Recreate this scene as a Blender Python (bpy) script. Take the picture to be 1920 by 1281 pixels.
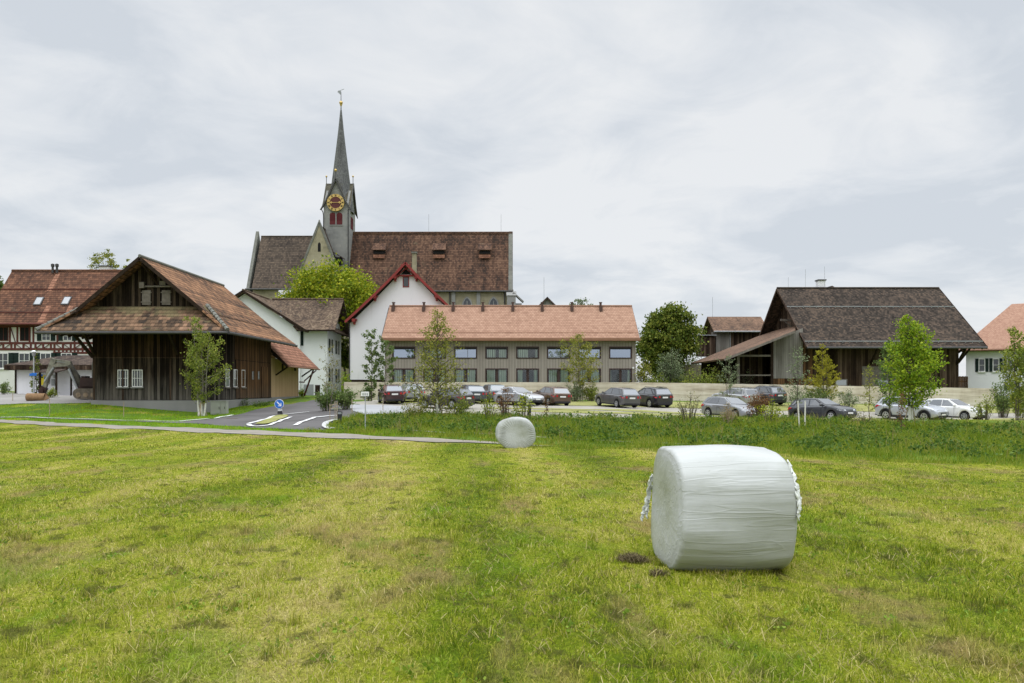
import bpy, bmesh, math, random
import numpy as np
from mathutils import Vector, Matrix, Euler

for o in list(bpy.data.objects):
    bpy.data.objects.remove(o)
scene = bpy.context.scene
COL = scene.collection
R = math.radians
F = 1493.0          # focal length in photograph pixels (28 mm on a 36 mm sensor)
HZ = 728.0          # horizon row of the photograph
EYE = 1.75

# ------------------------------------------------------------------ camera
cam_d = bpy.data.cameras.new('camera')
cam = bpy.data.objects.new('camera', cam_d)
COL.objects.link(cam)
cam.location = (0, 0, EYE)
cam.rotation_euler = (R(90), 0, 0)
cam_d.sensor_width = 36.0
cam_d.lens = 28.0
cam_d.shift_y = (HZ - 640.5) / 1920.0      # view camera with rising front: verticals stay parallel
cam_d.clip_start = 0.1
cam_d.clip_end = 6000
scene.camera = cam

# ------------------------------------------------------------------ exposure
scene.view_settings.view_transform = 'Standard'
scene.view_settings.look = 'None'
scene.view_settings.gamma = 1.0
scene.view_settings.exposure = 0.09
scene.cycles.max_bounces = 6
scene.cycles.diffuse_bounces = 3
scene.cycles.transparent_max_bounces = 12
scene.cycles.caustics_reflective = False
scene.cycles.caustics_refractive = False

# ------------------------------------------------------------------ sky
SUN_EL, SUN_AZ = 64.0, 205.0     # azimuth clockwise from +Y (view direction)
world = bpy.data.worlds.new('World')
scene.world = world
world.use_nodes = True
wt = world.node_tree
wt.nodes.clear()
def wn(t, **kw):
    n = wt.nodes.new(t)
    for k, v in kw.items():
        setattr(n, k, v)
    return n
def wmath(op, a, b=None, clamp=False):
    n = wn('ShaderNodeMath', operation=op, use_clamp=clamp)
    for i, v in enumerate((a, b)):
        if v is None: continue
        if isinstance(v, (int, float)): n.inputs[i].default_value = v
        else: wt.links.new(v, n.inputs[i])
    return n.outputs[0]
w_out = wn('ShaderNodeOutputWorld')
w_bg = wn('ShaderNodeBackground')
w_bg.inputs[1].default_value = 0.1
w_sky = wn('ShaderNodeTexSky', sky_type='NISHITA')
w_sky.sun_disc = False
w_sky.sun_elevation = R(SUN_EL)
w_sky.sun_rotation = R(SUN_AZ)
w_tc = wn('ShaderNodeTexCoord')
w_sep = wn('ShaderNodeSeparateXYZ')
wt.links.new(w_tc.outputs['Generated'], w_sep.inputs[0])
zc = wmath('MAXIMUM', w_sep.outputs[2], 0.0)
den = wmath('ADD', zc, 0.16)
cmb = wn('ShaderNodeCombineXYZ')
wt.links.new(wmath('DIVIDE', w_sep.outputs[0], den), cmb.inputs[0])
wt.links.new(wmath('DIVIDE', w_sep.outputs[1], den), cmb.inputs[1])
def wnoise(scale, detail, rough, rot, off, stretch=(1, 1, 1), dist=0.0):
    mp = wn('ShaderNodeMapping')
    mp.inputs['Location'].default_value = off
    mp.inputs['Rotation'].default_value = (0, 0, R(rot))
    mp.inputs['Scale'].default_value = stretch
    wt.links.new(cmb.outputs[0], mp.inputs[0])
    n = wn('ShaderNodeTexNoise')
    n.inputs['Scale'].default_value = scale
    n.inputs['Detail'].default_value = detail
    n.inputs['Roughness'].default_value = rough
    n.inputs['Distortion'].default_value = dist
    wt.links.new(mp.outputs[0], n.inputs['Vector'])
    return n.outputs['Fac']
n1 = wnoise(0.95, 6, 0.52, 24, (2.2, 0.9, 0), (1.0, 1.0, 1), 0.7)
n2 = wnoise(2.6, 8, 0.60, -12, (0.3, 5.2, 0), (1.0, 1.0, 1), 0.6)
nn = wmath('ADD', wmath('MULTIPLY', n1, 0.62), wmath('MULTIPLY', n2, 0.38))
w_ramp = wn('ShaderNodeValToRGB')
cr = w_ramp.color_ramp
cr.elements[0].position = 0.42; cr.elements[0].color = (0.625, 0.668, 0.720, 1)
cr.elements[1].position = 0.575; cr.elements[1].color = (0.805, 0.822, 0.840, 1)
e = cr.elements.new(0.49); e.color = (0.710, 0.743, 0.782, 1)
wt.links.new(nn, w_ramp.inputs[0])
# overcast dome: brighter towards the zenith, a little paler near the horizon
el = wmath('MULTIPLY', wmath('SUBTRACT', zc, 0.44, True), 1.9)
zen = wmath('ADD', 10.0, wmath('MULTIPLY', el, 33.0))
w_mul = wn('ShaderNodeMixRGB', blend_type='MULTIPLY')
w_mul.inputs[0].default_value = 1.0
wt.links.new(w_ramp.outputs[0], w_mul.inputs[1])
wt.links.new(zen, w_mul.inputs[2])
w_mix = wn('ShaderNodeMixRGB')
w_mix.inputs[0].default_value = 0.93
wt.links.new(w_sky.outputs[0], w_mix.inputs[1])
wt.links.new(w_mul.outputs[0], w_mix.inputs[2])
wt.links.new(w_mix.outputs[0], w_bg.inputs[0])
wt.links.new(w_bg.outputs[0], w_out.inputs[0])

# ------------------------------------------------------------------ veiled sun
sun_d = bpy.data.lights.new('sun', 'SUN')
sun_d.energy = 0.85
sun_d.angle = R(50)
sun_d.color = (1.0, 0.98, 0.95)
sun = bpy.data.objects.new('sun', sun_d)
COL.objects.link(sun)
az, elv = R(SUN_AZ), R(SUN_EL)
sdir = Vector((math.sin(az) * math.cos(elv), math.cos(az) * math.cos(elv), math.sin(elv)))
sun.rotation_euler = (-sdir).to_track_quat('-Z', 'Y').to_euler()
sun.location = (0, -20, 60)

# ------------------------------------------------------------------ helpers
def P(px, py, Y):
    """world point seen at photograph pixel (px, py) at depth Y"""
    return Vector(((px - 960) * Y / F, Y, EYE + (HZ - py) * Y / F))
def PX(px, Y): return (px - 960) * Y / F
def PZ(py, Y): return EYE + (HZ - py) * Y / F

ORG = {}
def empty(name, loc, label=None, cat=None, group=None, rotz=0):
    o = bpy.data.objects.new(name, None)
    o.empty_display_size = 0.3
    COL.objects.link(o)
    o.location = loc
    o.rotation_euler = (0, 0, rotz)
    ORG[o] = Vector(loc) if rotz == 0 else Vector((0, 0, 0))
    if label: tag(o, label, cat, group)
    return o
def tag(o, label=None, cat=None, group=None, kind=None):
    if label: o['label'] = label
    if cat: o['category'] = cat
    if group: o['group'] = group
    if kind: o['kind'] = kind
    return o

def calc_uv(me, off=(0, 0)):
    """metre-scaled planar UVs from each face's own horizontal and slope direction"""
    nl = len(me.loops)
    if nl == 0: return
    uv = me.uv_layers.new(name='UVMap')
    co = np.empty(len(me.vertices) * 3); me.vertices.foreach_get('co', co); co = co.reshape(-1, 3)
    lv = np.empty(nl, int); me.loops.foreach_get('vertex_index', lv)
    npoly = len(me.polygons)
    pn = np.empty(npoly * 3); me.polygons.foreach_get('normal', pn); pn = pn.reshape(-1, 3)
    tot = np.empty(npoly, int); me.polygons.foreach_get('loop_total', tot)
    fi = np.repeat(np.arange(npoly), tot)
    t = np.stack([-pn[:, 1], pn[:, 0], np.zeros(npoly)], 1)
    ln = np.linalg.norm(t, axis=1)
    flat = ln < 0.15
    t[flat] = (1, 0, 0); ln[flat] = 1
    t /= ln[:, None]
    b = np.cross(pn, t); b[flat] = (0, 1, 0)
    c = co[lv]
    u = (c * t[fi]).sum(1); v = (c * b[fi]).sum(1)
    uv.data.foreach_set('uv', np.stack([u, v], 1).ravel())

class MB:
    def __init__(self):
        self.v = []; self.f = []; self.m = []
    def add(self, vs, fs, m=0):
        b = len(self.v)
        self.v += [tuple(p) for p in vs]
        for f in fs:
            self.f.append([b + i for i in f]); self.m.append(m)
        return self
    def box(self, x0, x1, y0, y1, z0, z1, m=0):
        x0, x1 = sorted((x0, x1)); y0, y1 = sorted((y0, y1)); z0, z1 = sorted((z0, z1))
        vs = [(x0,y0,z0),(x1,y0,z0),(x1,y1,z0),(x0,y1,z0),(x0,y0,z1),(x1,y0,z1),(x1,y1,z1),(x0,y1,z1)]
        return self.add(vs, [(0,3,2,1),(4,5,6,7),(0,1,5,4),(1,2,6,5),(2,3,7,6),(3,0,4,7)], m)
    def fbox(self, o, r, n, u0, u1, v0, v1, w0, w1, m=0):
        """box in a wall frame: r = right along wall, z = up, n = outward"""
        o = Vector(o); r = Vector(r); n = Vector(n); z = Vector((0, 0, 1))
        vs = [o + r*u + z*v + n*w for w in (w0, w1) for v in (v0, v1) for u in (u0, u1)]
        # 0:u0v0w0 1:u1v0w0 2:u0v1w0 3:u1v1w0 4..7 at w1 (front)
        fs = [(4,5,7,6),(1,0,2,3),(0,4,6,2),(5,1,3,7),(6,7,3,2),(0,1,5,4)]
        if r.cross(z).dot(n) < 0: fs = [tuple(reversed(f)) for f in fs]
        return self.add(vs, fs, m)
    def bar(self, p, q, w, h=None, m=0, up=(0, 0, 1)):
        p = Vector(p); q = Vector(q); h = h or w
        d = (q - p).normalized(); up = Vector(up)
        if abs(d.dot(up)) > 0.98: up = Vector((0, 1, 0))
        s = d.cross(up).normalized(); u = s.cross(d).normalized()
        vs = []
        for c in (p, q):
            vs += [c - s*w/2 - u*h/2, c + s*w/2 - u*h/2, c + s*w/2 + u*h/2, c - s*w/2 + u*h/2]
        return self.add(vs, [(0,1,2,3),(7,6,5,4),(0,4,5,1),(1,5,6,2),(2,6,7,3),(3,7,4,0)], m)
    def tube(self, pts, rad, n=6, m=0, cap=True):
        pts = [Vector(p) for p in pts]
        if not hasattr(rad, '__len__'): rad = [rad] * len(pts)
        vs = []
        ref = Vector((0.13, 0.99, 0.05))
        for i, p in enumerate(pts):
            d = (pts[min(i+1, len(pts)-1)] - pts[max(i-1, 0)])
            d = d.normalized() if d.length > 1e-9 else Vector((0, 0, 1))
            r_ = ref if abs(d.dot(ref)) < 0.95 else Vector((1, 0, 0))
            s = d.cross(r_).normalized(); u = s.cross(d)
            for k in range(n):
                a = 2*math.pi*k/n
                vs.append(p + (s*math.cos(a) + u*math.sin(a))*rad[i])
        fs = []
        for i in range(len(pts)-1):
            for k in range(n):
                fs.append((i*n+k, (i+1)*n+k, (i+1)*n+(k+1)%n, i*n+(k+1)%n))
        if cap:
            fs.append(tuple(range(n))); fs.append(tuple(reversed(range((len(pts)-1)*n, len(pts)*n))))
        return self.add(vs, fs, m)
    def prism(self, pts, t, m=0):
        """planar polygon extruded by t against its own normal (pts wind CCW seen from outside)"""
        pts = [Vector(p) for p in pts]
        nrm = Vector((0, 0, 0))
        for i in range(len(pts)):
            a, b = pts[i], pts[(i+1) % len(pts)]
            nrm += Vector(((a.y-b.y)*(a.z+b.z), (a.z-b.z)*(a.x+b.x), (a.x-b.x)*(a.y+b.y)))
        nrm.normalize()
        k = len(pts)
        vs = pts + [p - nrm*t for p in pts]
        fs = [tuple(range(k)), tuple(reversed(range(k, 2*k)))]
        fs += [(i, i+k, (i+1) % k + k, (i+1) % k) for i in range(k)]
        return self.add(vs, fs, m)
    def slab(self, pts, t, m=0):
        """roof slab: outer face turned upwards"""
        pts = [Vector(p) for p in pts]
        n = (pts[1]-pts[0]).cross(pts[2]-pts[0])
        if n.z < 0: pts = list(reversed(pts))
        return self.prism(pts, t, m)
    def lathe(self, c, prof, n=16, m=0, axis='z', ring=False):
        vs = []; c = Vector(c)
        for r, h in prof:
            for k in range(n):
                a = 2*math.pi*k/n
                if axis == 'z': vs.append(c + Vector((r*math.cos(a), r*math.sin(a), h)))
                elif axis == 'y': vs.append(c + Vector((r*math.cos(a), h, r*math.sin(a))))
                else: vs.append(c + Vector((h, r*math.cos(a), r*math.sin(a))))
        fs = []; np_ = len(prof)
        for i in range(np_ if ring else np_-1):
            i2 = (i+1) % np_
            for k in range(n):
                q = (i*n+k, i*n+(k+1)%n, i2*n+(k+1)%n, i2*n+k)
                fs.append(q if axis != 'y' else tuple(reversed(q)))
        if ring: return self.add(vs, fs, m)
        a, b = tuple(range(n)), tuple(range((len(prof)-1)*n, len(prof)*n))
        fs.append(tuple(reversed(a)) if axis != 'y' else a); fs.append(b if axis != 'y' else tuple(reversed(b)))
        return self.add(vs, fs, m)
    def build(self, name, mats, parent=None, smooth=0, fixn=True):
        off = ORG.get(parent, Vector((0, 0, 0)))
        me = bpy.data.meshes.new(name)
        me.from_pydata(self.v, [], self.f)
        if not isinstance(mats, (list, tuple)): mats = [mats]
        for m_ in mats: me.materials.append(m_)
        me.polygons.foreach_set('material_index', np.array(self.m, dtype=np.int32))
        if fixn:
            bm = bmesh.new(); bm.from_mesh(me)
            bmesh.ops.recalc_face_normals(bm, faces=bm.faces)
            bm.to_mesh(me); bm.free()
        me.update()
        calc_uv(me)
        if off.length > 0:
            me.transform(Matrix.Translation(-off))
        if smooth:
            me.polygons.foreach_set('use_smooth', np.ones(len(me.polygons), bool))
            me.set_sharp_from_angle(angle=R(smooth))
        o = bpy.data.objects.new(name, me)
        COL.objects.link(o)
        if parent is not None:
            o.parent = parent
            ORG[o] = off
        return o

def raw_mesh(name, verts, faces, mat, parent=None, tri=False):
    """fast mesh from numpy: verts (n,3), faces (k,4) or (k,3)"""
    off = ORG.get(parent, Vector((0, 0, 0)))
    verts = np.asarray(verts, np.float32) - np.array(off, np.float32)
    faces = np.asarray(faces, np.int32)
    me = bpy.data.meshes.new(name)
    k, c = faces.shape
    me.vertices.add(len(verts)); me.vertices.foreach_set('co', verts.ravel())
    me.loops.add(k*c); me.loops.foreach_set('vertex_index', faces.ravel())
    me.polygons.add(k)
    me.polygons.foreach_set('loop_start', np.arange(0, k*c, c, dtype=np.int32))
    me.materials.append(mat)
    me.update(calc_edges=True)
    o = bpy.data.objects.new(name, me)
    COL.objects.link(o)
    if parent is not None:
        o.parent = parent; ORG[o] = off
    return o
# ------------------------------------------------------------------ materials
class NT:
    def __init__(self, name):
        self.mat = bpy.data.materials.new(name)
        self.mat.use_nodes = True
        self.t = self.mat.node_tree
        self.t.nodes.clear()
        self.out = self.t.nodes.new('ShaderNodeOutputMaterial')
        self.bs = self.t.nodes.new('ShaderNodeBsdfPrincipled')
        self.t.links.new(self.bs.outputs[0], self.out.inputs[0])
    def n(self, t, **kw):
        x = self.t.nodes.new(t)
        for k, v in kw.items(): setattr(x, k, v)
        return x
    def l(self, a, b): self.t.links.new(a, b)
    def put(self, inp, v):
        if v is None: return
        if isinstance(v, (int, float)): inp.default_value = v
        elif isinstance(v, (tuple, list)): inp.default_value = tuple(v) + ((1,) if len(v) == 3 and inp.type == 'RGBA' else ())
        else: self.l(v, inp)
    def math(self, op, a, b=None, c=None, clamp=False):
        x = self.n('ShaderNodeMath', operation=op, use_clamp=clamp)
        for i, v in enumerate((a, b, c)): self.put(x.inputs[i], v)
        return x.outputs[0]
    def mix(self, fac, a, b, mode='MIX'):
        x = self.n('ShaderNodeMixRGB', blend_type=mode)
        for i, v in enumerate((fac, a, b)): self.put(x.inputs[i], v)
        return x.outputs[0]
    def uv(self, scale=(1, 1, 1), off=(0, 0, 0)):
        tc = self.n('ShaderNodeTexCoord')
        mp = self.n('ShaderNodeMapping')
        mp.inputs['Scale'].default_value = scale; mp.inputs['Location'].default_value = off
        self.l(tc.outputs['UV'], mp.inputs[0])
        return mp.outputs[0]
    def pos(self, scale=(1, 1, 1), rot=0, off=(0, 0, 0)):
        g = self.n('ShaderNodeNewGeometry')
        mp = self.n('ShaderNodeMapping')
        mp.inputs['Scale'].default_value = scale; mp.inputs['Rotation'].default_value = (0, 0, R(rot))
        mp.inputs['Location'].default_value = off
        self.l(g.outputs['Position'], mp.inputs[0])
        return mp.outputs[0]
    def noise(self, vec, scale=1.0, detail=4, rough=0.55, dist=0.0):
        x = self.n('ShaderNodeTexNoise')
        x.inputs['Scale'].default_value = scale; x.inputs['Detail'].default_value = detail
        x.inputs['Roughness'].default_value = rough; x.inputs['Distortion'].default_value = dist
        self.l(vec, x.inputs['Vector'])
        return x.outputs['Fac']
    def ramp(self, fac, stops):
        x = self.n('ShaderNodeValToRGB')
        r = x.color_ramp
        while len(r.elements) < len(stops): r.elements.new(0.5)
        for e_, (p, c) in zip(r.elements, stops):
            e_.position = p
            e_.color = (c, c, c, 1) if isinstance(c, (int, float)) else tuple(c) + (1,)
        self.l(fac, x.inputs[0])
        return x.outputs[0]
    def white(self, vec, dim='2D'):
        x = self.n('ShaderNodeTexWhiteNoise', noise_dimensions=dim)
        self.l(vec, x.inputs['W' if dim == '1D' else 'Vector'])
        return x.outputs['Value']
    def bump(self, h, strength=0.5, dist=0.02):
        x = self.n('ShaderNodeBump')
        x.inputs['Strength'].default_value = strength; x.inputs['Distance'].default_value = dist
        self.l(h, x.inputs['Height'])
        self.l(x.outputs[0], self.bs.inputs['Normal'])
    def fin(self, col=None, rough=0.8, spec=0.3, metal=None):
        self.put(self.bs.inputs['Base Color'], col)
        self.put(self.bs.inputs['Roughness'], rough)
        self.bs.inputs['Specular IOR Level'].default_value = spec
        if metal is not None: self.bs.inputs['Metallic'].default_value = metal
        return self.mat

def plain(name, col, rough=0.6, spec=0.4, metal=0.0, var=0.12, vscale=1.5, bump=0.0):
    t = NT(name)
    v = t.noise(t.pos(), vscale, 5, 0.6)
    c = t.mix(t.ramp(v, [(0.3, 0.0), (0.7, 1.0)]), tuple(x*(1-var) for x in col), tuple(min(1, x*(1+var)) for x in col))
    if bump: t.bump(t.noise(t.pos(), vscale*18, 4, 0.6), bump, 0.01)
    return t.fin(c, rough, spec, metal)

def tile_mat(name, base, dark, light, w=0.18, h=0.17, moss=None, moss_amt=0.0, spots=0.0, streak=0.4, patch=0.5, jitter=0.5, bump=0.6, pale=(0.42, 0.38, 0.30), gapv=0.3, moss_z=None, rowvar=0.0):
    """clay tiles: each tile has its own tone; weathering in streaks down the slope"""
    t = NT(name)
    vec = t.uv()
    sp = t.n('ShaderNodeSeparateXYZ'); t.l(vec, sp.inputs[0])
    row = t.math('FLOOR', t.math('DIVIDE', sp.outputs[1], h))
    sh = t.math('MULTIPLY', t.math('MODULO', t.math('ABSOLUTE', row), 2.0), 0.5)
    uu = t.math('ADD', t.math('DIVIDE', sp.outputs[0], w), sh)
    colm = t.math('FLOOR', uu)
    cm = t.n('ShaderNodeCombineXYZ'); t.l(colm, cm.inputs[0]); t.l(row, cm.inputs[1])
    rnd = t.white(cm.outputs[0])
    fv = t.math('FRACT', t.math('DIVIDE', sp.outputs[1], h))
    fu = t.math('FRACT', uu)
    big = t.noise(vec, 0.22, 5, 0.6)
    stre = t.noise(t.uv((1.3, 0.12, 1)), 1.0, 5, 0.6)
    tone = t.math('ADD', t.math('MULTIPLY', t.math('SUBTRACT', rnd, 0.5), jitter), t.math('ADD', t.math('MULTIPLY', t.math('SUBTRACT', big, 0.5), patch*2.2), t.math('MULTIPLY', t.math('SUBTRACT', stre, 0.5), streak*2)))
    midn = t.noise(vec, 1.6, 5, 0.65)
    tone = t.math('ADD', tone, t.math('MULTIPLY', t.math('SUBTRACT', midn, 0.5), jitter*1.8))
    if rowvar: tone = t.math('ADD', tone, t.math('MULTIPLY', t.math('SUBTRACT', t.white(t.math('ADD', row, 0.37), '1D'), 0.5), rowvar))
    tone = t.math('ADD', tone, 0.5, clamp=True)
    c = t.ramp(tone, [(0.05, dark), (0.5, base), (0.95, light)])
    if moss:
        mn = t.noise(vec, 0.55, 7, 0.68, 0.6)
        if moss_z:      # lichen grows thickest along the upper edge
            g = t.n('ShaderNodeNewGeometry'); s2 = t.n('ShaderNodeSeparateXYZ'); t.l(g.outputs['Position'], s2.inputs[0])
            k = t.n('ShaderNodeMapRange'); k.inputs[1].default_value = moss_z[0]; k.inputs[2].default_value = moss_z[1]
            k.inputs[3].default_value = 0.0; k.inputs[4].default_value = 0.22
            t.l(s2.outputs[2], k.inputs[0]); mn = t.math('ADD', mn, k.outputs[0])
        mk = t.ramp(mn, [(0.62 - moss_amt*0.25, 0.0), (0.72 - moss_amt*0.2, 1.0)])
        c = t.mix(t.math('MULTIPLY', mk, 0.75), c, moss)
    if spots:
        sn = t.noise(vec, 4.5, 5, 0.7)
        sk = t.ramp(sn, [(0.70 - spots*0.1, 0.0), (0.76 - spots*0.1, 1.0)])
        c = t.mix(t.math('MULTIPLY', sk, 0.8), c, pale)
    edge = t.math('MULTIPLY', t.ramp(fv, [(0.0, gapv), (0.24, 0.95), (0.5, 1.0), (1.0, 1.06)]), t.ramp(fu, [(0.0, 0.6), (0.1, 1.0), (0.9, 1.0), (1.0, 0.6)]))
    c = t.mix(1.0, c, edge, 'MULTIPLY')
    hgt = t.math('ADD', t.math('SUBTRACT', 1.0, fv), t.math('MULTIPLY', rnd, 0.35))
    t.bump(hgt, bump, 0.025)
    return t.fin(c, 0.9, 0.06)

def plank_mat(name, cols, w=0.2, gap=0.06, grain=0.5, vert=True, low=None, low_z=None, rough=0.85, patch=0.5, var=0.5):
    """boards with their own tone, grain, gaps; cols = (dark, mid, light)"""
    t = NT(name)
    vec = t.uv()
    sp = t.n('ShaderNodeSeparateXYZ'); t.l(vec, sp.inputs[0])
    a = sp.outputs[0] if vert else sp.outputs[1]
    q = t.math('DIVIDE', a, w)
    idx = t.math('FLOOR', q)
    fr = t.math('FRACT', q)
    cm = t.n('ShaderNodeCombineXYZ'); t.l(idx, cm.inputs[0])
    rnd = t.white(cm.outputs[0])
    sc = (14, 0.55, 1) if vert else (0.55, 14, 1)
    gr = t.noise(t.uv(sc), 1.0, 6, 0.65)
    sc2 = (1.2, 0.25, 1) if vert else (0.25, 1.2, 1)
    pt = t.noise(t.uv(sc2), 1.0, 5, 0.6)
    tone = t.math('ADD', t.math('MULTIPLY', t.math('SUBTRACT', rnd, 0.5), var), t.math('ADD', t.math('MULTIPLY', t.math('SUBTRACT', gr, 0.5), grain*2), t.math('MULTIPLY', t.math('SUBTRACT', pt, 0.5), patch*2)))
    tone = t.math('ADD', tone, 0.5, clamp=True)
    c = t.ramp(tone, [(0.05, cols[0]), (0.5, cols[1]), (0.95, cols[2])])
    if low:
        g = t.n('ShaderNodeNewGeometry'); s2 = t.n('ShaderNodeSeparateXYZ'); t.l(g.outputs['Position'], s2.inputs[0])
        zz = t.math('ADD', s2.outputs[2], t.math('MULTIPLY', t.math('SUBTRACT', t.noise(t.uv((3, 0.8, 1)), 1.0, 4), 0.5), 1.6))
        k = t.n('ShaderNodeMapRange'); k.inputs[1].default_value = low_z[0]; k.inputs[2].default_value = low_z[1]
        k.inputs[3].default_value = 1.0; k.inputs[4].default_value = 0.0
        t.l(zz, k.inputs[0])
        lo = t.ramp(tone, [(0.1, low[0]), (0.9, low[1])])
        c = t.mix(k.outputs[0], c, lo)
    gp = t.ramp(fr, [(0.0, 0.12), (gap, 1.0), (1-gap, 1.0), (1.0, 0.12)])
    c = t.mix(1.0, c, gp, 'MULTIPLY')
    t.bump(t.math('ADD', t.math('MULTIPLY', gp, 0.6), t.math('MULTIPLY', gr, 0.3)), 0.6, 0.02)
    return t.fin(c, rough, 0.06)

def stone_mat(name, cols, w=0.9, h=0.42, mortar=(0.3, 0.28, 0.22)):
    t = NT(name)
    vec = t.uv()
    b = t.n('ShaderNodeTexBrick')
    t.l(vec, b.inputs['Vector'])
    b.inputs['Scale'].default_value = 1.0
    b.inputs['Brick Width'].default_value = w; b.inputs['Row Height'].default_value = h
    b.inputs['Mortar Size'].default_value = 0.012; b.inputs['Mortar Smooth'].default_value = 0.4
    b.inputs['Color1'].default_value = (0.25, 0.25, 0.25, 1); b.inputs['Color2'].default_value = (0.75, 0.75, 0.75, 1)
    b.inputs['Mortar'].default_value = (0.5, 0.5, 0.5, 1)
    s = t.n('ShaderNodeSeparateColor'); t.l(b.outputs['Color'], s.inputs[0])
    n1_ = t.noise(vec, 0.5, 7, 0.65)
    n2_ = t.noise(t.uv((1.0, 0.2, 1)), 0.9, 5, 0.6)
    tone = t.math('ADD', t.math('MULTIPLY', t.math('SUBTRACT', s.outputs[0], 0.5), 0.35), t.math('ADD', t.math('MULTIPLY', n1_, 0.9), t.math('MULTIPLY', n2_, 0.5)))
    c = t.ramp(t.math('SUBTRACT', tone, 0.2), [(0.15, cols[0]), (0.45, cols[1]), (0.8, cols[2])])
    c = t.mix(t.math('MULTIPLY', b.outputs['Fac'], 0.35), c, mortar)
    t.bump(t.math('SUBTRACT', t.noise(vec, 7, 4), t.math('MULTIPLY', b.outputs['Fac'], 0.6)), 0.4, 0.02)
    return t.fin(c, 0.9, 0.2)

def plaster_mat(name, col, var=0.06, dirt=(0.35, 0.34, 0.31), dirt_amt=0.25):
    t = NT(name)
    n_ = t.noise(t.uv((0.35, 0.12, 1)), 1.0, 6, 0.6)
    c = t.mix(t.ramp(n_, [(0.3, 0.0), (0.75, 1.0)]), tuple(x*(1-var) for x in col), col)
    dk = t.noise(t.uv((1.6, 0.2, 1)), 1.0, 6, 0.65)
    c = t.mix(t.math('MULTIPLY', t.ramp(dk, [(0.58, 0.0), (0.8, 1.0)]), dirt_amt), c, dirt)
    t.bump(t.noise(t.uv(), 30, 3), 0.15, 0.005)
    return t.fin(c, 0.9, 0.2)

M = {}
M['tile_old'] = tile_mat('old_clay_tiles', (0.195, 0.108, 0.064), (0.062, 0.044, 0.034), (0.36, 0.195, 0.108), 0.30, 0.40, moss=(0.17, 0.16, 0.075), moss_amt=0.06, spots=0.3, streak=0.5, gapv=0.12, rowvar=0.35)
M['tile_skirt'] = tile_mat('lichen_clay_tiles', (0.150, 0.097, 0.063), (0.045, 0.036, 0.030), (0.29, 0.175, 0.112), 0.30, 0.42, gapv=0.12, rowvar=0.3, moss=(0.22, 0.19, 0.10), moss_amt=0.15, spots=0.6, jitter=0.6, moss_z=(7.0, 7.9))
M['tile_farm'] = tile_mat('red_brown_tiles', (0.130, 0.066, 0.044), (0.062, 0.037, 0.029), (0.235, 0.118, 0.073), 0.24, 0.32, gapv=0.2, moss=(0.16, 0.12, 0.08), moss_amt=0.0, spots=0.0, streak=0.35)
M['tile_dark'] = tile_mat('dark_brown_tiles', (0.078, 0.058, 0.048), (0.035, 0.029, 0.027), (0.15, 0.115, 0.09), 0.18, 0.18, moss=(0.22, 0.19, 0.14), moss_amt=0.02, spots=0.35, streak=0.3)
M['tile_white_house'] = tile_mat('mossy_brown_tiles', (0.12, 0.085, 0.062), (0.05, 0.04, 0.035), (0.24, 0.18, 0.125), 0.18, 0.18, moss=(0.19, 0.16, 0.09), moss_amt=0.1, spots=0.7)
M['tile_barn'] = tile_mat('weathered_black_tiles', (0.056, 0.045, 0.037), (0.024, 0.020, 0.017), (0.125, 0.09, 0.066), 0.20, 0.22, spots=0.34, streak=0.25, patch=0.3, jitter=0.6, pale=(0.30, 0.28, 0.25))
M['tile_nave'] = tile_mat('church_nave_tiles', (0.108, 0.062, 0.044), (0.048, 0.034, 0.028), (0.185, 0.108, 0.072), 0.24, 0.32, gapv=0.2, rowvar=0.15, moss=(0.19, 0.14, 0.09), moss_amt=0.06, spots=0.06, streak=0.75, patch=0.6, jitter=0.6)
M['tile_choir'] = tile_mat('church_choir_tiles', (0.100, 0.078, 0.062), (0.048, 0.040, 0.036), (0.165, 0.125, 0.095), 0.24, 0.32, gapv=0.2, rowvar=0.15, spots=0.2, streak=0.25, patch=0.35)
M['tile_new'] = tile_mat('new_terracotta_tiles', (0.345, 0.206, 0.143), (0.255, 0.146, 0.102), (0.425, 0.268, 0.19), 0.28, 0.34, streak=0.08, patch=0.10, jitter=0.4, bump=0.5, gapv=0.45)
M['tile_salmon'] = tile_mat('salmon_roof_tiles', (0.40, 0.235, 0.168), (0.31, 0.175, 0.125), (0.46, 0.285, 0.205), 0.18, 0.18, streak=0.2, patch=0.3)
M['tile_annex'] = tile_mat('red_annex_tiles', (0.29, 0.145, 0.095), (0.18, 0.09, 0.062), (0.40, 0.21, 0.14), 0.30, 0.42, gapv=0.12, rowvar=0.2, streak=0.2, patch=0.3)
M['tile_lean'] = tile_mat('lean_to_tiles', (0.165, 0.105, 0.072), (0.07, 0.05, 0.042), (0.25, 0.155, 0.105), 0.2, 0.2, moss=(0.2, 0.17, 0.12), moss_amt=0.05, spots=0.3)
M['planks_barn'] = plank_mat('weathered_dark_boards', ((0.005, 0.004, 0.003), (0.017, 0.012, 0.009), (0.100, 0.074, 0.053)), 0.24, 0.08, low=((0.013, 0.012, 0.010), (0.165, 0.15, 0.133)), low_z=(0.5, 2.9), grain=0.65, var=0.7)
M['planks_brown'] = plank_mat('warm_brown_boards', ((0.022, 0.014, 0.009), (0.080, 0.045, 0.024), (0.235, 0.125, 0.058)), 0.24, 0.08, low=((0.055, 0.045, 0.038), (0.16, 0.12, 0.09)), low_z=(-0.2, 2.2))
M['planks_upper'] = plank_mat('eave_shaded_brown_boards', ((0.006, 0.004, 0.003), (0.020, 0.012, 0.008), (0.085, 0.050, 0.030)), 0.24, 0.08, var=0.7, grain=0.65)  # separate brown boards; shade under the eaves is put into their dark tone
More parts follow.
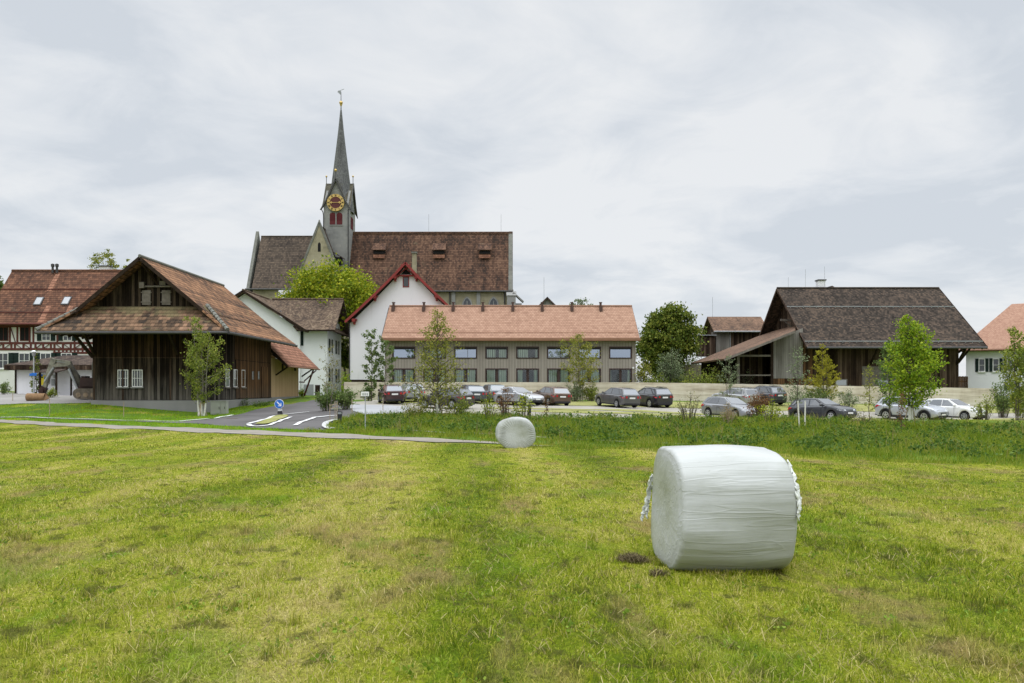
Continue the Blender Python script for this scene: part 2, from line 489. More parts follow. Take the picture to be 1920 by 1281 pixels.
M['planks_dark'] = plank_mat('dark_brown_boards', ((0.014, 0.009, 0.007), (0.048, 0.031, 0.022), (0.15, 0.105, 0.076)), 0.24, 0.08, var=0.65)
M['planks_grey'] = plank_mat('silver_grey_boards', ((0.12, 0.108, 0.095), (0.22, 0.205, 0.185), (0.32, 0.30, 0.275)), 0.2, 0.05)
M['planks_new'] = plank_mat('fresh_pine_boards', ((0.36, 0.235, 0.13), (0.50, 0.345, 0.205), (0.57, 0.41, 0.26)), 0.16, 0.05, grain=0.3, patch=0.25, var=0.4)
M['facade'] = plank_mat('taupe_painted_boards', ((0.255, 0.222, 0.195), (0.325, 0.287, 0.255), (0.375, 0.335, 0.300)), 0.30, 0.07, grain=0.15, patch=0.15, var=0.3)
M['beam'] = plain('dark_timber', (0.032, 0.022, 0.016), 0.85, 0.06, var=0.4, vscale=3)
M['beam_grey'] = plain('grey_timber', (0.17, 0.15, 0.13), 0.85, 0.2, var=0.3, vscale=3)
M['gutter'] = plain('dark_gutter_metal', (0.05, 0.048, 0.047), 0.5, 0.4, var=0.2)
M['zinc'] = plain('zinc_sheet', (0.30, 0.31, 0.32), 0.5, 0.4, 0.2, var=0.15)
M['plaster'] = plaster_mat('white_plaster', (0.82, 0.815, 0.845), 0.06, dirt_amt=0.2)
M['plaster_old'] = plaster_mat('old_white_plaster', (0.74, 0.73, 0.70), 0.08, dirt_amt=0.3)
M['plaster_fresh'] = plaster_mat('bright_plaster', (0.79, 0.80, 0.80), 0.05, dirt_amt=0.12)
M['stone'] = stone_mat('church_sandstone', ((0.16, 0.145, 0.10), (0.31, 0.275, 0.185), (0.42, 0.38, 0.27)))
M['stone_grey'] = stone_mat('grey_ashlar', ((0.15, 0.15, 0.145), (0.25, 0.25, 0.24), (0.33, 0.32, 0.30)), 0.8, 0.4)
M['coping'] = stone_mat('mossy_coping', ((0.09, 0.09, 0.08), (0.16, 0.16, 0.14), (0.24, 0.24, 0.21)), 0.5, 0.3)
M['shingle'] = tile_mat('grey_spire_shingles', (0.150, 0.150, 0.150), (0.09, 0.09, 0.09), (0.21, 0.21, 0.205), 0.16, 0.2, moss=(0.16, 0.155, 0.10), moss_amt=0.1, streak=0.5, bump=0.4)
M['shingle_moss'] = tile_mat('mossy_shingles', (0.125, 0.115, 0.085), (0.075, 0.07, 0.058), (0.19, 0.175, 0.125), 0.16, 0.2, streak=0.5, bump=0.4)
M['clock_red'] = plain('clock_face_maroon', (0.105, 0.028, 0.026), 0.6, 0.3)
M['gold'] = plain('gilded_metal', (0.58, 0.40, 0.13), 0.45, 0.5, 0.35, var=0.1)
M['louvre'] = plank_mat('maroon_louvres', ((0.085, 0.022, 0.026), (0.125, 0.032, 0.036), (0.155, 0.045, 0.046)), 0.2, 0.12, vert=False, patch=0.2)
M['red_paint'] = plain('oxide_red_paint', (0.235, 0.034, 0.030), 0.6, 0.3, var=0.15)
M['timber_red'] = plain('red_brown_timber', (0.115, 0.036, 0.028), 0.75, 0.25, var=0.25, vscale=3)
M['shutter'] = plank_mat('dark_green_shutter', ((0.012, 0.022, 0.02), (0.02, 0.034, 0.03), (0.03, 0.045, 0.04)), 0.06, 0.15, vert=False)
M['white_paint'] = plain('white_paint', (0.76, 0.76, 0.74), 0.5, 0.4, var=0.05)
M['frame_red'] = plain('maroon_window_frame', (0.042, 0.021, 0.018), 0.5, 0.4, var=0.1)
M['black'] = plain('black_void', (0.012, 0.011, 0.011), 0.8, 0.2)
M['black_plastic'] = plain('black_plastic', (0.02, 0.02, 0.022), 0.55, 0.4)
M['curtain'] = plank_mat('pale_green_curtain', ((0.68, 0.77, 0.68), (0.80, 0.88, 0.80), (0.86, 0.92, 0.86)), 0.18, 0.25, grain=0.1, patch=0.1)
M['fascia'] = plain('copper_brown_fascia', (0.25, 0.125, 0.075), 0.6, 0.35, var=0.12)
M['vent'] = plain('dark_copper_vent', (0.10, 0.06, 0.05), 0.6, 0.35, 0.3)
M['steel'] = plain('galvanised_steel', (0.42, 0.43, 0.44), 0.5, 0.4, 0.3, var=0.12)
M['cabinet'] = plain('pale_green_cabinet', (0.37, 0.38, 0.33), 0.6, 0.35, var=0.08)
M['sign_blue'] = plain('sign_blue', (0.02, 0.15, 0.55), 0.4, 0.4, var=0.04)
M['sign_white'] = plain('sign_white', (0.80, 0.80, 0.80), 0.45, 0.4, var=0.03)
M['yellow'] = plain('yellow_poster', (0.75, 0.60, 0.04), 0.6, 0.3, var=0.05)
M['stake'] = plain('weathered_stake', (0.36, 0.29, 0.20), 0.85, 0.2, var=0.25, vscale=6)
M['digger'] = plain('dusty_digger_paint', (0.20, 0.19, 0.155), 0.7, 0.2, var=0.5, vscale=2.5)
M['digger_dark'] = plain('oily_digger_boom', (0.075, 0.068, 0.055), 0.7, 0.2, var=0.5, vscale=3)
M['digger_red'] = plain('dark_red_digger_paint', (0.035, 0.014, 0.013), 0.6, 0.35, var=0.3)
M['rust'] = plain('rusty_ochre_steel', (0.25, 0.155, 0.085), 0.85, 0.1, var=0.25, vscale=4)
M['track'] = plain('muddy_track_steel', (0.15, 0.125, 0.10), 0.85, 0.2, var=0.35, vscale=4)
M['mud'] = plain('brown_clay_mud', (0.25, 0.19, 0.13), 0.95, 0.1, var=0.3, vscale=4)

def glass_mat(name, tint, mirror, rough=0.03, col=(0.92, 0.95, 1.0)):
    """window pane: clear body plus sky reflection"""
    t = NT(name)
    t.t.nodes.remove(t.bs)
    tr = t.n('ShaderNodeBsdfTransparent'); tr.inputs[0].default_value = tuple(tint) + (1,)
    gl = t.n('ShaderNodeBsdfGlossy'); gl.inputs[0].default_value = tuple(col) + (1,); gl.inputs['Roughness'].default_value = rough
    fr = t.n('ShaderNodeFresnel'); fr.inputs[0].default_value = 1.5
    f = t.math('ADD', fr.outputs[0], mirror, clamp=True)
    mx = t.n('ShaderNodeMixShader')
    t.l(f, mx.inputs[0]); t.l(tr.outputs[0], mx.inputs[1]); t.l(gl.outputs[0], mx.inputs[2])
    t.l(mx.outputs[0], t.out.inputs[0])
    return t.mat
M['glass_clear'] = glass_mat('clear_window_glass', (0.93, 0.97, 0.94), 0.02)
M['glass_sky'] = glass_mat('coated_window_glass', (0.35, 0.38, 0.42), 0.46, col=(0.72, 0.82, 0.98))
def dark_glass(name, col=(0.03, 0.034, 0.037), mirror=0.22):
    t = NT(name)
    gl = t.n('ShaderNodeBsdfGlossy'); gl.inputs[0].default_value = (0.95, 0.97, 1.0, 1); gl.inputs['Roughness'].default_value = 0.04
    fr = t.n('ShaderNodeFresnel'); fr.inputs[0].default_value = 1.5
    mx = t.n('ShaderNodeMixShader')
    t.l(t.math('ADD', t.math('MULTIPLY', fr.outputs[0], 0.8), mirror, clamp=True), mx.inputs[0])
    t.l(t.bs.outputs[0], mx.inputs[1]); t.l(gl.outputs[0], mx.inputs[2]); t.l(mx.outputs[0], t.out.inputs[0])
    t.fin(col, 0.3, 0.2)
    return t.mat
M['pane'] = dark_glass('dark_window_pane', (0.02, 0.023, 0.024), 0.04)
M['pane_light'] = dark_glass('window_pane_with_blind', (0.22, 0.24, 0.245), 0.20)
M['skylight_glass'] = dark_glass('skylight_glass', (0.20, 0.21, 0.22), 0.10)
M['car_glass'] = dark_glass('car_glass', (0.025, 0.028, 0.03), 0.20)

def car_paint(name, col, metal=0.3):
    t = NT(name)
    t.fin(col, 0.32, 0.5, metal)
    t.bs.inputs['Coat Weight'].default_value = 0.8
    t.bs.inputs['Coat Roughness'].default_value = 0.06
    d = t.noise(t.pos(), 2.5, 4)
    c = t.mix(t.math('MULTIPLY', d, 0.07), col, (0.30, 0.29, 0.27))
    t.l(c, t.bs.inputs['Base Color'])
    return t.mat
M['tyre'] = plain('tyre_rubber', (0.018, 0.018, 0.019), 0.85, 0.2)
M['rim'] = plain('alloy_rim', (0.45, 0.46, 0.47), 0.35, 0.5, 0.6)
M['lamp_red'] = plain('tail_lamp_red', (0.42, 0.016, 0.018), 0.25, 0.5, var=0.1)
M['lamp_clear'] = plain('headlamp_lens', (0.62, 0.65, 0.68), 0.15, 0.6, 0.2)
M['plate'] = plain('plate_white', (0.74, 0.74, 0.72), 0.5, 0.4, var=0.03)

def leaf_mat(name, cols, transl=0.35):
    """leaves: every leaf its own tone between the given colours"""
    t = NT(name)
    g = t.n('ShaderNodeNewGeometry')
    r = g.outputs['Random Per Island']
    n_ = t.noise(t.pos(), 0.9, 3, 0.6)
    k = t.math('ADD', t.math('MULTIPLY', r, 0.6), t.math('MULTIPLY', n_, 0.55))
    st = [(0.18 + 0.7*i/max(1, len(cols)-1), c) for i, c in enumerate(cols)]
    c = t.ramp(k, st)
    t.fin(c, 0.55, 0.12)
    tl = t.n('ShaderNodeBsdfTranslucent')
    t.l(c, tl.inputs[0])
    mx = t.n('ShaderNodeMixShader'); mx.inputs[0].default_value = transl
    t.l(t.bs.outputs[0], mx.inputs[1]); t.l(tl.outputs[0], mx.inputs[2]); t.l(mx.outputs[0], t.out.inputs[0])
    return t.mat
M['leaf_yg'] = leaf_mat('yellow_green_leaves', ((0.075, 0.14, 0.010), (0.22, 0.29, 0.016), (0.48, 0.47, 0.035)))
M['leaf_bright'] = leaf_mat('bright_green_leaves', ((0.11, 0.21, 0.015), (0.23, 0.35, 0.022), (0.42, 0.48, 0.035)))
M['leaf_olive'] = leaf_mat('olive_leaves', ((0.105, 0.135, 0.020), (0.215, 0.24, 0.035), (0.40, 0.37, 0.075)))
M['leaf_birch'] = leaf_mat('dull_green_leaves', ((0.085, 0.13, 0.022), (0.185, 0.245, 0.035), (0.38, 0.39, 0.075)))
M['leaf_dark'] = leaf_mat('dark_green_leaves', ((0.045, 0.085, 0.012), (0.115, 0.160, 0.022), (0.27, 0.29, 0.05)))
M['leaf_grey'] = leaf_mat('grey_green_leaves', ((0.10, 0.14, 0.07), (0.175, 0.22, 0.115), (0.28, 0.32, 0.18)))
M['leaf_mid'] = leaf_mat('mid_green_leaves', ((0.065, 0.115, 0.03), (0.125, 0.19, 0.055), (0.22, 0.27, 0.085)))
M['leaf_gold'] = leaf_mat('golden_needles', ((0.17, 0.19, 0.015), (0.32, 0.31, 0.025), (0.48, 0.42, 0.045)))
M['leaf_rust'] = leaf_mat('rusty_leaves', ((0.12, 0.06, 0.03), (0.20, 0.10, 0.045), (0.26, 0.16, 0.06)))
M['leaf_sparse'] = leaf_mat('autumn_thin_leaves', ((0.10, 0.10, 0.045), (0.20, 0.20, 0.07), (0.36, 0.33, 0.12)))
M['bark'] = plain('grey_brown_bark', (0.10, 0.085, 0.068), 0.95, 0.1, var=0.4, vscale=5)
M['bark_light'] = plain('pale_grey_bark', (0.24, 0.22, 0.18), 0.95, 0.1, var=0.3, vscale=5)
M['bark_white'] = plain('lime_washed_bark', (0.66, 0.64, 0.58), 0.9, 0.2, var=0.18, vscale=9)

# ground materials ---------------------------------------------------------
def meadow_colour(t, island=False):
    """mown meadow: green and straw swaths running away from the camera, brown raked patches"""
    pt = t.noise(t.pos((0.9, 0.55, 0)), 1.0, 6, 0.62)
    sw = t.noise(t.pos((0.50, 0.055, 0.0), 3), 1.0, 4, 0.5, 0.3)
    fine = t.noise(t.pos((6, 4, 0)), 1.0, 4, 0.6)
    g0 = t.n('ShaderNodeNewGeometry'); s0 = t.n('ShaderNodeSeparateXYZ'); t.l(g0.outputs['Position'], s0.inputs[0])
    strip = t.math('ADD', s0.outputs[0], t.math('ADD', t.math('MULTIPLY', s0.outputs[1], 0.055), t.math('MULTIPLY', pt, 1.3)))
    strip = t.math('COSINE', t.math('MULTIPLY', t.math('ADD', strip, -0.75), 1.57))      # mowing strips 4 m apart
    sw = t.math('SUBTRACT', sw, t.math('MULTIPLY', strip, 0.075))
    k = t.math('ADD', t.math('MULTIPLY', sw, 0.50), t.math('ADD', t.math('MULTIPLY', pt, 0.26), t.math('MULTIPLY', fine, 0.24)))
    if island:
        g = t.n('ShaderNodeNewGeometry')
        k = t.math('ADD', k, t.math('MULTIPLY', t.math('SUBTRACT', g.outputs['Random Per Island'], 0.5), 0.36))
    k = t.math('ADD', t.math('MULTIPLY', t.math('SUBTRACT', k, 0.5), 1.9), 0.49, clamp=True)
    c = t.ramp(k, MEADOW)
    br = t.noise(t.pos((0.55, 0.32, 0), 20, (7, 3, 0)), 1.0, 6, 0.68, 0.5)
    c = t.mix(t.math('MULTIPLY', t.ramp(br, [(0.53, 0.0), (0.64, 1.0)]), 0.68), c, (0.37, 0.265, 0.125))
    gr = t.noise(t.pos((0.8, 0.42, 0), -15, (2, 9, 0)), 1.0, 5, 0.6, 0.4)
    c = t.mix(t.math('MULTIPLY', t.ramp(gr, [(0.55, 0.0), (0.68, 1.0)]), 0.65), c, (0.16, 0.28, 0.010))
    th = t.noise(t.pos((3.2, 2.4, 0), 40, (1, 4, 0)), 1.0, 4, 0.62, 0.5)
    c = t.mix(t.math('MULTIPLY', t.ramp(th, [(0.55, 0.0), (0.65, 1.0)]), 0.75), c, (0.095, 0.095, 0.022))
    return c
MEADOW = [(0.16, (0.080, 0.120, 0.008)), (0.36, (0.195, 0.265, 0.010)), (0.53, (0.335, 0.375, 0.022)), (0.68, (0.48, 0.44, 0.095)), (0.90, (0.60, 0.50, 0.22))]
def meadow_ground():
    t = NT('mown_meadow')
    c = meadow_colour(t)
    f = t.noise(t.pos((30, 20, 0)), 1.0, 5, 0.7)
    c = t.mix(1.0, c, t.ramp(f, [(0.3, 0.25), (0.65, 0.9)]), 'MULTIPLY')  # soil darkened in patches: painted shade in the gaps between blades
    t.bump(t.noise(t.pos((22, 15, 0)), 1.0, 6, 0.7), 0.9, 0.06)
    return t.fin(c, 0.95, 0.1)
def blade_mat(name, fn, transl=0.28):
    t = NT(name)
    c = fn(t)
    t.fin(c, 0.6, 0.08)
    tl = t.n('ShaderNodeBsdfTranslucent'); t.l(c, tl.inputs[0])
    mx = t.n('ShaderNodeMixShader'); mx.inputs[0].default_value = transl
    t.l(t.bs.outputs[0], mx.inputs[1]); t.l(tl.outputs[0], mx.inputs[2]); t.l(mx.outputs[0], t.out.inputs[0])
    return t.mat
M['meadow'] = meadow_ground()
M['meadow_blade'] = blade_mat('meadow_blades', lambda t: meadow_colour(t, True))
def verge_col(cols, sc=0.5):
    def fn(t):
        g = t.n('ShaderNodeNewGeometry')
        n_ = t.noise(t.pos((sc, sc, 0)), 1.0, 5, 0.6)
        k = t.math('ADD', t.math('MULTIPLY', g.outputs['Random Per Island'], 0.45), t.math('MULTIPLY', n_, 0.7))
        return t.ramp(k, [(0.15 + 0.75*i/(len(cols)-1), c) for i, c in enumerate(cols)])
    return fn
M['verge_blade'] = blade_mat('verge_blades', verge_col(((0.11, 0.23, 0.006), (0.21, 0.38, 0.010), (0.34, 0.48, 0.02))))
M['bank_blade'] = blade_mat('bank_blades', verge_col(((0.028, 0.065, 0.005), (0.085, 0.155, 0.009), (0.155, 0.24, 0.014), (0.27, 0.29, 0.035), (0.36, 0.30, 0.10)), 0.45))
M['herb'] = leaf_mat('weed_leaves', ((0.035, 0.075, 0.012), (0.075, 0.14, 0.02), (0.15, 0.22, 0.04)))
M['dry_stem'] = leaf_mat('dry_weed_stems', ((0.20, 0.15, 0.07), (0.30, 0.22, 0.11), (0.36, 0.30, 0.16)))
M['straw'] = leaf_mat('cut_straw', ((0.12, 0.095, 0.04), (0.27, 0.22, 0.085), (0.46, 0.39, 0.18)), 0.15)
M['clover'] = leaf_mat('clover_leaves', ((0.08, 0.15, 0.015), (0.16, 0.25, 0.02), (0.25, 0.33, 0.04)), 0.25)
def verge_ground():
    t = NT('verge_turf')
    n_ = t.noise(t.pos((0.5, 0.5, 0)), 1.0, 6, 0.65)
    c = t.ramp(n_, [(0.3, (0.05, 0.10, 0.012)), (0.7, (0.14, 0.22, 0.03))])
    t.bump(t.noise(t.pos((9, 9, 0)), 1.0, 5, 0.7), 0.8, 0.08)
    return t.fin(c, 0.95, 0.1)
M['verge'] = verge_ground()
def asphalt(name, col, col2, pat=0.3, fine=40):
    t = NT(name)
    a = t.noise(t.pos((pat, pat, 0)), 1.0, 6, 0.6)
    b = t.noise(t.pos((fine, fine, 0)), 1.0, 2, 0.6)
    k = t.math('ADD', t.math('MULTIPLY', a, 0.75), t.math('MULTIPLY', b, 0.25))
    c = t.ramp(k, [(0.3, col), (0.7, col2)])
    t.bump(b, 0.2, 0.005)
    return t.fin(c, 0.9, 0.25)
M['asphalt'] = asphalt('grey_asphalt', (0.068, 0.063, 0.062), (0.138, 0.130, 0.128))
M['asphalt_pale'] = asphalt('pale_asphalt', (0.27, 0.275, 0.285), (0.36, 0.365, 0.375))
M['yard'] = asphalt('farmyard_gravel', (0.20, 0.19, 0.175), (0.29, 0.275, 0.255))
M['gravel'] = asphalt('lot_gravel', (0.235, 0.220, 0.185), (0.36, 0.335, 0.29), 0.6, 25)
M['track_gravel'] = asphalt('farm_track', (0.19, 0.17, 0.14), (0.30, 0.27, 0.23), 0.8, 20)
def grass_paver():
    t = NT('grass_paving')
    a = t.noise(t.pos((0.35, 0.9, 0)), 1.0, 6, 0.65)
    b = t.noise(t.pos((9, 9, 0)), 1.0, 4, 0.65)
    k = t.math('ADD', t.math('MULTIPLY', a, 0.6), t.math('MULTIPLY', b, 0.4))
    c = t.ramp(k, [(0.34, (0.15, 0.175, 0.045)), (0.5, (0.25, 0.25, 0.085)), (0.66, (0.36, 0.33, 0.19))])
    t.bump(b, 0.5, 0.03)
    return t.fin(c, 0.95, 0.1)
M['paver'] = grass_paver()
def worn_paint():
    t = NT('road_marking')
    w = t.noise(t.pos((5, 5, 0)), 1.0, 5, 0.7)
    c = t.mix(t.ramp(w, [(0.52, 0.0), (0.72, 0.75)]), (0.64, 0.64, 0.63), (0.17, 0.165, 0.165))
    return t.fin(c, 0.8, 0.2)
M['marking'] = worn_paint()
M['kerb'] = plain('kerb_granite', (0.45, 0.45, 0.45), 0.8, 0.3, var=0.15, vscale=8)
M['concrete'] = plaster_mat('grey_concrete', (0.30, 0.295, 0.285), 0.3, dirt=(0.15, 0.14, 0.12), dirt_amt=0.5)
def rammed():
    t = NT('rammed_concrete')
    a = t.noise(t.uv((0.12, 2.2, 1)), 1.0, 6, 0.6, 0.3)
    b = t.noise(t.uv((0.6, 9, 1)), 1.0, 5, 0.6)
    d = t.noise(t.uv((1.5, 0.4, 1)), 1.0, 5, 0.6)
    k = t.math('ADD', t.math('MULTIPLY', a, 0.5), t.math('ADD', t.math('MULTIPLY', b, 0.3), t.math('MULTIPLY', d, 0.2)))
    c = t.ramp(k, [(0.38, (0.36, 0.30, 0.225)), (0.5, (0.60, 0.53, 0.43)), (0.62, (0.74, 0.68, 0.585))])
    t.bump(b, 0.4, 0.02)
    return t.fin(c, 0.9, 0.2)
M['rammed'] = rammed()
# ------------------------------------------------------------------ terrain
def track_y(x): return 30.6 - 0.62*x          # centre line of the farm track
CP = []
for xx in (-25, -12, 0, 12, 25):
    for yy in (-8, 0, 8, 16, 22):
        if yy < track_y(xx) - 2: CP.append((xx, yy, -0.013*max(yy, 0)))
for xx in (-60, -45, -33, -22, -14, -6, 0, 6, 12, 18, 24, 32): CP.append((xx, track_y(xx), -0.40))
CP += [(-36, 55.5, -0.25), (-36, 60, 0.40), (-31.75, 60, 0.52), (-27, 60, 0.15), (-22.6, 60, -0.14), (-22.6, 67, 0.2), (-22.6, 74.6, 0.5),
       (-22.6, 84, 0.79), (-27, 67, 0.5), (-40, 66, 0.9), (-50, 66, 0.95), (-45, 75, 1.1), (-60, 70, 1.0), (-55, 90, 1.2), (-25, 97, 0.9),
       (-18, 75, 0.6), (-14, 72, 0.62), (-19, 64, 0.35), (-16.5, 56.7, -0.12), (-22, 55, -0.28), (-28, 56, -0.1), (-9.7, 42, -0.36), (-15, 46, -0.34), (-20, 50, -0.34),
       (-9.6, 55, 0.16), (-9.5, 64, 0.48), (-5, 62, 0.35), (0, 58, 0.22), (0, 66, 0.45), (9.5, 66, 0.25), (10, 58, 0.05),
       (-9, 50, 0.0), (-4.4, 46, 0.06), (4.2, 45, -0.12), (7.3, 45, -0.10), (16, 45, -0.06), (14, 53, -0.40), (20, 54, -0.56), (27, 56.5, -0.60), (32, 57.5, -0.62), (21, 42.5, -0.14), (27, 46, -0.10), 
       (-6.5, 40, -0.25), (3, 38, -0.3), (12, 36, -0.42), (20, 32, -0.45),
       (-15.5, 74, 0.66), (0, 74, 0.66), (12, 74, 0.6), (32, 74, 0.3), (45, 74, 0.0), (28, 66, 0.0), (45, 60, -0.4), (60, 75, -0.1), (60, 50, -0.3),
       (0, 100, 1.2), (-30, 115, 2.0), (40, 100, 0.3), (-60, 118, 1.6), (10, 125, 2.0), (65, 118, 0.3), (-70, 50, 0.2), (-70, 10, 0), (70, 10, -0.3), (-75, -10, 0), (75, -10, 0), (40, 25, -0.45), (-45, 40, -0.3), (-40, 20, -0.2), (40, 5, -0.1)]
CP = np.array(CP, float)
def tps(r2):
    return 0.5*r2*np.log(np.maximum(r2, 1e-9))
n_ = len(CP)
K = tps(((CP[:, None, :2] - CP[None, :, :2])**2).sum(-1)) + np.eye(n_)*2.0
A = np.zeros((n_+3, n_+3)); A[:n_, :n_] = K; A[:n_, n_] = 1; A[:n_, n_+1:] = CP[:, :2]; A[n_:, :n_] = A[:n_, n_:].T
sol = np.linalg.solve(A, np.concatenate([CP[:, 2], np.zeros(3)]))
GX0, GX1, GY0, GY1, GS = -80.0, 80.0, -12.0, 130.0, 0.5
gx = np.arange(GX0, GX1+1e-6, GS); gy = np.arange(GY0, GY1+1e-6, GS)
GXX, GYY = np.meshgrid(gx, gy)
pts = np.stack([GXX.ravel(), GYY.ravel()], 1)
H = np.empty(len(pts))
for i in range(0, len(pts), 8000):
    q = pts[i:i+8000]
    H[i:i+8000] = tps(((q[:, None, :] - CP[None, :, :2])**2).sum(-1)) @ sol[:n_] + sol[n_] + q @ sol[n_+1:]
H = H.reshape(GXX.shape)
# gentle unevenness of the meadow and the bank
rg = np.random.default_rng(5)
for _ in range(26):
    a_, wl = rg.uniform(0, 6.28), rg.uniform(2.0, 9.0)
    H += 0.006*np.sin((GXX*math.cos(a_) + GYY*math.sin(a_))*6.28/wl + rg.uniform(0, 6.28))
def hf(x, y):
    x = np.clip((np.asarray(x, float)-GX0)/GS, 0, len(gx)-1.001); y = np.clip((np.asarray(y, float)-GY0)/GS, 0, len(gy)-1.001)
    i = x.astype(int); j = y.astype(int); u = x-i; v = y-j
    return (H[j, i]*(1-u)*(1-v) + H[j, i+1]*u*(1-v) + H[j+1, i]*(1-u)*v + H[j+1, i+1]*u*v)
def hz(x, y): return float(hf(x, y))
def G(px, py):
    """where the sight line through a photograph pixel meets the terrain"""
    Y = np.linspace(3.5, 120, 6000)
    d = PZ(py, Y) - hf((px-960)*Y/F, Y)
    k = np.argmax(d <= 0)
    y = Y[k] if d[k] <= 0 else 120.0
    return ((px-960)*y/F, y)

nx_, ny_ = len(gx), len(gy)
gv = np.stack([GXX.ravel(), GYY.ravel(), H.ravel()], 1)
ii, jj = np.meshgrid(np.arange(nx_-1), np.arange(ny_-1))
b0 = (jj*nx_+ii).ravel()
gf = np.stack([b0, b0+1, b0+nx_+1, b0+nx_], 1)
g_o = raw_mesh('ground', gv, gf, M['meadow'])
g_o.data.polygons.foreach_set('use_smooth', np.ones(len(gf), bool))
tag(g_o, kind='structure')
fl = MB()      # open country to the horizon around the modelled terrain
for (x0, x1, y0, y1) in ((-3000, -80, -3000, 3000), (80, 3000, -3000, 3000), (-80, 80, 130, 3000), (-80, 80, -3000, -12)):
    fl.add([(x0, y0, -0.6), (x1, y0, -0.6), (x1, y1, -0.6), (x0, y1, -0.6)], [(0, 1, 2, 3)])
tag(fl.build('terrain', M['verge']), kind='structure')

def sheet(name, poly, mat, off, step=1.0, kind='structure', thick=0.0):
    """flat area laid over the terrain"""
    bm = bmesh.new()
    vs = [bm.verts.new((x, y, 0)) for x, y in poly]
    f = bm.faces.new(vs)
    if f.normal.z < 0: f.normal_flip()
    bmesh.ops.triangulate(bm, faces=bm.faces)
    xs = [p[0] for p in poly]; ys = [p[1] for p in poly]
    for ax, lo, hi in ((0, min(xs), max(xs)), (1, min(ys), max(ys))):
        k = math.ceil(lo/step)*step
        while k < hi:
            co = [0, 0, 0]; no = [0, 0, 0]; co[ax] = k; no[ax] = 1
            bmesh.ops.bisect_plane(bm, geom=bm.verts[:]+bm.edges[:]+bm.faces[:], plane_co=co, plane_no=no)
            k += step
    bm.normal_update()
    for v in bm.verts: v.co.z = hz(v.co.x, v.co.y) + off
    for f in bm.faces:
        f.normal_update()
        if f.normal.z < 0: f.normal_flip()
    me = bpy.data.meshes.new(name); bm.to_mesh(me); bm.free()
    me.materials.append(mat); calc_uv(me)
    o = bpy.data.objects.new(name, me); COL.objects.link(o)
    if kind: o['kind'] = kind
    return o
def ribbon(pts, w):
    """closed polygon of width w along a polyline in plan"""
    pts = [Vector((p[0], p[1])) for p in pts]
    L_, R_ = [], []
    for i, p in enumerate(pts):
        d = (pts[min(i+1, len(pts)-1)] - pts[max(0, i-1)]).normalized()
        nrm = Vector((-d.y, d.x))
        ww = w[i] if hasattr(w, '__len__') else w
        L_.append(p + nrm*ww/2); R_.append(p - nrm*ww/2)
    return [tuple(p) for p in L_ + R_[::-1]]
def Gs(*pp): return [G(*p) for p in pp]
def smooth_line(pts, n=6):
    pts = [Vector((p[0], p[1])) for p in pts]
    out = []
    for i in range(len(pts)-1):
        p0, p1, p2, p3 = pts[max(0, i-1)], pts[i], pts[i+1], pts[min(len(pts)-1, i+2)]
        for k in range(n):
            t = k/n
            out.append(tuple(0.5*((2*p1) + (p2-p0)*t + (2*p0-5*p1+4*p2-p3)*t*t + (3*p1-p0-3*p2+p3)*t**3)))
    out.append(tuple(pts[-1]))
    return out

# verge land between the track and the buildings (own turf), then hard surfaces on top
verge_poly = [(-79, track_y(-79)+1.4)] + [(x, track_y(x)+1.4) for x in range(-70, 40, 10)] + [(40, 12), (79, 12), (79, 129), (-79, 129)]
sheet('verge', verge_poly, M['verge'], 0.012, 2.0)
# farm track along the edge of the meadow, grown over on the right
tr = [(x, track_y(x)) for x in np.arange(-60, 1.6, 0.7)]
sheet('farm_track', ribbon(tr, [1.95 + 0.2*math.sin(x*2.3) + 0.12*math.sin(x*5.1) if x < -5 else max(0.15, 1.95-(x+5)*0.27) for x, y in tr]), M['track_gravel'], 0.03)
sheet('gravel_path', ribbon([(x, track_y(x)+4.4+0.25*math.sin(x)) for x in np.arange(-5.5, 9, 0.8)], [0.12+0.28*abs(math.sin(k*1.9)) for k in range(19)]), M['track_gravel'], 0.03)
# road junction in front of the old barn
road_edge_left = Gs((-200, 778.8), (0, 783.5), (200, 788.3), (335, 792.6), (390, 787), (437, 780))
road = road_edge_left + Gs((480, 769), (530, 760), (580, 752.5), (600, 748)) + Gs((640, 750.5), (655, 755), (662, 772), (690, 779), (655, 786), (634, 792), (618, 797), (612, 803), (612, 809)) + Gs((470, 803.5), (400, 798), (335, 794.6), (200, 789.8), (0, 784.8), (-200, 780))
sheet('road', road, M['asphalt'], 0.045)
sheet('farmyard', Gs((-150, 758), (60, 757.5), (150, 757), (168, 756.5)) + [(-31.9, 64.5), (-31.9, 76), (-60, 76), (-76, 72)], M['yard'], 0.04)
sheet('lot_entrance', Gs((655, 760), (662, 772), (690, 779), (742, 777.5), (762, 772), (770, 766), (735, 762)), M['asphalt_pale'], 0.075)
# parking lot: gravel lanes and strips of grass paving
lot = Gs((655, 755), (700, 751)) + [(-13, 71.8), (0, 72.2), (14, 72.2), (30, 72), (45, 71.8), (46, 58), (34, 49.2), (26, 47.6), (20, 47), (12, 46.6), (6, 46.8), (0, 48), (-5, 50), (-8, 53)]
sheet('parking_lot', lot, M['gravel'], 0.04)
for y0, y1, x0, x1 in ((63.9, 71.6, -11, 44), (56.4, 58.6, -2, 44), (52.0, 55.6, 0, 44)):
    sheet('grass_paving', [(x0, y0+0.6), (x1, y0), (x1, y1), (x0, y1+0.2)], M['paver'], 0.065)
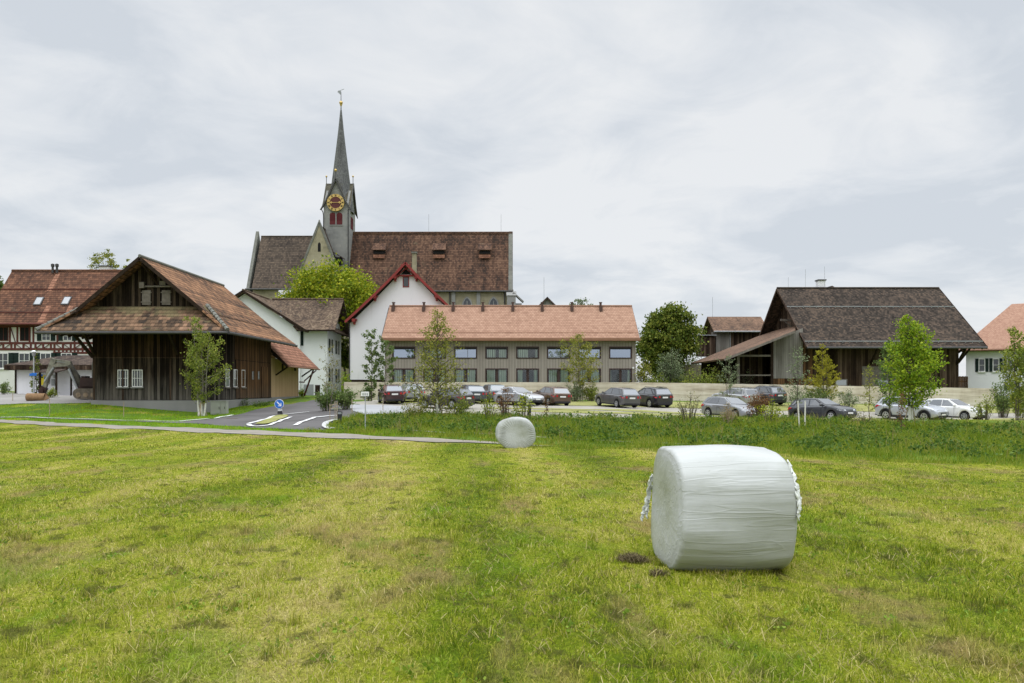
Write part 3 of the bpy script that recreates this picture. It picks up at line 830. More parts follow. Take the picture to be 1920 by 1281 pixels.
# road markings
def mark(pp, w, name='road_marking'): sheet(name, ribbon(smooth_line(Gs(*pp)), w), M['marking'], 0.085, 0.7)
mark([(0, 784.4), (110, 786.3), (200, 789.0), (335, 792.3)], 0.12)
mark([(335, 792.3), (385, 787.5), (415, 783.5), (436, 780)], 0.22)
mark([(466, 797), (490, 790), (516, 781.5)], 0.28)
mark([(466, 798), (474, 801.3), (500, 800), (512, 796.5), (545, 784)], 0.26)
mark([(553, 800), (572, 791.5), (590, 784.5)], 0.26)
mark([(590, 784.7), (610, 782.8), (638, 780.8)], 0.26)
mark([(531, 779), (560, 776), (580, 774.2)], 0.16)
sheet('kerb', ribbon(smooth_line(Gs((632, 789.5), (618, 793), (610, 798.5), (612, 804), (624, 807.5))), 0.34), M['kerb'], 0.12, 0.7)
isl = smooth_line(Gs((478, 798), (497, 790), (521, 781.2), (541, 781.5), (522, 790), (503, 797.2), (478, 798)), 4)[:-1]
sheet('traffic_island', isl, M['paver'], 0.11, 0.7)
mh = MB(); gx_, gy_ = G(435, 786.5)
mh.lathe((gx_, gy_, hz(gx_, gy_)+0.05), [(0.01, 0.0), (0.34, 0.0), (0.34, 0.012), (0.01, 0.012)], 18)
tag(mh.build('manhole_cover', M['track']), 'round iron manhole cover set in the grey road by the barn', 'manhole cover')
# ------------------------------------------------------------------ building helpers
XR = (1, 0, 0); YN = (0, -1, 0)
def window(parent, o, r, n, w, h, frame='white_paint', pane='pane', fw=0.07, mull=1, trans=0, depth=0.05, sill=None, shutters=None, name='window', bars_m=None):
    """o = bottom centre on the wall plane; frame (+ mullions, transoms) with a pane sub-part"""
    b = MB()
    b.fbox(o, r, n, -w/2, -w/2+fw, 0, h, 0, depth); b.fbox(o, r, n, w/2-fw, w/2, 0, h, 0, depth)
    b.fbox(o, r, n, -w/2+fw, w/2-fw, 0, fw, 0, depth); b.fbox(o, r, n, -w/2+fw, w/2-fw, h-fw, h, 0, depth)
    for i in range(mull):
        u = -w/2 + w*(i+1)/(mull+1)
        b.fbox(o, r, n, u-fw*0.35, u+fw*0.35, fw, h-fw, 0, depth*0.8)
    for i in range(trans):
        v = h*(i+1)/(trans+1)
        b.fbox(o, r, n, -w/2+fw, w/2-fw, v-fw*0.25, v+fw*0.25, 0, depth*0.7)
    f = b.build(name, M[frame], parent)
    p = MB(); p.fbox(o, r, n, -w/2+fw*0.5, w/2-fw*0.5, fw*0.5, h-fw*0.5, 0.002, 0.014)
    p.build('pane', M[pane], f)
    if sill:
        s = MB(); s.fbox(o, r, n, -w/2-0.08, w/2+0.08, -0.1, -0.005, 0, depth+0.08); s.build('sill', M[sill], f)
    if shutters:
        for sg in (-1, 1):
            s = MB()
            u0 = sg*(w/2+0.02); u1 = sg*(w/2+0.02+w*0.5)
            s.fbox(o, r, n, min(u0, u1), max(u0, u1), -0.02, h+0.02, 0.01, 0.06)
            s.build('shutter', M[shutters], parent)
    return f

def obj(mb, name, mat, parent=None, smooth=0): return mb.build(name, M[mat] if isinstance(mat, str) else [M[k] for k in mat], parent, smooth)

# ================================================================== old timber barn (left)
def old_barn():
    Y0, XL, XRt, YB = 60.3, -31.75, -22.6, 74.6
    cx = -27.65
    t = empty('timber_barn', (cx, 67, 0.2), 'dark weathered timber barn with a lichened skirt roof under its front gable', 'barn')
    eave, ridge = 5.95, 11.55
    hw = 6.95                       # half width to the eaves
    sl = (ridge-eave)/hw
    # walls
    b = MB()
    b.box(XL, XRt, Y0, YB, 0.85, 7.4)
    # upper gable board wall
    gz = 7.7; gx_ = (ridge-0.35-gz)/sl
    b.prism([(cx-gx_, Y0-0.02, gz), (cx+gx_, Y0-0.02, gz), (cx, Y0-0.02, ridge-0.35)], 0.25)
    b.prism([(cx+gx_, YB-0.1, gz), (cx-gx_, YB-0.1, gz), (cx, YB-0.1, ridge-0.35)], 0.25)
    obj(b, 'wall', 'planks_barn', t)
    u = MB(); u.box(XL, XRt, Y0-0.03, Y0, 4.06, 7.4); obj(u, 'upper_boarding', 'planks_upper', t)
    s = MB(); s.box(XRt, XRt+0.035, Y0+4.9, YB-0.02, 0.9, 4.05); s.box(XRt, XRt+0.03, Y0+4.6, YB, 4.1, 7.3)
    obj(s, 'side_boarding', 'planks_brown', t)
    # concrete plinth follows the sloping ground
    p = MB(); p.box(XL-0.06, XRt+0.1, Y0-0.12, YB, -0.9, 0.82)
    obj(p, 'plinth', 'concrete', t)
    # batten and corner posts of the front
    tr = MB()
    tr.box(XL, XRt, Y0-0.045, Y0, 4.02, 4.10)
    for x in (XL+0.12, XL+5.9, XL+2.3): tr.box(x-0.06, x+0.06, Y0-0.05, Y0, 0.85, 4.0)
    obj(tr, 'wall_batten', 'planks_dark', t)
    # main roof, two planes with a slight kick at the eaves
    yf, yb = Y0-1.15, 76.3
    yk = Y0-2.35
    r = MB()
    for sg in (-1, 1):
        top = (cx, yf, ridge); topb = (cx, yb, ridge)
        mid = (cx+sg*hw*0.66, None, ridge-hw*0.66*sl*1.045)
        r.slab([top, topb, (mid[0], yb, mid[2]), (mid[0], yf, mid[2])], 0.18)
        # lower strip runs to the corner of the skirt
        r.slab([(mid[0], yf, mid[2]), (mid[0], yb, mid[2]), (cx+sg*hw, yb, eave), (cx+sg*hw, yk, eave)], 0.16)
    obj(r, 'roof', 'tile_old', t)
    k = MB()
    zt = 8.0; ix = 4.55
    k.slab([(cx-hw, yk, eave-0.01), (cx+hw, yk, eave-0.01), (cx+ix, Y0+0.05, zt), (cx-ix, Y0+0.05, zt)], 0.16)
    obj(k, 'skirt_roof', 'tile_skirt', t)
    rc = MB()       # ridge tiles and hip tiles
    rc.tube([(cx, yf-0.02, ridge+0.03), (cx, yb+0.02, ridge+0.03)], 0.13, 8)
    for sg in (-1, 1):
        pts = [Vector((cx+sg*ix, Y0+0.0, zt+0.06)).lerp(Vector((cx+sg*hw, yk, eave+0.06)), i/9) for i in range(10)]
        for i in range(9): rc.tube([pts[i], pts[i+1]], [0.12, 0.17], 7)
    obj(rc, 'ridge_tiles', 'coping', t)
    g = MB()        # gutters and barge boards
    g.tube([(cx-hw-0.05, yk-0.05, eave-0.16), (cx+hw+0.05, yk-0.05, eave-0.16)], 0.11, 8)
    g.tube([(cx+hw+0.07, yk, eave-0.16), (cx+hw+0.07, yb, eave-0.16)], 0.11, 8)
    obj(g, 'gutter', 'gutter', t, 40)
    bb = MB()
    for sg in (-1, 1):
        bb.bar((cx, yf-0.05, ridge-0.14), (cx+sg*hw*0.70, yf-0.05, ridge-0.14-hw*0.70*sl*1.04), 0.05, 0.26)
    obj(bb, 'bargeboard', 'beam', t)
    # soffit rafters and braces under the eaves
    rf = MB()
    for i in range(18):
        y = Y0 - 1.4 + i*1.0
        rf.bar((XRt+0.02, y+1.0, 6.95), (cx+hw-0.1, y+1.0, eave-0.2), 0.12, 0.16)
        rf.bar((XL-0.02, y+1.0, 6.95), (cx-hw+0.1, y+1.0, eave-0.2), 0.12, 0.16)
    for i in range(12):
        x = XL + 0.3 + i*0.78
        rf.bar((x, Y0-0.02, 7.2), (x, yk+0.1, eave-0.2), 0.12, 0.16)
    obj(rf, 'rafters', 'beam', t)
    for x in (XL+0.15, -25.3, XRt-0.2):
        br = MB(); br.bar((x, Y0-0.05, 4.3), (x, Y0-1.75, 6.0), 0.16, 0.18); obj(br, 'brace', 'beam', t)
    br = MB(); br.bar((XL-0.05, Y0+0.1, 4.1), (XL-1.6, Y0+0.1, 6.0), 0.18, 0.2); obj(br, 'brace', 'beam', t)
    # hay doors in the gable
    d = MB()
    for u in (-0.75, 0.75):
        d.box(cx+0.75+u-0.32, cx+0.75+u+0.32, Y0-0.09, Y0-0.03, 8.05, 9.15)
        d.box(cx+0.75+u-0.40, cx+0.75+u+0.40, Y0-0.12, Y0-0.09, 8.22, 8.30); d.box(cx+0.75+u-0.40, cx+0.75+u+0.40, Y0-0.12, Y0-0.09, 8.95, 9.03)
    d.box(cx-0.5, cx+2.0, Y0-0.16, Y0-0.05, 9.38, 9.50)
    d.box(cx-0.45, cx-0.1, Y0-0.3, Y0-0.05, 9.3, 9.75); d.box(cx+1.0, cx+1.45, Y0-0.12, Y0-0.05, 9.55, 9.85)
    obj(d, 'hatch', 'beam_grey', t)
    ap = MB(); ap.bar((cx+0.1, yf+0.1, ridge-0.5), (cx+0.9, Y0-0.05, ridge-2.0), 0.14); obj(ap, 'brace', 'beam', t)
    # barred windows of the front
    for px in (231, 258):
        x = PX(px, Y0)
        window(t, (x, Y0, PZ(725.5, Y0)), XR, YN, 0.80, 1.30, mull=3, trans=1, fw=0.055, sill='concrete', pane='pane')
    # shuttered windows of the side
    for y in (63.2, 65.0, 66.9):
        window(t, (XRt, y, PZ(726, y)), (0, -1, 0), (1, 0, 0), 0.85, 1.45, pane='pane_light', mull=0, trans=1, fw=0.06, sill='beam_grey')
    for y in (69.3, 70.9):
        window(t, (XRt+0.03, y, PZ(712, y)), (0, -1, 0), (1, 0, 0), 0.42, 0.75, mull=0, fw=0.05, pane='pane_light', frame='beam_grey')
    dd = MB(); dd.box(XRt+0.035, XRt+0.09, 71.6, 73.9, 0.9, 3.7); obj(dd, 'door', 'planks_brown', t)
    # lower annex with fresh boards behind the barn
    a = empty('annex_shed', (-22.6, 80, 0.8), 'low shed with fresh pine boards and red tiled roof attached behind the dark barn', 'shed')
    w = MB(); w.box(-26.5, -22.62, 74.8, 84.4, 0.9, 4.6); obj(w, 'wall', 'planks_new', a)
    pl = MB(); pl.box(-26.6, -22.5, 74.7, 84.5, -0.3, 0.9); obj(pl, 'plinth', 'concrete', a)
    rr = MB(); rr.slab([(-21.0, 74.75, 3.9), (-21.0, 86.6, 3.9), (-24.0, 86.6, 6.9), (-24.0, 74.75, 6.9)], 0.14)
    rr.slab([(-24.0, 76.5, 6.9), (-24.0, 86.6, 6.9), (-27.0, 86.6, 3.9), (-27.0, 76.5, 3.9)], 0.14)
    obj(rr, 'roof', 'tile_annex', a)
    ga = MB(); ga.tube([(-20.94, 74.7, 3.78), (-20.94, 86.65, 3.78)], 0.08, 8); obj(ga, 'gutter', 'fascia', a, 40)
    ra = MB(); ra.bar((-21.1, 74.7, 3.8), (-24.0, 74.7, 6.7), 0.06, 0.22); obj(ra, 'bargeboard', 'beam', a)
    for i in range(12): ra = MB(); ra.bar((-22.62, 75.2+i, 4.95), (-21.1, 75.2+i, 3.8), 0.1, 0.13); obj(ra, 'rafter', 'beam', a)
    for y in (76.2, 85.6):
        bq = MB(); bq.bar((-22.6, y, 3.0), (-21.3, y, 3.9), 0.13); obj(bq, 'brace', 'beam', a)
    po = MB(); po.bar((-22.5, 86.2, 0.9), (-21.5, 86.3, 3.8), 0.16); po.bar((-22.5, 86.2, 2.5), (-21.2, 86.3, 3.7), 0.12); po.bar((-22.5, 86.2, 2.4), (-22.5, 84.4, 2.4), 0.12)
    obj(po, 'post', 'timber_red', a)
    for y in (78.5, 83.0):
        op = MB(); op.box(-22.63, -22.6, y-0.3, y+0.3, 3.55, 4.15); obj(op, 'vent_opening', 'beam', a)
    c = empty('utility_cabinet', (PX(410, 58.6), 58.6, -0.2), 'pale beige electrical cabinet standing against the barn plinth beside the birch', 'cabinet')
    cb = MB(); x0, x1 = PX(395, 58.6), PX(424, 58.6); zb = hz((x0+x1)/2, 58.6)
    cb.box(x0, x1, 58.6, 59.1, zb, PZ(753, 58.6)); cb.box(x0-0.03, x1+0.03, 58.57, 59.13, PZ(753, 58.6), PZ(753, 58.6)+0.05)
    obj(cb, 'housing', 'cabinet', c)
    for u0, u1 in ((0.04, 0.62), (0.66, 0.97)):
        dq = MB(); dq.box(x0+(x1-x0)*u0, x0+(x1-x0)*u1, 58.58, 58.6, zb+0.08, PZ(755, 58.6)); dd_ = obj(dq, 'door', 'cabinet', c)
        hq = MB(); xx = x0+(x1-x0)*(u1-0.06); hq.box(xx-0.015, xx+0.015, 58.55, 58.58, zb+0.42, zb+0.6); obj(hq, 'handle', 'gutter', dd_)
old_barn()

# ================================================================== half-timbered farmhouse
def farmhouse():
    Y0 = 85.0
    xl, xr = -56.0, -41.0
    t = empty('half_timbered_farmhouse', (-48, 89, 1.0), 'long white farmhouse with red half-timbering and brown tiled roof at the left edge', 'farmhouse')
    yb = 93.4; ym = (Y0+yb)/2
    zr = PZ(508, ym); ze = PZ(606, Y0-0.9)
    b = MB(); b.box(xl+0.6, xr-0.4, Y0, yb, 0.3, ze+0.4)
    gx_ = [(xl+0.6, Y0, ze+0.4), (xl+0.6, yb, ze+0.4), (xl+0.6, ym, zr-0.4)]
    b.prism(gx_[::-1], 0.2)
    obj(b, 'wall', 'plaster_old', t)
    r = MB(); r.slab([(xl, Y0-0.95, ze), (xr, Y0-0.95, ze), (xr, ym, zr), (xl, ym, zr)], 0.2)
    r.slab([(xl, yb+0.95, ze), (xr, yb+0.95, ze), (xr, ym, zr), (xl, ym, zr)], 0.2)
    obj(r, 'roof', 'tile_farm', t)
    rt = MB(); rt.tube([(xl, ym, zr+0.03), (xr, ym, zr+0.03)], 0.13, 8); obj(rt, 'ridge_tiles', 'tile_farm', t)
    g = MB(); g.tube([(xl, Y0-1.05, ze-0.1), (xr, Y0-1.05, ze-0.1)], 0.11, 8); obj(g, 'gutter', 'timber_red', t, 40)
    fz = MB(); fz.box(xl, xr, Y0-0.95, Y0, ze-0.24, ze-0.16); obj(fz, 'soffit', 'timber_red', t)
    # snow guard rails on the slope
    sg = MB()
    for f in (0.18, 0.62):
        y = Y0-0.95+(ym-Y0+0.95)*f; z = ze+(zr-ze)*f
        sg.bar((xl, y, z+0.08), (xr, y, z+0.08), 0.05, 0.1)
    obj(sg, 'snow_guard', 'timber_red', t)
    # timber frame of the upper storey
    z1, z0 = PZ(612, Y0), PZ(662, Y0)
    zm = PZ(643.5, Y0); zl = PZ(655, Y0)
    f = MB()
    f.box(xl+0.6, xr-0.4, Y0-0.04, Y0, zl-0.13, zl+0.13)
    f.box(xl+0.6, xr-0.4, Y0-0.04, Y0, zm-0.12, zm+0.12)
    f.box(xl+0.6, xr-0.4, Y0-0.04, Y0, z1-0.1, z1+0.25)
    x2 = PX(100, Y0)
    f.box(x2, xr-0.4, Y0-0.04, Y0, z0-0.1, z0+0.12)
    rng = random.Random(3)
    for i in range(30):
        x = PX(-8+i*7.4+rng.uniform(-0.8, 0.8), Y0)
        if x > xr-0.5: break
        if i % 5 in (1, 3):
            s_ = 0.28 if i % 2 else -0.28
            f.bar((x-s_, Y0-0.02, zl+0.13), (x+s_, Y0-0.02, zm-0.12), 0.038, 0.2, up=(0, 1, 0))
        else:
            f.box(x-0.11, x+0.11, Y0-0.04, Y0, zl+0.13, zm-0.12)
        if x > x2: f.box(x-0.1, x+0.1, Y0-0.04, Y0, z0+0.12, zl-0.13)
    for px in (19, 33, 56, 63, 108, 140):
        x = PX(px, Y0); f.box(x-0.1, x+0.1, Y0-0.04, Y0, zm+0.12, z1-0.1)
    x = PX(25, Y0); f.bar((x-0.25, Y0-0.02, z1-0.1), (x+0.25, Y0-0.02, zm+0.12), 0.038, 0.2, up=(0, 1, 0))
    obj(f, 'timber_frame', 'timber_red', t)
    # upper windows: dark, open shutters
    for px in (7, 47):
        window(t, (PX(px, Y0), Y0, PZ(639.5, Y0)), XR, YN, 1.05, 1.5, frame='timber_red', pane='black', mull=1, shutters=None)
    for px in (87, 127):
        window(t, (PX(px, Y0), Y0, PZ(639, Y0)), XR, YN, 0.95, 1.0, frame='white_paint', pane='pane', mull=1, trans=1, shutters='shutter')
    for px in (6, 46, 86, 125):
        window(t, (PX(px, Y0), Y0, PZ(691, Y0)), XR, YN, 1.15, 1.65, frame='white_paint', mull=1, trans=1, sill='white_paint', shutters='shutter')
    # skylights
    for px, py in ((73, 565), (125, 564)):
        fr = (PZ(py, 87) - ze)/(zr-ze)
        y = Y0-0.95 + (ym-Y0+0.95)*((zr-ze) and fr*0.95)
        z = ze + (zr-ze)*(y-Y0+0.95)/(ym-Y0+0.95)
        d = Vector((0, ym-Y0+0.95, zr-ze)).normalized(); n = Vector((0, -d.z, d.y))
        c = Vector((PX(px, y), y, z))
        s = MB()
        def q(u, v, w): return c + Vector((u, 0, 0)) + d*v + n*w
        s.prism([q(-0.42, -0.6, 0.1), q(0.42, -0.6, 0.1), q(0.42, 0.6, 0.1), q(-0.42, 0.6, 0.1)], 0.12)
        w = obj(s, 'skylight', 'gutter', t)
        s = MB(); s.prism([q(-0.32, -0.5, 0.12), q(0.32, -0.5, 0.12), q(0.32, 0.5, 0.12), q(-0.32, 0.5, 0.12)], 0.02)
        obj(s, 'pane', 'skylight_glass', w)
    # repaired lines of fresh tiles running down the slope from vents and skylights
    for px, f0, f1, wd in ((92, 0.60, 0.96, 0.55), (66, 0.0, 0.33, 0.6), (118, 0.0, 0.33, 0.6)):
        q0 = MB(); ya, yb_ = Y0-0.95+(ym-Y0+0.95)*f0, Y0-0.95+(ym-Y0+0.95)*f1
        xa, xb_ = PX(px, ya) + (0.5 if px < 90 else 0), PX(px, ya) + (0.5 if px < 90 else 0)
        za, zb_ = ze+(zr-ze)*f0+0.012, ze+(zr-ze)*f1+0.012
        q0.slab([(xa-wd/2, ya, za), (xa+wd/2, ya, za), (xb_+wd*0.42, yb_, zb_), (xb_-wd*0.42, yb_, zb_)], 0.03); obj(q0, 'repaired_tiles', 'tile_annex', t)
    v = MB()
    for px, py in ((99, 503), (107, 503)):
        c = P(px, 512, ym-0.4); v.tube([c, c+Vector((0, 0, 0.75))], 0.12, 8); v.lathe(c+Vector((0, 0, 0.7)), [(0.02, 0), (0.19, 0), (0.19, 0.28), (0.02, 0.36)], 8)
    obj(v, 'vent_pipe', 'gutter', t)
    ch = MB(); c = P(198, 508, ym+1.5); ch.box(c.x-0.55, c.x+0.55, c.y-0.4, c.y+0.4, c.z-2, c.z+0.45); chm = obj(ch, 'chimney', 'plaster_old', t)
    cc = MB(); cc.box(c.x-0.65, c.x+0.65, c.y-0.5, c.y+0.5, c.z+0.45, c.z+0.55); obj(cc, 'chimney_cap', 'gutter', chm)
farmhouse()

# ================================================================== kiosk with hipped roof
def kiosk():
    Y0 = 75.0; x0, x1 = PX(30, Y0), -37.0
    t = empty('pavilion', (-43, 77, 1.0), 'small white pavilion with a low dark hipped roof behind the digger', 'pavilion')
    w = MB(); w.box(x0, x1, Y0, Y0+4.5, 0.6, PZ(689, Y0)); obj(w, 'wall', 'plaster', t)
    e = PZ(684, Y0-0.6); z = PZ(666, Y0+2)
    xa, xb = x0-0.65, x1+0.5; ya, yb = Y0-0.7, Y0+5.2; ym = (ya+yb)/2
    r = MB(); p = [(xa, ya, e), (xb, ya, e), (xb, yb, e), (xa, yb, e)]; q = [(xa+4.0, ym, z), (xb-1.5, ym, z)]
    r.slab([p[0], p[1], q[1], q[0]], 0.15); r.slab([p[2], p[3], q[0], q[1]], 0.15); r.slab([p[3], p[0], q[0]], 0.15); r.slab([p[1], p[2], q[1]], 0.15)
    obj(r, 'roof', 'tile_dark', t)
    f = MB(); f.box(xa, xb, ya-0.03, ya, e-0.5, e-0.08); f.box(xa-0.03, xa, ya, yb, e-0.5, e-0.08); obj(f, 'fascia', 'planks_dark', t)
    c = MB(); cx0, cx1 = PX(69, 73), PX(111, 73)
    c.slab([(cx0, 72.6, PZ(697, 73)), (cx1, 72.6, PZ(697, 73)), (cx1, 74.9, PZ(690, 75)), (cx0, 74.9, PZ(690, 75))], 0.1)
    obj(c, 'canopy', 'tile_dark', t)
    for px in (75, 105.5):
        po = MB(); x = PX(px, 72.9); po.box(x-0.07, x+0.07, 72.85, 72.99, 0.9, PZ(697, 73)); obj(po, 'post', 'beam', t)
    for px in (30, 134):
        po = MB(); x = PX(px, Y0); po.box(x-0.07, x+0.07, Y0-0.08, Y0, 0.9, e-0.3); obj(po, 'post', 'beam', t)
    b = MB(); b.box(PX(76, Y0), PX(87, Y0), Y0-0.06, Y0, PZ(722, Y0), PZ(704, Y0)); s_ = obj(b, 'poster', 'yellow', t)
    b = MB(); b.box(PX(76.5, Y0), PX(81, Y0), Y0-0.08, Y0-0.06, PZ(706, Y0), PZ(702, Y0)); b.box(PX(84, Y0), PX(86, Y0), Y0-0.08, Y0-0.06, PZ(712, Y0), PZ(706, Y0)); obj(b, 'poster_print', 'sign_blue', s_)
    b = MB()
    for px, py, w_, h_ in ((97, 711, 6, 7), (101, 703, 4, 6), (97, 718, 7, 5), (90, 712, 4, 8)):
        b.box(PX(px, Y0), PX(px+w_, Y0), Y0-0.05, Y0, PZ(py+h_, Y0), PZ(py, Y0))
    obj(b, 'notice_board', 'zinc', t)
kiosk()

# ================================================================== white house with two brown roofs
def white_house():
    t = empty('white_house', (-26, 99, 0.9), 'white plastered house with two joined brown tiled roofs behind the pine-boarded shed', 'house')
    # main block, ridge along Y, gable to the front
    ax, az = -32.1, 13.45; ya = 95.0
    hw, ez = 7.6, 8.6
    s = (az-ez)/hw
    b = MB(); b.box(ax-6.6, ax+6.6, ya+0.7, 108, 0.4, ez+0.2)
    b.prism([(ax-6.6, ya+0.7, ez+0.2), (ax+6.6, ya+0.7, ez+0.2), (ax, ya+0.7, az-0.35)], 0.3)
    # wing to the right
    wy0, wy1, wx = 96.2, 103.9, -22.3
    b.box(ax+6.0, wx, wy0, wy1, 0.4, 8.9)
    wr = 12.9; wm = (wy0+wy1)/2
    b.prism([(wx, wy0, 8.9), (wx, wy1, 8.9), (wx, wm, wr-0.4)], 0.3)
    obj(b, 'wall', 'plaster_fresh', t)
    r = MB()
    for sg in (-1, 1):
        r.slab([(ax, ya, az), (ax, 108.6, az), (ax+sg*hw, 108.6, ez), (ax+sg*hw, ya, ez)], 0.2)
    rx = -21.15
    for y_, sg in ((wy0-1.1, 1), (wy1+1.1, -1)):
        r.slab([(rx, y_, 8.75), (rx, wm, wr), (ax+1, wm, wr), (ax+6.4, y_, 8.75)], 0.18)
    # pent roof strip under the wing gable
    r.slab([(wx, wy0-0.6, 9.35), (wx, wy1+0.6, 9.35), (rx-0.05, wy1+1.0, 8.55), (rx-0.05, wy0-1.0, 8.55)], 0.14)
    obj(r, 'roof', 'tile_white_house', t)
    rt = MB(); rt.tube([(ax, ya, az+0.03), (ax, 108.6, az+0.03)], 0.14, 8); rt.tube([(ax+2, wm, wr+0.03), (rx, wm, wr+0.03)], 0.14, 8); obj(rt, 'ridge_tiles', 'tile_white_house', t)
    g = MB(); g.tube([(ax+6.4, wy0-1.2, 8.65), (rx, wy0-1.2, 8.65)], 0.1, 8); g.tube([(rx+0.05, wy0-1.1, 8.45), (rx+0.05, wy1+1.1, 8.45)], 0.1, 8)
    g.bar((ax+hw, ya-0.05, ez-0.05), (ax, ya-0.05, az-0.12), 0.06, 0.26); g.bar((ax-hw, ya-0.05, ez-0.05), (ax, ya-0.05, az-0.12), 0.06, 0.26)
    obj(g, 'gutter', 'beam', t)
    rk = MB(); c = PX(508, 98); rk.prism([Vector((ax+4.0, y, az-4.0*s+0.06)) + Vector((u, 0, -u*s)) for u, y in ((-0.5, 98), (0.5, 98), (0.5, 99.4), (-0.5, 99.4))][::-1], 0.1)
    obj(rk, 'skylight', 'skylight_glass', t)
    X1 = (1, 0, 0); r_ = (0, 1, 0)
    for y in (97.9, 101.6):
        for z in (2.55, 6.1):
            window(t, (wx, y, z), r_, X1, 1.0, 1.65, shutters='shutter', mull=1, trans=1)
    window(t, (wx, wm, 9.75), r_, X1, 0.9, 1.4, shutters='shutter', mull=1)
    x = PX(557, wy0)
    window(t, (x, wy0, PZ(648, wy0)), XR, YN, 0.75, 1.7, shutters='shutter', mull=0)
    d = MB(); d.box(PX(570, wy0), PX(588, wy0), wy0-0.05, wy0, 0.9, PZ(721, wy0)); obj(d, 'garage_door', 'zinc', t)
    d = MB(); d.box(PX(591, wy0), PX(600, wy0), wy0-0.04, wy0, 0.9, PZ(722, wy0)); obj(d, 'door', 'beam', t)
white_house()

# ================================================================== abbey church
def arch_pts(cx, z0, zs, hw, pointed=True, n=8):
    pts = [(cx-hw, z0), (cx+hw, z0), (cx+hw, zs)]
    for i in range(1, n):
        a = math.radians(60)*i/n if pointed else math.pi*i/(2*n)
        pts.append((cx-hw+2*hw*math.cos(a), zs+2*hw*math.sin(a)) if pointed else (cx+hw*math.cos(a), zs+hw*math.sin(a)))
    if pointed: pts.append((cx, zs+2*hw*math.sin(math.radians(60))))
    else: pts.append((cx, zs+hw))
    return pts + [(2*cx-p[0], p[1]) for p in pts[3:-1][::-1]] + [(cx-hw, zs)]
def church():
    t = empty('abbey_church', (-20, 124, 2.0), 'large stone abbey church with steep brown roofs and a slender grey spire', 'church')
    Y0, YR, YB = 120.0, 124.6, 129.2
    ze, zr = PZ(545, Y0), PZ(437, YR)
    xn0, xn1 = PX(640, YR), PX(965, YR)
    # nave
    w = MB(); w.box(xn0, xn1-0.2, Y0+0.45, YB-0.45, 0.5, ze+0.2)
    w.box(-39.2, xn0, Y0+0.45, YB-0.45, 0.5, ze+0.2)
    obj(w, 'wall', 'stone', t)
    for x0, x1 in ((xn1-0.35, xn1+0.25), (-39.6, -39.15)):      # raised end gables with copings
        gw = MB()
        gw.prism([(x0, Y0-0.1, 0.5), (x0, Y0-0.1, ze+0.1), (x0, YR, zr+0.25), (x0, YB+0.1, ze+0.1), (x0, YB+0.1, 0.5)], -(x1-x0))
        obj(gw, 'gable_wall', 'coping', t)
    r = MB()
    for y in (Y0, YB): r.slab([(xn0, y, ze), (xn1-0.3, y, ze), (xn1-0.3, YR, zr), (xn0, YR, zr)], 0.25)
    nr = obj(r, 'nave_roof', 'tile_nave', t)
    rt = MB(); rt.tube([(xn0, YR, zr+0.05), (xn1-0.3, YR, zr+0.05)], 0.16, 8); obj(rt, 'ridge_tiles', 'tile_nave', nr)
    r = MB(); zc = PZ(442, YR)
    for y in (Y0, YB): r.slab([(-39.2, y, PZ(541, Y0)), (xn0, y, PZ(541, Y0)), (xn0, YR, zc), (-39.2, YR, zc)], 0.25)
    obj(r, 'choir_roof', 'tile_choir', t)
    g = MB(); g.tube([(xn0, Y0-0.1, ze-0.12), (xn1-0.3, Y0-0.1, ze-0.12)], 0.13, 8); g.tube([(-40.2, Y0-0.1, ze+0.2), (-29, Y0-0.1, ze+0.2)], 0.13, 8)
    for px in (843.5, 946): g.tube([(PX(px, Y0+.3), Y0+0.3, 1), (PX(px, Y0+.3), Y0+0.3, ze-0.2)], 0.09, 6)
    obj(g, 'gutter', 'gutter', t)
    # dormer vents
    sl = (zr-ze)/(YR-Y0)
    for px in (712, 823.5, 909):
        z1 = PZ(474, 122); y1 = Y0+(z1-ze)/sl
        x = PX(px, y1)
        d = MB(); yt = Y0+(PZ(459, 122.6)-ze)/sl; zt = ze+(yt-Y0)*sl
        d.slab([(x-1.1, y1-1.0, z1+0.45), (x+1.1, y1-1.0, z1+0.45), (x+1.0, yt+0.3, zt+0.5), (x-1.0, yt+0.3, zt+0.5)], 0.12)
        dm = obj(d, 'dormer', 'tile_nave', t)
        k = MB(); k.box(x-0.85, x+0.85, y1-0.75, y1+1.2, z1-0.15, z1+0.3); obj(k, 'dormer_opening', 'black', dm)
        k = MB(); k.slab([(x-0.9, y1-0.78, z1-0.8), (x+0.9, y1-0.78, z1-0.8), (x+0.9, y1-0.65, z1-0.15), (x-0.9, y1-0.65, z1-0.15)], 0.08); obj(k, 'sill', 'tile_annex', dm)
    # pilasters and pointed windows
    for px in (850, 897):
        b = MB(); x = PX(px, Y0); b.box(x-0.28, x+0.28, Y0+0.2, Y0+0.47, 0.5, ze-0.1); obj(b, 'pilaster', 'stone_grey', t)
    for px in (876, 925.5, 800, 770):
        x = PX(px, Y0+0.45)
        zt = PZ(556, Y0+0.45)
        def ring(hw, z0): return arch_pts(x, z0, zt-hw*1.73, hw)
        b = MB(); b.prism([(p[0], Y0+0.30, p[1]) for p in ring(0.78, 11.5)], 0.16); f = obj(b, 'window', 'stone_grey', t)
        b = MB(); b.prism([(p[0], Y0+0.27, p[1]-0.28) for p in ring(0.55, 11.5)], 0.03); obj(b, 'pane', 'pane', f)
        b = MB(); b.box(x-0.05, x+0.05, Y0+0.2, Y0+0.27, 11.3, zt-0.7); obj(b, 'mullion', 'stone_grey', f)
    # corner buttress at the west end
    b = MB(); xb = PX(962, Y0-0.8)
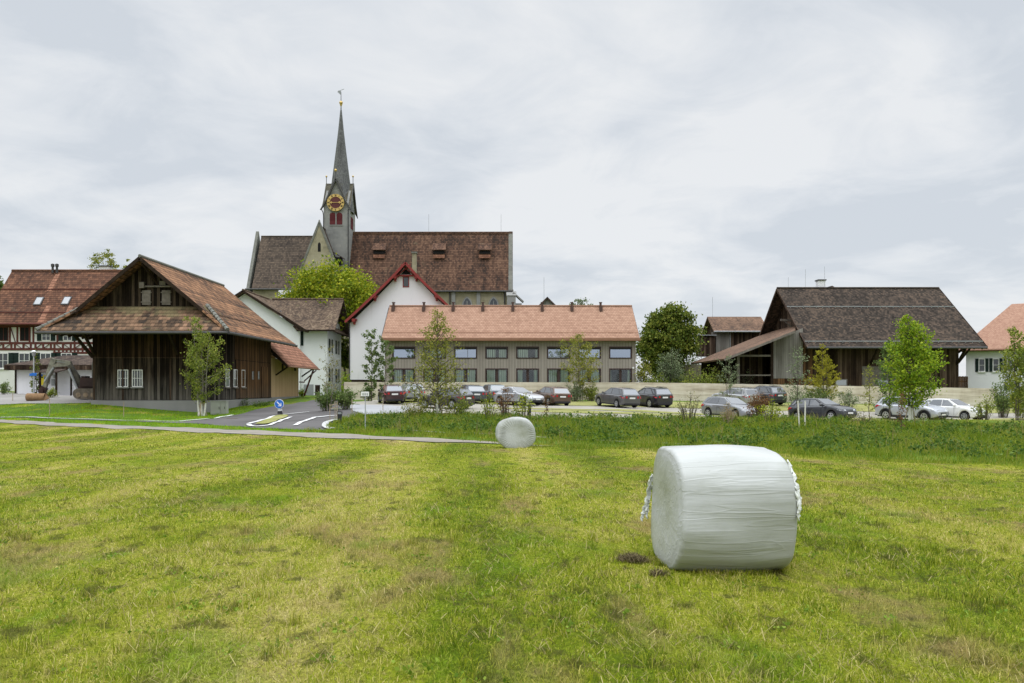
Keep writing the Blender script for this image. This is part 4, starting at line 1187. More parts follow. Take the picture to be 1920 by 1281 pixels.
    b.box(xb-0.9, xb+0.4, Y0-1.4, Y0+0.2, 0.5, PZ(556, Y0)); b.box(xb+0.4, xb+1.3, Y0-0.9, Y0+0.6, 0.5, PZ(570, Y0))
    b.slab([(xb-1.0, Y0-1.5, PZ(556, Y0)), (xb+0.5, Y0-1.5, PZ(556, Y0)), (xb+0.5, Y0+0.2, PZ(546, Y0)), (xb-1.0, Y0+0.2, PZ(546, Y0))], 0.2)
    b.slab([(xb+0.1, Y0-1.0, PZ(549, Y0)), (xb+1.6, Y0-1.0, PZ(566, Y0)), (xb+1.6, Y0+0.7, PZ(566, Y0)), (xb+0.1, Y0+0.7, PZ(549, Y0))], 0.2)
    obj(b, 'buttress', 'stone_grey', t)
    # transept
    tx, ty = PX(598.5, 117.6), 117.6
    ta = PZ(418, ty); hw = 4.15; tb = ta-hw*2.55
    b = MB(); b.prism([(tx-hw, ty, 0.5), (tx+hw, ty, 0.5), (tx+hw, ty, tb), (tx, ty, ta-0.15), (tx-hw, ty, tb)], 0.6)
    b.box(tx-hw+0.1, tx+hw-0.1, ty+0.6, YR, 0.5, tb-0.3)
    obj(b, 'transept_wall', 'stone', t)
    b = MB(); n = 14
    for sg in (-1, 1):
        b.bar((tx, ty+0.2, ta+0.05), (tx+sg*(hw+0.1), ty+0.2, tb-0.15), 0.55, 0.3)
    b.lathe((tx, ty+0.1, ta-0.1), [(0.02, 0.0), (0.22, 0.0), (0.1, 0.5), (0.02, 0.6)], 8)
    obj(b, 'transept_coping', 'coping', t)
    r = MB()
    for sg in (-1, 1): r.slab([(tx, ty+0.4, ta-0.2), (tx, YR+0.5, ta-0.2), (tx+sg*(hw+0.1), YR+0.5, tb-0.45), (tx+sg*(hw+0.1), ty+0.4, tb-0.45)], 0.2)
    obj(r, 'transept_roof', 'tile_choir', t)
    x = tx+2.1; z = ta-0.2-2.1*2.58
    d = MB(); d.slab([(x-0.5, 119.4, z+1.7), (x-0.5, 120.6, z+1.7), (x+1.1, 120.7, z+0.75), (x+1.1, 119.3, z+0.75)], 0.1); dm = obj(d, 'dormer', 'tile_choir', t)
    d = MB(); d.box(x-0.6, x+0.75, 119.45, 120.55, z-0.1, z+0.85); obj(d, 'dormer_opening', 'black', dm)
    b = MB(); b.prism([(p[0], ty-0.03, p[1]) for p in arch_pts(tx+0.02, PZ(472, ty), PZ(459, ty), 0.21)], 0.05); obj(b, 'slit_window', 'black', t)
    b = MB(); b.box(PX(523, 118.5), PX(548, 118.5), 118.3, 120, 1, PZ(544.5, 118.5)); obj(b, 'side_chapel', 'plaster', t)
    # ---- tower
    ty0 = 121.0; x0, x1 = PX(607, ty0), PX(653, ty0); s = x1-x0; sy = 5.3; ty1 = ty0+sy
    cx, cy = (x0+x1)/2, (ty0+ty1)/2
    zg0, zga = PZ(385, ty0), PZ(336, ty0)
    b = MB(); b.box(x0, x1, ty0, ty1, 10, zg0)
    b.prism([(x0, ty0, zg0), (x1, ty0, zg0), (cx, ty0, zga-0.2)], 0.3); b.prism([(x1, ty1, zg0), (x0, ty1, zg0), (cx, ty1, zga-0.2)], 0.3)
    b.prism([(x1, ty0, zg0), (x1, ty1, zg0), (x1, cy, zga-0.2)], 0.3); b.prism([(x0, ty1, zg0), (x0, ty0, zg0), (x0, cy, zga-0.2)], 0.3)
    obj(b, 'tower_wall', 'stone_grey', t)
    # four gable roofs crossing under the spire
    r = MB(); ov = 0.28; dz = 0.75
    zlow = zg0-dz
    hx = s/2+0.42; hy = sy/2+0.42
    f_ = 0.62; zm = (zga-zlow)*0.32+zlow
    for ax_ in (0, 1):
        for d_ in (-1, 1):          # the gable faces -/+ along this axis
            for sg in (-1, 1):      # its two slopes, cut at the valleys
                def pt(along, across, z):
                    return (cx+across, cy+along, z) if ax_ else (cx+along, cy+across, z)
                e_ = d_*((sy if ax_ else s)/2+ov); ha, hb_ = (hy, hx) if ax_ else (hx, hy)
                q = [pt(e_, 0, zga), pt(0, 0, zga), pt(d_*ha*f_, sg*hb_*f_, zm), pt(e_, sg*hb_*f_, zm)]
                r.slab(q, 0.1)
                r.slab([pt(e_, sg*hb_*f_, zm), pt(d_*ha*f_, sg*hb_*f_, zm), pt(e_, sg*hb_, zlow)], 0.1)
    obj(r, 'tower_gable_roof', 'shingle_moss', t)
    bg = MB()
    for sg in (-1, 1):
        m0 = (cx+sg*hx*0.62, (zga-zlow)*0.32+zlow)
        bg.bar((cx, ty0-ov-0.04, zga-0.05), (m0[0], ty0-ov-0.04, m0[1]-0.05), 0.06, 0.22); bg.bar((m0[0], ty0-ov-0.04, m0[1]-0.05), (cx+sg*hx, ty0-ov-0.04, zlow-0.05), 0.06, 0.2)
        m1 = (cy+sg*hy*0.62, m0[1])
        bg.bar((x1+ov+0.04, cy, zga-0.05), (x1+ov+0.04, m1[0], m1[1]-0.05), 0.06, 0.22); bg.bar((x1+ov+0.04, m1[0], m1[1]-0.05), (x1+ov+0.04, cy+sg*hy, zlow-0.05), 0.06, 0.2)
    bg.tube([(x1+0.02, ty0-0.08, 12), (x1+0.02, ty0-0.08, zlow), (x1+0.25, ty0-0.3, zlow+0.15)], 0.09, 6)
    bg.tube([(x0-0.3, ty0-0.3, zlow+0.1), (x0-0.1, ty0-0.1, zlow-0.3), (x0-0.02, ty0-0.08, zlow-0.8), (x0-0.02, ty0-0.08, 22)], 0.07, 6)
    obj(bg, 'bargeboard', 'gutter', t)
    # spire: octagon, flared at its foot
    cx0 = cx; cx += 0.2
    zt = PZ(207, cy); z0 = zga-4.6
    prof = []
    for f in (0, 0.16, 0.3, 0.45, 0.6, 0.8, 1.0):
        z = z0+(zt-z0)*f
        rad = 1.98*(1-f)**1.13 + 0.10*f + 0.02
        prof.append((rad, z))
    sp = MB(); vs = []
    for rad, z in prof:
        for k in range(8):
            a = math.pi/8 + k*math.pi/4
            vs.append((cx+rad*math.cos(a)*1.04, cy+rad*math.sin(a)*1.04, z))
    fs = [(i*8+k, i*8+(k+1) % 8, (i+1)*8+(k+1) % 8, (i+1)*8+k) for i in range(len(prof)-1) for k in range(8)]
    sp.add(vs, fs); obj(sp, 'spire', 'shingle', t)
    fi = MB()
    fi.tube([(cx, cy, zt-0.3), (cx, cy, PZ(172, cy))], [0.09, 0.035], 6)
    obj(fi, 'finial', 'gutter', t)
    bl = MB()
    def ball(c, rad): bl.lathe(c, [(0.02, -rad), (rad*0.7, -rad*0.7), (rad, 0), (rad*0.7, rad*0.7), (0.02, rad)], 10)
    ball((cx, cy, PZ(193, cy)), 0.3); bl.lathe((cx, cy, PZ(198, cy)), [(0.05, -0.2), (0.2, 0.1), (0.1, 0.25), (0.02, 0.3)], 8)
    obj(bl, 'gilded_ball', 'gold', t)
    v = MB(); zv = PZ(174, cy); v.prism([(cx-0.55, cy-0.02, zv+0.1), (cx-0.05, cy-0.02, zv-0.35), (cx-0.05, cy-0.02, zv+0.35), (cx-0.45, cy-0.02, zv+0.3)], 0.04); v.bar((cx-0.1, cy, zv+0.35), (cx+0.45, cy, zv+0.55), 0.04, 0.07); obj(v, 'weather_vane', 'zinc', t)
    cx = cx0
    for (fx, fy, h_, rr) in ((cx, ty0-0.2, 1.15, 0.22), (x0-0.2, cy, 1.0, 0.16), (x1+0.2, cy, 1.0, 0.16)):
        f = MB(); f.tube([(fx, fy, zga-0.1), (fx, fy, zga+h_)], 0.05, 6); ff = obj(f, 'gable_finial', 'gutter', t)
        bl = MB(); ball((fx, fy, zga+h_+rr*0.6), rr); obj(bl, 'gilded_ball', 'gold', ff)
    # clocks
    cz = PZ(380, ty0-0.3)
    for front in (True,):
        cc = MB(); cc.lathe((cx, ty0-0.30, cz), [(0.02, 0.25), (1.10, 0.25), (1.10, 0.0), (0.02, 0.0)], 36, axis='y'); cf = obj(cc, 'clock_face', 'clock_red', t)
        rg_ = MB(); rg_.lathe((cx, ty0-0.33, cz), [(0.88, 0.0), (1.30, 0.0), (1.30, 0.22), (0.88, 0.22)], 40, axis='y', ring=True); obj(rg_, 'clock_ring', 'gold', cf)
        nm = ['XII', 'I', 'II', 'III', 'IIII', 'V', 'VI', 'VII', 'VIII', 'IX', 'X', 'XI']
        num = MB()
        for h_ in range(12):
            a = h_*math.pi/6
            c = Vector((cx+1.08*math.sin(a), ty0-0.335, cz+1.08*math.cos(a)))
            rd = Vector((math.sin(a), 0, math.cos(a))); tg = Vector((math.cos(a), 0, -math.sin(a)))
            s_ = nm[h_]; wd = {'I': 0.075, 'V': 0.15, 'X': 0.15}
            tot = sum(wd[k] for k in s_); u = -tot/2
            for k in s_:
                m_ = u+wd[k]/2
                def seg(a0, a1): num.bar(c+tg*a0[0]+rd*a0[1], c+tg*a1[0]+rd*a1[1], 0.012, 0.05, up=(0, 1, 0)) if False else num.bar(c+tg*a0[0]+rd*a0[1], c+tg*a1[0]+rd*a1[1], 0.05, 0.012, up=(0, 1, 0))
                if k == 'I': seg((m_, -0.14), (m_, 0.14))
                elif k == 'V': seg((m_-0.06, 0.14), (m_, -0.14)); seg((m_+0.06, 0.14), (m_, -0.14))
                else: seg((m_-0.06, 0.14), (m_+0.06, -0.14)); seg((m_+0.06, 0.14), (m_-0.06, -0.14))
                u += wd[k]
        obj(num, 'numerals', 'black', cf)
        hd = MB(); y = ty0-0.36
        hd.bar((cx-0.75, y, cz), (cx+0.75, y, cz), 0.03, 0.07); hd.lathe((cx+0.62, y+0.02, cz+0.02), [(0.01, -0.03), (0.17, -0.03), (0.17, 0.0), (0.01, 0.0)], 12, axis='y')
        hd.prism([(cx+0.62, y-0.01, cz-0.15), (cx+0.95, y-0.01, cz+0.02), (cx+0.62, y-0.01, cz+0.2)], 0.03)
        hd.prism([(cx-0.85, y-0.01, cz), (cx-0.62, y-0.01, cz-0.2), (cx-0.5, y-0.01, cz), (cx-0.62, y-0.01, cz+0.2)], 0.03)
        obj(hd, 'clock_hands', 'gold', cf)
    # paired belfry openings
    zb, zs = PZ(421.5, ty0), PZ(404, ty0)
    for u in (-0.52, 0.52):
        x = PX(630.2, ty0)+u
        b = MB(); b.prism([(p[0], ty0-0.05, p[1]) for p in arch_pts(x, zb, zs, 0.43, False)], 0.08); obj(b, 'belfry_louvre', 'louvre', t)
    b = MB(); b.box(PX(618, ty0), PX(643, ty0), ty0-0.1, ty0, zb-0.16, zb-0.03); b.box(PX(630.2, ty0)-0.07, PX(630.2, ty0)+0.07, ty0-0.09, ty0, zb, zs+0.5); obj(b, 'belfry_sill', 'stone_grey', t)
    for u in (-0.45, 0.5):
        y = cy+u
        b = MB(); b.box(x1, x1+0.05, y-0.38, y+0.38, zb-0.2, zs+0.2); obj(b, 'belfry_louvre', 'louvre', t)
    for px, h_ in ((804, 402), (939.5, 402), (1020, 520)):
        l = MB(); yy = YR if px < 1000 else 112; z0_ = zr if px < 1000 else 10; l.tube([(PX(px, yy), yy, z0_-0.2), (PX(px, yy), yy, PZ(h_, yy))], 0.022, 5); obj(l, 'lightning_rod', 'zinc', t)
church()

# ================================================================== white gabled house with red trim
def red_trim_house():
    Y0 = 90.0; ax = PX(760, Y0-0.8); az = PZ(491, Y0-0.8)
    t = empty('gabled_house', (ax, 96, 1.2), 'tall white gabled house with oxide red bargeboards behind the long building', 'house')
    hw = 6.75; ez = PZ(602, Y0-0.8)
    wl, wr_ = PX(656, Y0), PX(656, Y0)+12.6
    # slightly concave verge
    def prof(n=7):
        out = []
        for i in range(n):
            f = i/(n-1)
            out.append((hw*f, az-(az-ez)*(f**0.93)))
        return out
    pf = prof()
    mid = (wl+wr_)/2
    b = MB(); b.box(wl, wr_, Y0, 106, 0.5, ez-0.2)
    pts = [(mid+s*u*0.96, Y0, z-0.4) for s, rng_ in ((1, pf[::-1]), (-1, pf[1:])) for u, z in rng_]
    b.prism([(wl, Y0, ez-0.2), (wr_, Y0, ez-0.2)] + [(ax+s*u*0.955, Y0, z-0.30) for s, rr in ((1, pf[::-1]), (-1, pf[1:])) for u, z in rr], 0.4)
    obj(b, 'wall', 'plaster', t)
    r = MB()
    for s in (-1, 1):
        for (u0, z0), (u1, z1) in zip(pf[:-1], pf[1:]):
            r.slab([(ax+s*u0, Y0-0.8, z0), (ax+s*u0, 106.5, z0), (ax+s*u1, 106.5, z1), (ax+s*u1, Y0-0.8, z1)], 0.14)
    obj(r, 'roof', 'tile_dark', t)
    v = MB()
    for s in (-1, 1):
        for (u0, z0), (u1, z1) in zip(pf[:-1], pf[1:]):
            v.bar((ax+s*u0, Y0-0.85, z0-0.12), (ax+s*u1, Y0-0.85, z1-0.12), 0.07, 0.27)
    obj(v, 'bargeboard', 'red_paint', t)
    # purlin ends
    for px, py in ((664, 600), (703, 556), (741, 519)):
        for s in (-1, 1):
            x = ax + s*(ax-PX(px, Y0-0.4)); z = PZ(py, Y0-0.4)
            c = MB(); c.box(x-0.16, x+0.16, Y0-0.82, Y0, z-0.25, z+0.12); c.box(x-0.30, x+0.30, Y0-0.55, Y0, z-0.05, z+0.1); c.box(x-0.1, x+0.1, Y0-0.5, Y0, z-0.5, z-0.2); obj(c, 'purlin_end', 'red_paint', t)
    # apex bracing
    a = MB(); zc = PZ(517.5, Y0)
    a.box(ax-1.45, ax+1.45, Y0-0.35, Y0-0.15, zc-0.09, zc+0.09)
    a.bar((ax-0.9, Y0-0.28, zc+0.05), (ax+0.55, Y0-0.28, zc+1.25), 0.12); a.bar((ax+0.9, Y0-0.22, zc+0.05), (ax-0.55, Y0-0.22, zc+1.25), 0.12)
    obj(a, 'gable_bracing', 'red_paint', t)
    ap = MB(); ap.prism([(ax-0.55, Y0-0.03, az-1.3), (ax+0.55, Y0-0.03, az-1.3), (ax, Y0-0.03, az-0.55)], 0.02); obj(ap, 'gable_louvre', 'black', t)
    window(t, (ax-0.03, Y0, PZ(539, Y0)), XR, YN, 0.72, 1.2, frame='red_paint', mull=0, fw=0.09)
    c = MB(); cx = PX(777, 95); c.box(cx-0.24, cx+0.24, 94.7, 95.3, 12, PZ(476, 95)); ch = obj(c, 'chimney', 'stone', t)
    c = MB(); c.box(cx-0.32, cx+0.32, 94.6, 95.4, PZ(476, 95), PZ(473, 95)); obj(c, 'chimney_cap', 'coping', ch)
    g = MB(); g.tube([(wl-0.03, Y0-0.05, 1.0), (wl-0.03, Y0-0.05, ez-0.2)], 0.06, 6); obj(g, 'downpipe', 'gutter', t)
    f = MB(); f.box(wl-0.02, wr_, Y0-0.04, Y0, 1.0, PZ(712, Y0)); obj(f, 'plinth', 'beam', t)
red_trim_house()

# ================================================================== long modern building
def modern():
    Y0 = 82.0; YR = 86.6; YB = 91.2
    x0, x1 = PX(722, Y0), PX(1192, Y0)
    t = empty('guest_house', ((x0+x1)/2, YR, 1.2), 'long two-storey building with taupe board facade and new terracotta roof', 'guest house')
    ze, zr = PZ(634, Y0-0.7), PZ(574.5, YR)
    zt = ze+0.12
    # room shell behind the facade
    b = MB(); b.box(x0, x0+0.25, Y0+0.3, YB, 0.6, zt+0.2); b.box(x1-0.25, x1, Y0+0.3, YB, 0.6, zt+0.2); b.box(x0+0.25, x1-0.25, YB-0.3, YB, 0.6, zt+0.2)
    b.prism([(x1-0.02, Y0+0.2, zt), (x1-0.02, YB, zt), (x1-0.02, YR, zr-0.4)], 0.2); b.prism([(x0+0.02, YB, zt), (x0+0.02, Y0+0.2, zt), (x0+0.02, YR, zr-0.4)], 0.2)
    obj(b, 'wall', 'facade', t)
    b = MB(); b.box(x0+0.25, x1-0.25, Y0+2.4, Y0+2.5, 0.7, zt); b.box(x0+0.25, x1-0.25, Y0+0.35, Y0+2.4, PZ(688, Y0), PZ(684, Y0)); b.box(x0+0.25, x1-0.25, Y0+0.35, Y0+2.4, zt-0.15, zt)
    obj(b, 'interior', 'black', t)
    pitch = (1162-755.5)/7*Y0/F
    c0 = PX(757, Y0); ww = 43*Y0/F
    z = dict(u1=PZ(650, Y0), u0=PZ(672.5, Y0), l1=PZ(691, Y0), l0=PZ(724, Y0))
    f = MB(); d = 0.30
    xs = [c0+i*pitch for i in range(8)]
    edges = [x0] + [v for x in xs for v in (x-ww/2, x+ww/2)] + [x1]
    for i in range(0, len(edges), 2): f.box(edges[i], edges[i+1], Y0, Y0+d, 0.6, zt)
    for x in xs:
        f.box(x-ww/2, x+ww/2, Y0+0.005, Y0+d, z['u1'], zt); f.box(x-ww/2, x+ww/2, Y0+0.005, Y0+d, z['l1'], z['u0']); f.box(x-ww/2, x+ww/2, Y0+0.005, Y0+d, 0.6, z['l0'])
    obj(f, 'facade', 'facade', t)
    # thin vertical cover strips that mark the bays
    cs = MB()
    for i in range(0, len(edges), 2):
        a, e_ = edges[i], edges[i+1]
        for k in ((a+0.14, e_-0.14) if 0 < i < len(edges)-2 else (a+0.06,) if i else (e_-0.06,)):
            cs.box(k-0.03, k+0.03, Y0-0.035, Y0, 0.9, zt-0.1)
    obj(cs, 'cover_strip', 'facade', t)
    upper = ['glass_sky', 'glass_clear', 'glass_sky', 'glass_clear', 'glass_clear', 'glass_sky', 'glass_sky', 'glass_sky']
    for i, x in enumerate(xs):
        for lo, hi, low in ((z['u0'], z['u1'], False), (z['l0'], z['l1'], True)):
            w = MB(); fw = 0.13
            w.box(x-ww/2, x-ww/2+fw, Y0-0.03, Y0+0.2, lo, hi); w.box(x+ww/2-fw, x+ww/2, Y0-0.03, Y0+0.2, lo, hi)
            w.box(x-ww/2+fw, x+ww/2-fw, Y0-0.03, Y0+0.2, hi-fw, hi); w.box(x-ww/2+fw, x+ww/2-fw, Y0-0.05, Y0+0.2, lo, lo+fw*0.8)
            if low: w.box(x-0.13, x+0.13, Y0+0.1, Y0+0.2, lo+fw, hi-fw)
            elif i in (2, 5): w.box(x+0.18, x+0.22, Y0+0.1, Y0+0.2, lo+fw, hi-fw)
            wo = obj(w, 'window', 'frame_red', t)
            top = hi-fw if low else hi-fw-0.16
            p = MB(); p.box(x-ww/2+fw, x+ww/2-fw, Y0+0.14, Y0+0.16, lo+fw*0.8, top)
            obj(p, 'pane', 'glass_clear' if low else upper[i], wo)
            if not low:
                p = MB(); p.box(x-ww/2+fw, x+ww/2-fw, Y0+0.10, Y0+0.2, hi-fw-0.16, hi-fw); obj(p, 'blind_box', 'black_plastic', wo)
            if low:
                spans = ((-0.92, -0.2), (0.2, 0.92)) if i not in (4, 7) else ((-0.95, -0.5), (0.62, 0.95)) if i == 4 else ((0.72, 0.93), (-0.96, -0.9))
            else:
                spans = {1: ((-0.5, 0.1), (0.15, 0.6)), 3: ((-0.93, -0.12), (0.22, 0.9)), 4: ((-0.95, 0.05), (0.75, 0.93)), 0: ((0.1, 0.95),)}.get(i, ())
            for a, e_ in spans:
                cu = MB(); n = 14
                xa, xb = x+a*(ww/2-fw), x+e_*(ww/2-fw)
                for k in range(n):
                    u0, u1 = xa+(xb-xa)*k/n, xa+(xb-xa)*(k+1)/n
                    y0_, y1_ = Y0+0.19+0.03*(k % 2), Y0+0.19+0.03*((k+1) % 2)
                    cu.prism([(u0, y0_, lo+0.1), (u1, y1_, lo+0.1), (u1, y1_, hi-0.1), (u0, y0_, hi-0.1)], 0.01)
                obj(cu, 'curtain', 'curtain', wo)
    xo0, xo1 = x0-0.25, x1+0.3
    r = MB()
    for y in (Y0-0.75, YB+0.75): r.slab([(xo0, y, ze), (xo1, y, ze), (xo1, YR, zr), (xo0, YR, zr)], 0.16)
    obj(r, 'roof', 'tile_new', t)
    rt = MB(); rt.tube([(xo0, YR, zr+0.02), (xo1, YR, zr+0.02)], 0.12, 8); obj(rt, 'ridge_tiles', 'tile_new', t)
    g = MB(); g.box(xo0-0.05, xo1+0.05, Y0-0.86, Y0-0.74, ze-0.28, ze-0.02); g.box(xo0-0.05, xo1+0.05, Y0-0.74, Y0+0.02, ze-0.28, ze-0.18); obj(g, 'fascia', 'fascia', t)
    g = MB(); d_ = (zr-ze)/(YR-Y0+0.75)
    for xx in (xo0-0.06, xo1+0.03):
        g.prism([(xx, Y0-0.86, ze-0.28), (xx, Y0-0.75, ze+0.04), (xx, YR, zr+0.05), (xx, YR, zr-0.25)], -0.035)
    obj(g, 'verge_trim', 'zinc', t)
    sgd = MB(); f_ = 0.14; yy = Y0-0.75+(YR-Y0+0.75)*f_; zz = ze+(zr-ze)*f_
    sgd.bar((xo0, yy, zz+0.12), (xo1, yy, zz+0.12), 0.03, 0.06); obj(sgd, 'snow_guard', 'fascia', t)
    for px in (738, 795, 850, 905.5, 961.5, 1016.5, 1072, 1126):
        v = MB(); x = PX(px, YR-0.4); y = YR-0.45; zb = zr-0.3
        v.box(x-0.16, x+0.16, y-0.55, y+0.1, zb-0.35, zb+0.2); v.box(x-0.11, x+0.11, y-0.1, y+0.15, zb+0.2, zb+0.62); v.box(x-0.16, x+0.16, y-0.15, y+0.2, zb+0.62, zb+0.7)
        obj(v, 'roof_vent', 'vent', t)
    l = MB(); l.lathe((PX(1187, Y0), Y0-0.12, PZ(690, Y0)), [(0.02, 0.12), (0.1, 0.12), (0.1, 0), (0.02, 0)], 10, axis='y'); obj(l, 'wall_lamp', 'sign_white', t)
modern()

# small gable peeping over the modern roof
def peek():
    Y0 = 112.0; ax = PX(1026, Y0); az = PZ(557, Y0)
    t = empty('grey_gable_house', (ax, 115, 1.2), 'small grey gable with dark verges peeping over the terracotta ridge', 'house')
    b = MB(); b.prism([(ax-4, Y0, 1), (ax+4, Y0, 1), (ax+4, Y0, az-4.0), (ax, Y0, az-0.2), (ax-4, Y0, az-4.0)], 8); obj(b, 'wall', 'stone_grey', t)
    r = MB()
    for s in (-1, 1): r.slab([(ax, Y0-0.4, az), (ax, Y0+8.4, az), (ax+s*4.5, Y0+8.4, az-4.4), (ax+s*4.5, Y0-0.4, az-4.4)], 0.2)
    obj(r, 'roof', 'tile_dark', t)
peek()

# ================================================================== big barn (right)
def big_barn():
    YE, YR, YB = 80.0, 89.0, 98.0
    xl, xr = 29.6, 47.7
    t = empty('large_barn', (39, 89, 0.4), 'large dark barn with broad black-brown tiled roof on the right', 'barn')
    ze, zr = PZ(650, YE), PZ(541, YR)
    wy0, wy1, wx0, wx1 = 82.2, 95.8, 31.0, 46.1
    b = MB(); b.box(wx0, wx1, wy0, wy1, -0.2, ze+1.6)
    b.prism([(wx0, wy1, ze+1.6), (wx0, wy0, ze+1.6), (wx0, YR, zr-0.4)], 0.3); b.prism([(wx1, wy0, ze+1.6), (wx1, wy1, ze+1.6), (wx1, YR, zr-0.4)], 0.3)
    obj(b, 'wall', 'planks_dark', t)
    r = MB()
    for y in (YE, YB): r.slab([(xl, y, ze), (xr, y, ze), (xr, YR, zr), (xl, YR, zr)], 0.2)
    obj(r, 'roof', 'tile_barn', t)
    rt = MB(); rt.tube([(xl, YR, zr+0.03), (xr, YR, zr+0.03)], 0.13, 8); obj(rt, 'ridge_tiles', 'tile_barn', t)
    g = MB()
    for f in (0.06, 0.64):
        y, z = YE+(YR-YE)*f, ze+(zr-ze)*f
        x_ = xr if f > 0.5 else xr-0.1
        g.bar((xl, y, z+0.16), (x_, y, z+0.16), 0.04, 0.09)
        for i in range(26): x = xl+0.4+i*0.69; g.bar((x, y, z), (x, y-0.05, z+0.2), 0.05, 0.05)
    obj(g, 'snow_guard', 'zinc', t)
    gt = MB(); gt.tube([(xl, YE-0.08, ze-0.12), (xr, YE-0.08, ze-0.12)], 0.11, 8); obj(gt, 'gutter', 'gutter', t, 40)
    for xx in (xl-0.03, xr+0.03):
        bb = MB()
        for y in (YE, YB): bb.bar((xx, y, ze-0.1), (xx, YR, zr-0.1), 0.05, 0.25)
        obj(bb, 'bargeboard', 'planks_dark', t)
    rf = MB()
    for i in range(22): x = xl+0.5+i*0.82; rf.bar((x, YE+0.1, ze-0.22), (x, wy0+0.2, ze+1.45), 0.12, 0.16)
    obj(rf, 'rafters', 'beam', t)
    for x in (33.0, 37.0, 40.6, wx1-0.2):
        br = MB(); br.bar((x, wy0-0.02, ze-1.7), (x, YE+0.5, ze-0.1), 0.16, 0.18); obj(br, 'brace', 'beam', t)
    br = MB(); br.bar((wx1, wy0+0.1, ze-1.6), (xr-0.5, wy0-0.6, ze+0.25), 0.18, 0.2); br.bar((wx1, wy0+0.1, ze-0.5), (xr-0.2, wy0+0.1, ze+0.6), 0.2, 0.2); obj(br, 'brace', 'beam', t)
    # doors and low windows
    dd = MB(); dd.box(PX(1616, wy0), PX(1690, wy0), wy0-0.08, wy0, 0.1, PZ(687, wy0)); obj(dd, 'door', 'beam_grey', t)
    for px, w_ in ((1577, 1.25), (1655, 1.2)):
        window(t, (PX(px, wy0), wy0-(0.08 if px > 1600 else 0), PZ(724, wy0)), XR, YN, w_, 0.72, pane='pane_light', frame='beam_grey', mull=0, fw=0.08)
    ch = MB(); cx = PX(1538.5, YR+1); ch.box(cx-0.4, cx+0.4, YR+0.6, YR+1.4, zr-2, PZ(527, YR+1)); c = obj(ch, 'chimney', 'plaster', t)
    cc = MB(); cc.box(cx-0.48, cx+0.48, YR+0.5, YR+1.5, PZ(527, YR+1), PZ(525, YR+1)); obj(cc, 'chimney_cap', 'gutter', c)
    ap = MB(); x = PX(1556, YR); ap.prism([(x-0.9, YR+0.1, zr), (x+0.9, YR+0.1, zr), (x+0.3, YR+0.1, zr+0.32)], 0.6); obj(ap, 'ridge_vent', 'tile_barn', t)
    for px, h_ in ((1510, 505), (1546, 500), (1478, 520)):
        l = MB(); yy = YR; l.tube([(PX(px, yy), yy, zr-0.1), (PX(px, yy), yy, PZ(h_, yy))], 0.015, 5); obj(l, 'lightning_rod', 'zinc', t)
    # hoist beam and hatch of the gable
    hb = MB(); hb.bar((wx0, 87.5, 9.15), (xl-0.1, 87.5, 9.25), 0.2, 0.22); hb.bar((wx0, 87.5, 8.3), (xl+0.3, 87.5, 9.1), 0.1, 0.12); obj(hb, 'hoist_beam', 'beam_grey', t)
    ht = MB(); ht.box(wx0-0.06, wx0, 85.2, 86.6, 8.2, 9.9); obj(ht, 'hatch', 'planks_brown', t)
    # ---- open lean-to
    l = empty('lean_to_shed', (25, 88, 0.5), 'open-sided lean-to with brown tiled roof and grey boards against the large barn gable', 'shed')
    x0, x1, z0, z1 = 21.3, 30.9, 4.72, 8.55
    rr = MB(); zz_ = lambda x: z0+(z1-z0)*(x-x0)/(x1-x0); rr.slab([(x0, 80, z0), (28.4, 80, zz_(28.4)), (29.5, 83.0, zz_(29.5)), (x1, 84.6, z1), (x1, 95.2, z1), (x0, 95.2, z0)], 0.16); obj(rr, 'roof', 'tile_lean', l)
    vg = MB(); vg.bar((x0, 79.96, z0-0.13), (28.4, 79.96, zz_(28.4)-0.13), 0.05, 0.22); obj(vg, 'bargeboard', 'beam_grey', l)
    def zroof(x): return z0-0.2+(z1-z0)*(x-x0)/(x1-x0)
    yl = 82.0
    a, b_ = PX(1447, yl), 30.95
    w = MB(); w.prism([(a, yl, 2.75), (PX(1505, yl), yl, 2.75), (PX(1505, yl), yl, zroof(PX(1505, yl))-0.05), (a, yl, zroof(a)-0.05)], 0.15); obj(w, 'grey_boarding', 'planks_grey', l)
    w = MB(); w.box(a, b_, yl+0.02, yl+0.2, -0.2, 2.75); w.prism([(PX(1473, yl), yl+0.03, 2.75), (b_, yl+0.03, 2.75), (b_, yl+0.03, 6.6), (29.5, yl+0.03, 7.1), (28.9, yl+0.03, zroof(28.9)), (PX(1473, yl), yl+0.03, zroof(PX(1473, yl)))], 0.1); obj(w, 'brown_boarding', 'planks_brown', l)
    bw = MB(); bw.prism([(x0+1.2, 94.6, -0.2), (b_, 94.6, -0.2), (b_, 94.6, zroof(b_)-0.1), (x0+1.2, 94.6, zroof(x0+1.2)-0.1)], 0.15)
    obj(bw, 'rear_wall', 'planks_dark', l); bw = MB()
    bw.prism([(PX(1388, yl+3.5), yl+3.5, 2.2), (a+0.2, yl+3.5, 2.2), (a+0.2, yl+3.5, zroof(a)-0.1), (PX(1388, yl+3.5), yl+3.5, zroof(PX(1388, yl+3.5))-0.1)], 0.12)
    obj(bw, 'partition', 'planks_dark', l)
    pw = MB(); pw.box(PX(1387, yl+3.3), a+0.3, yl+3.2, yl+3.4, -0.2, 2.15); obj(pw, 'low_wall', 'plaster_old', l)
    for px in (1384, 1447):
        po = MB(); x = PX(px, yl); po.box(x-0.13, x+0.13, yl-0.13, yl+0.13, -0.2, zroof(x)-0.05); obj(po, 'post', 'beam_grey' if px == 1384 else 'beam', l)
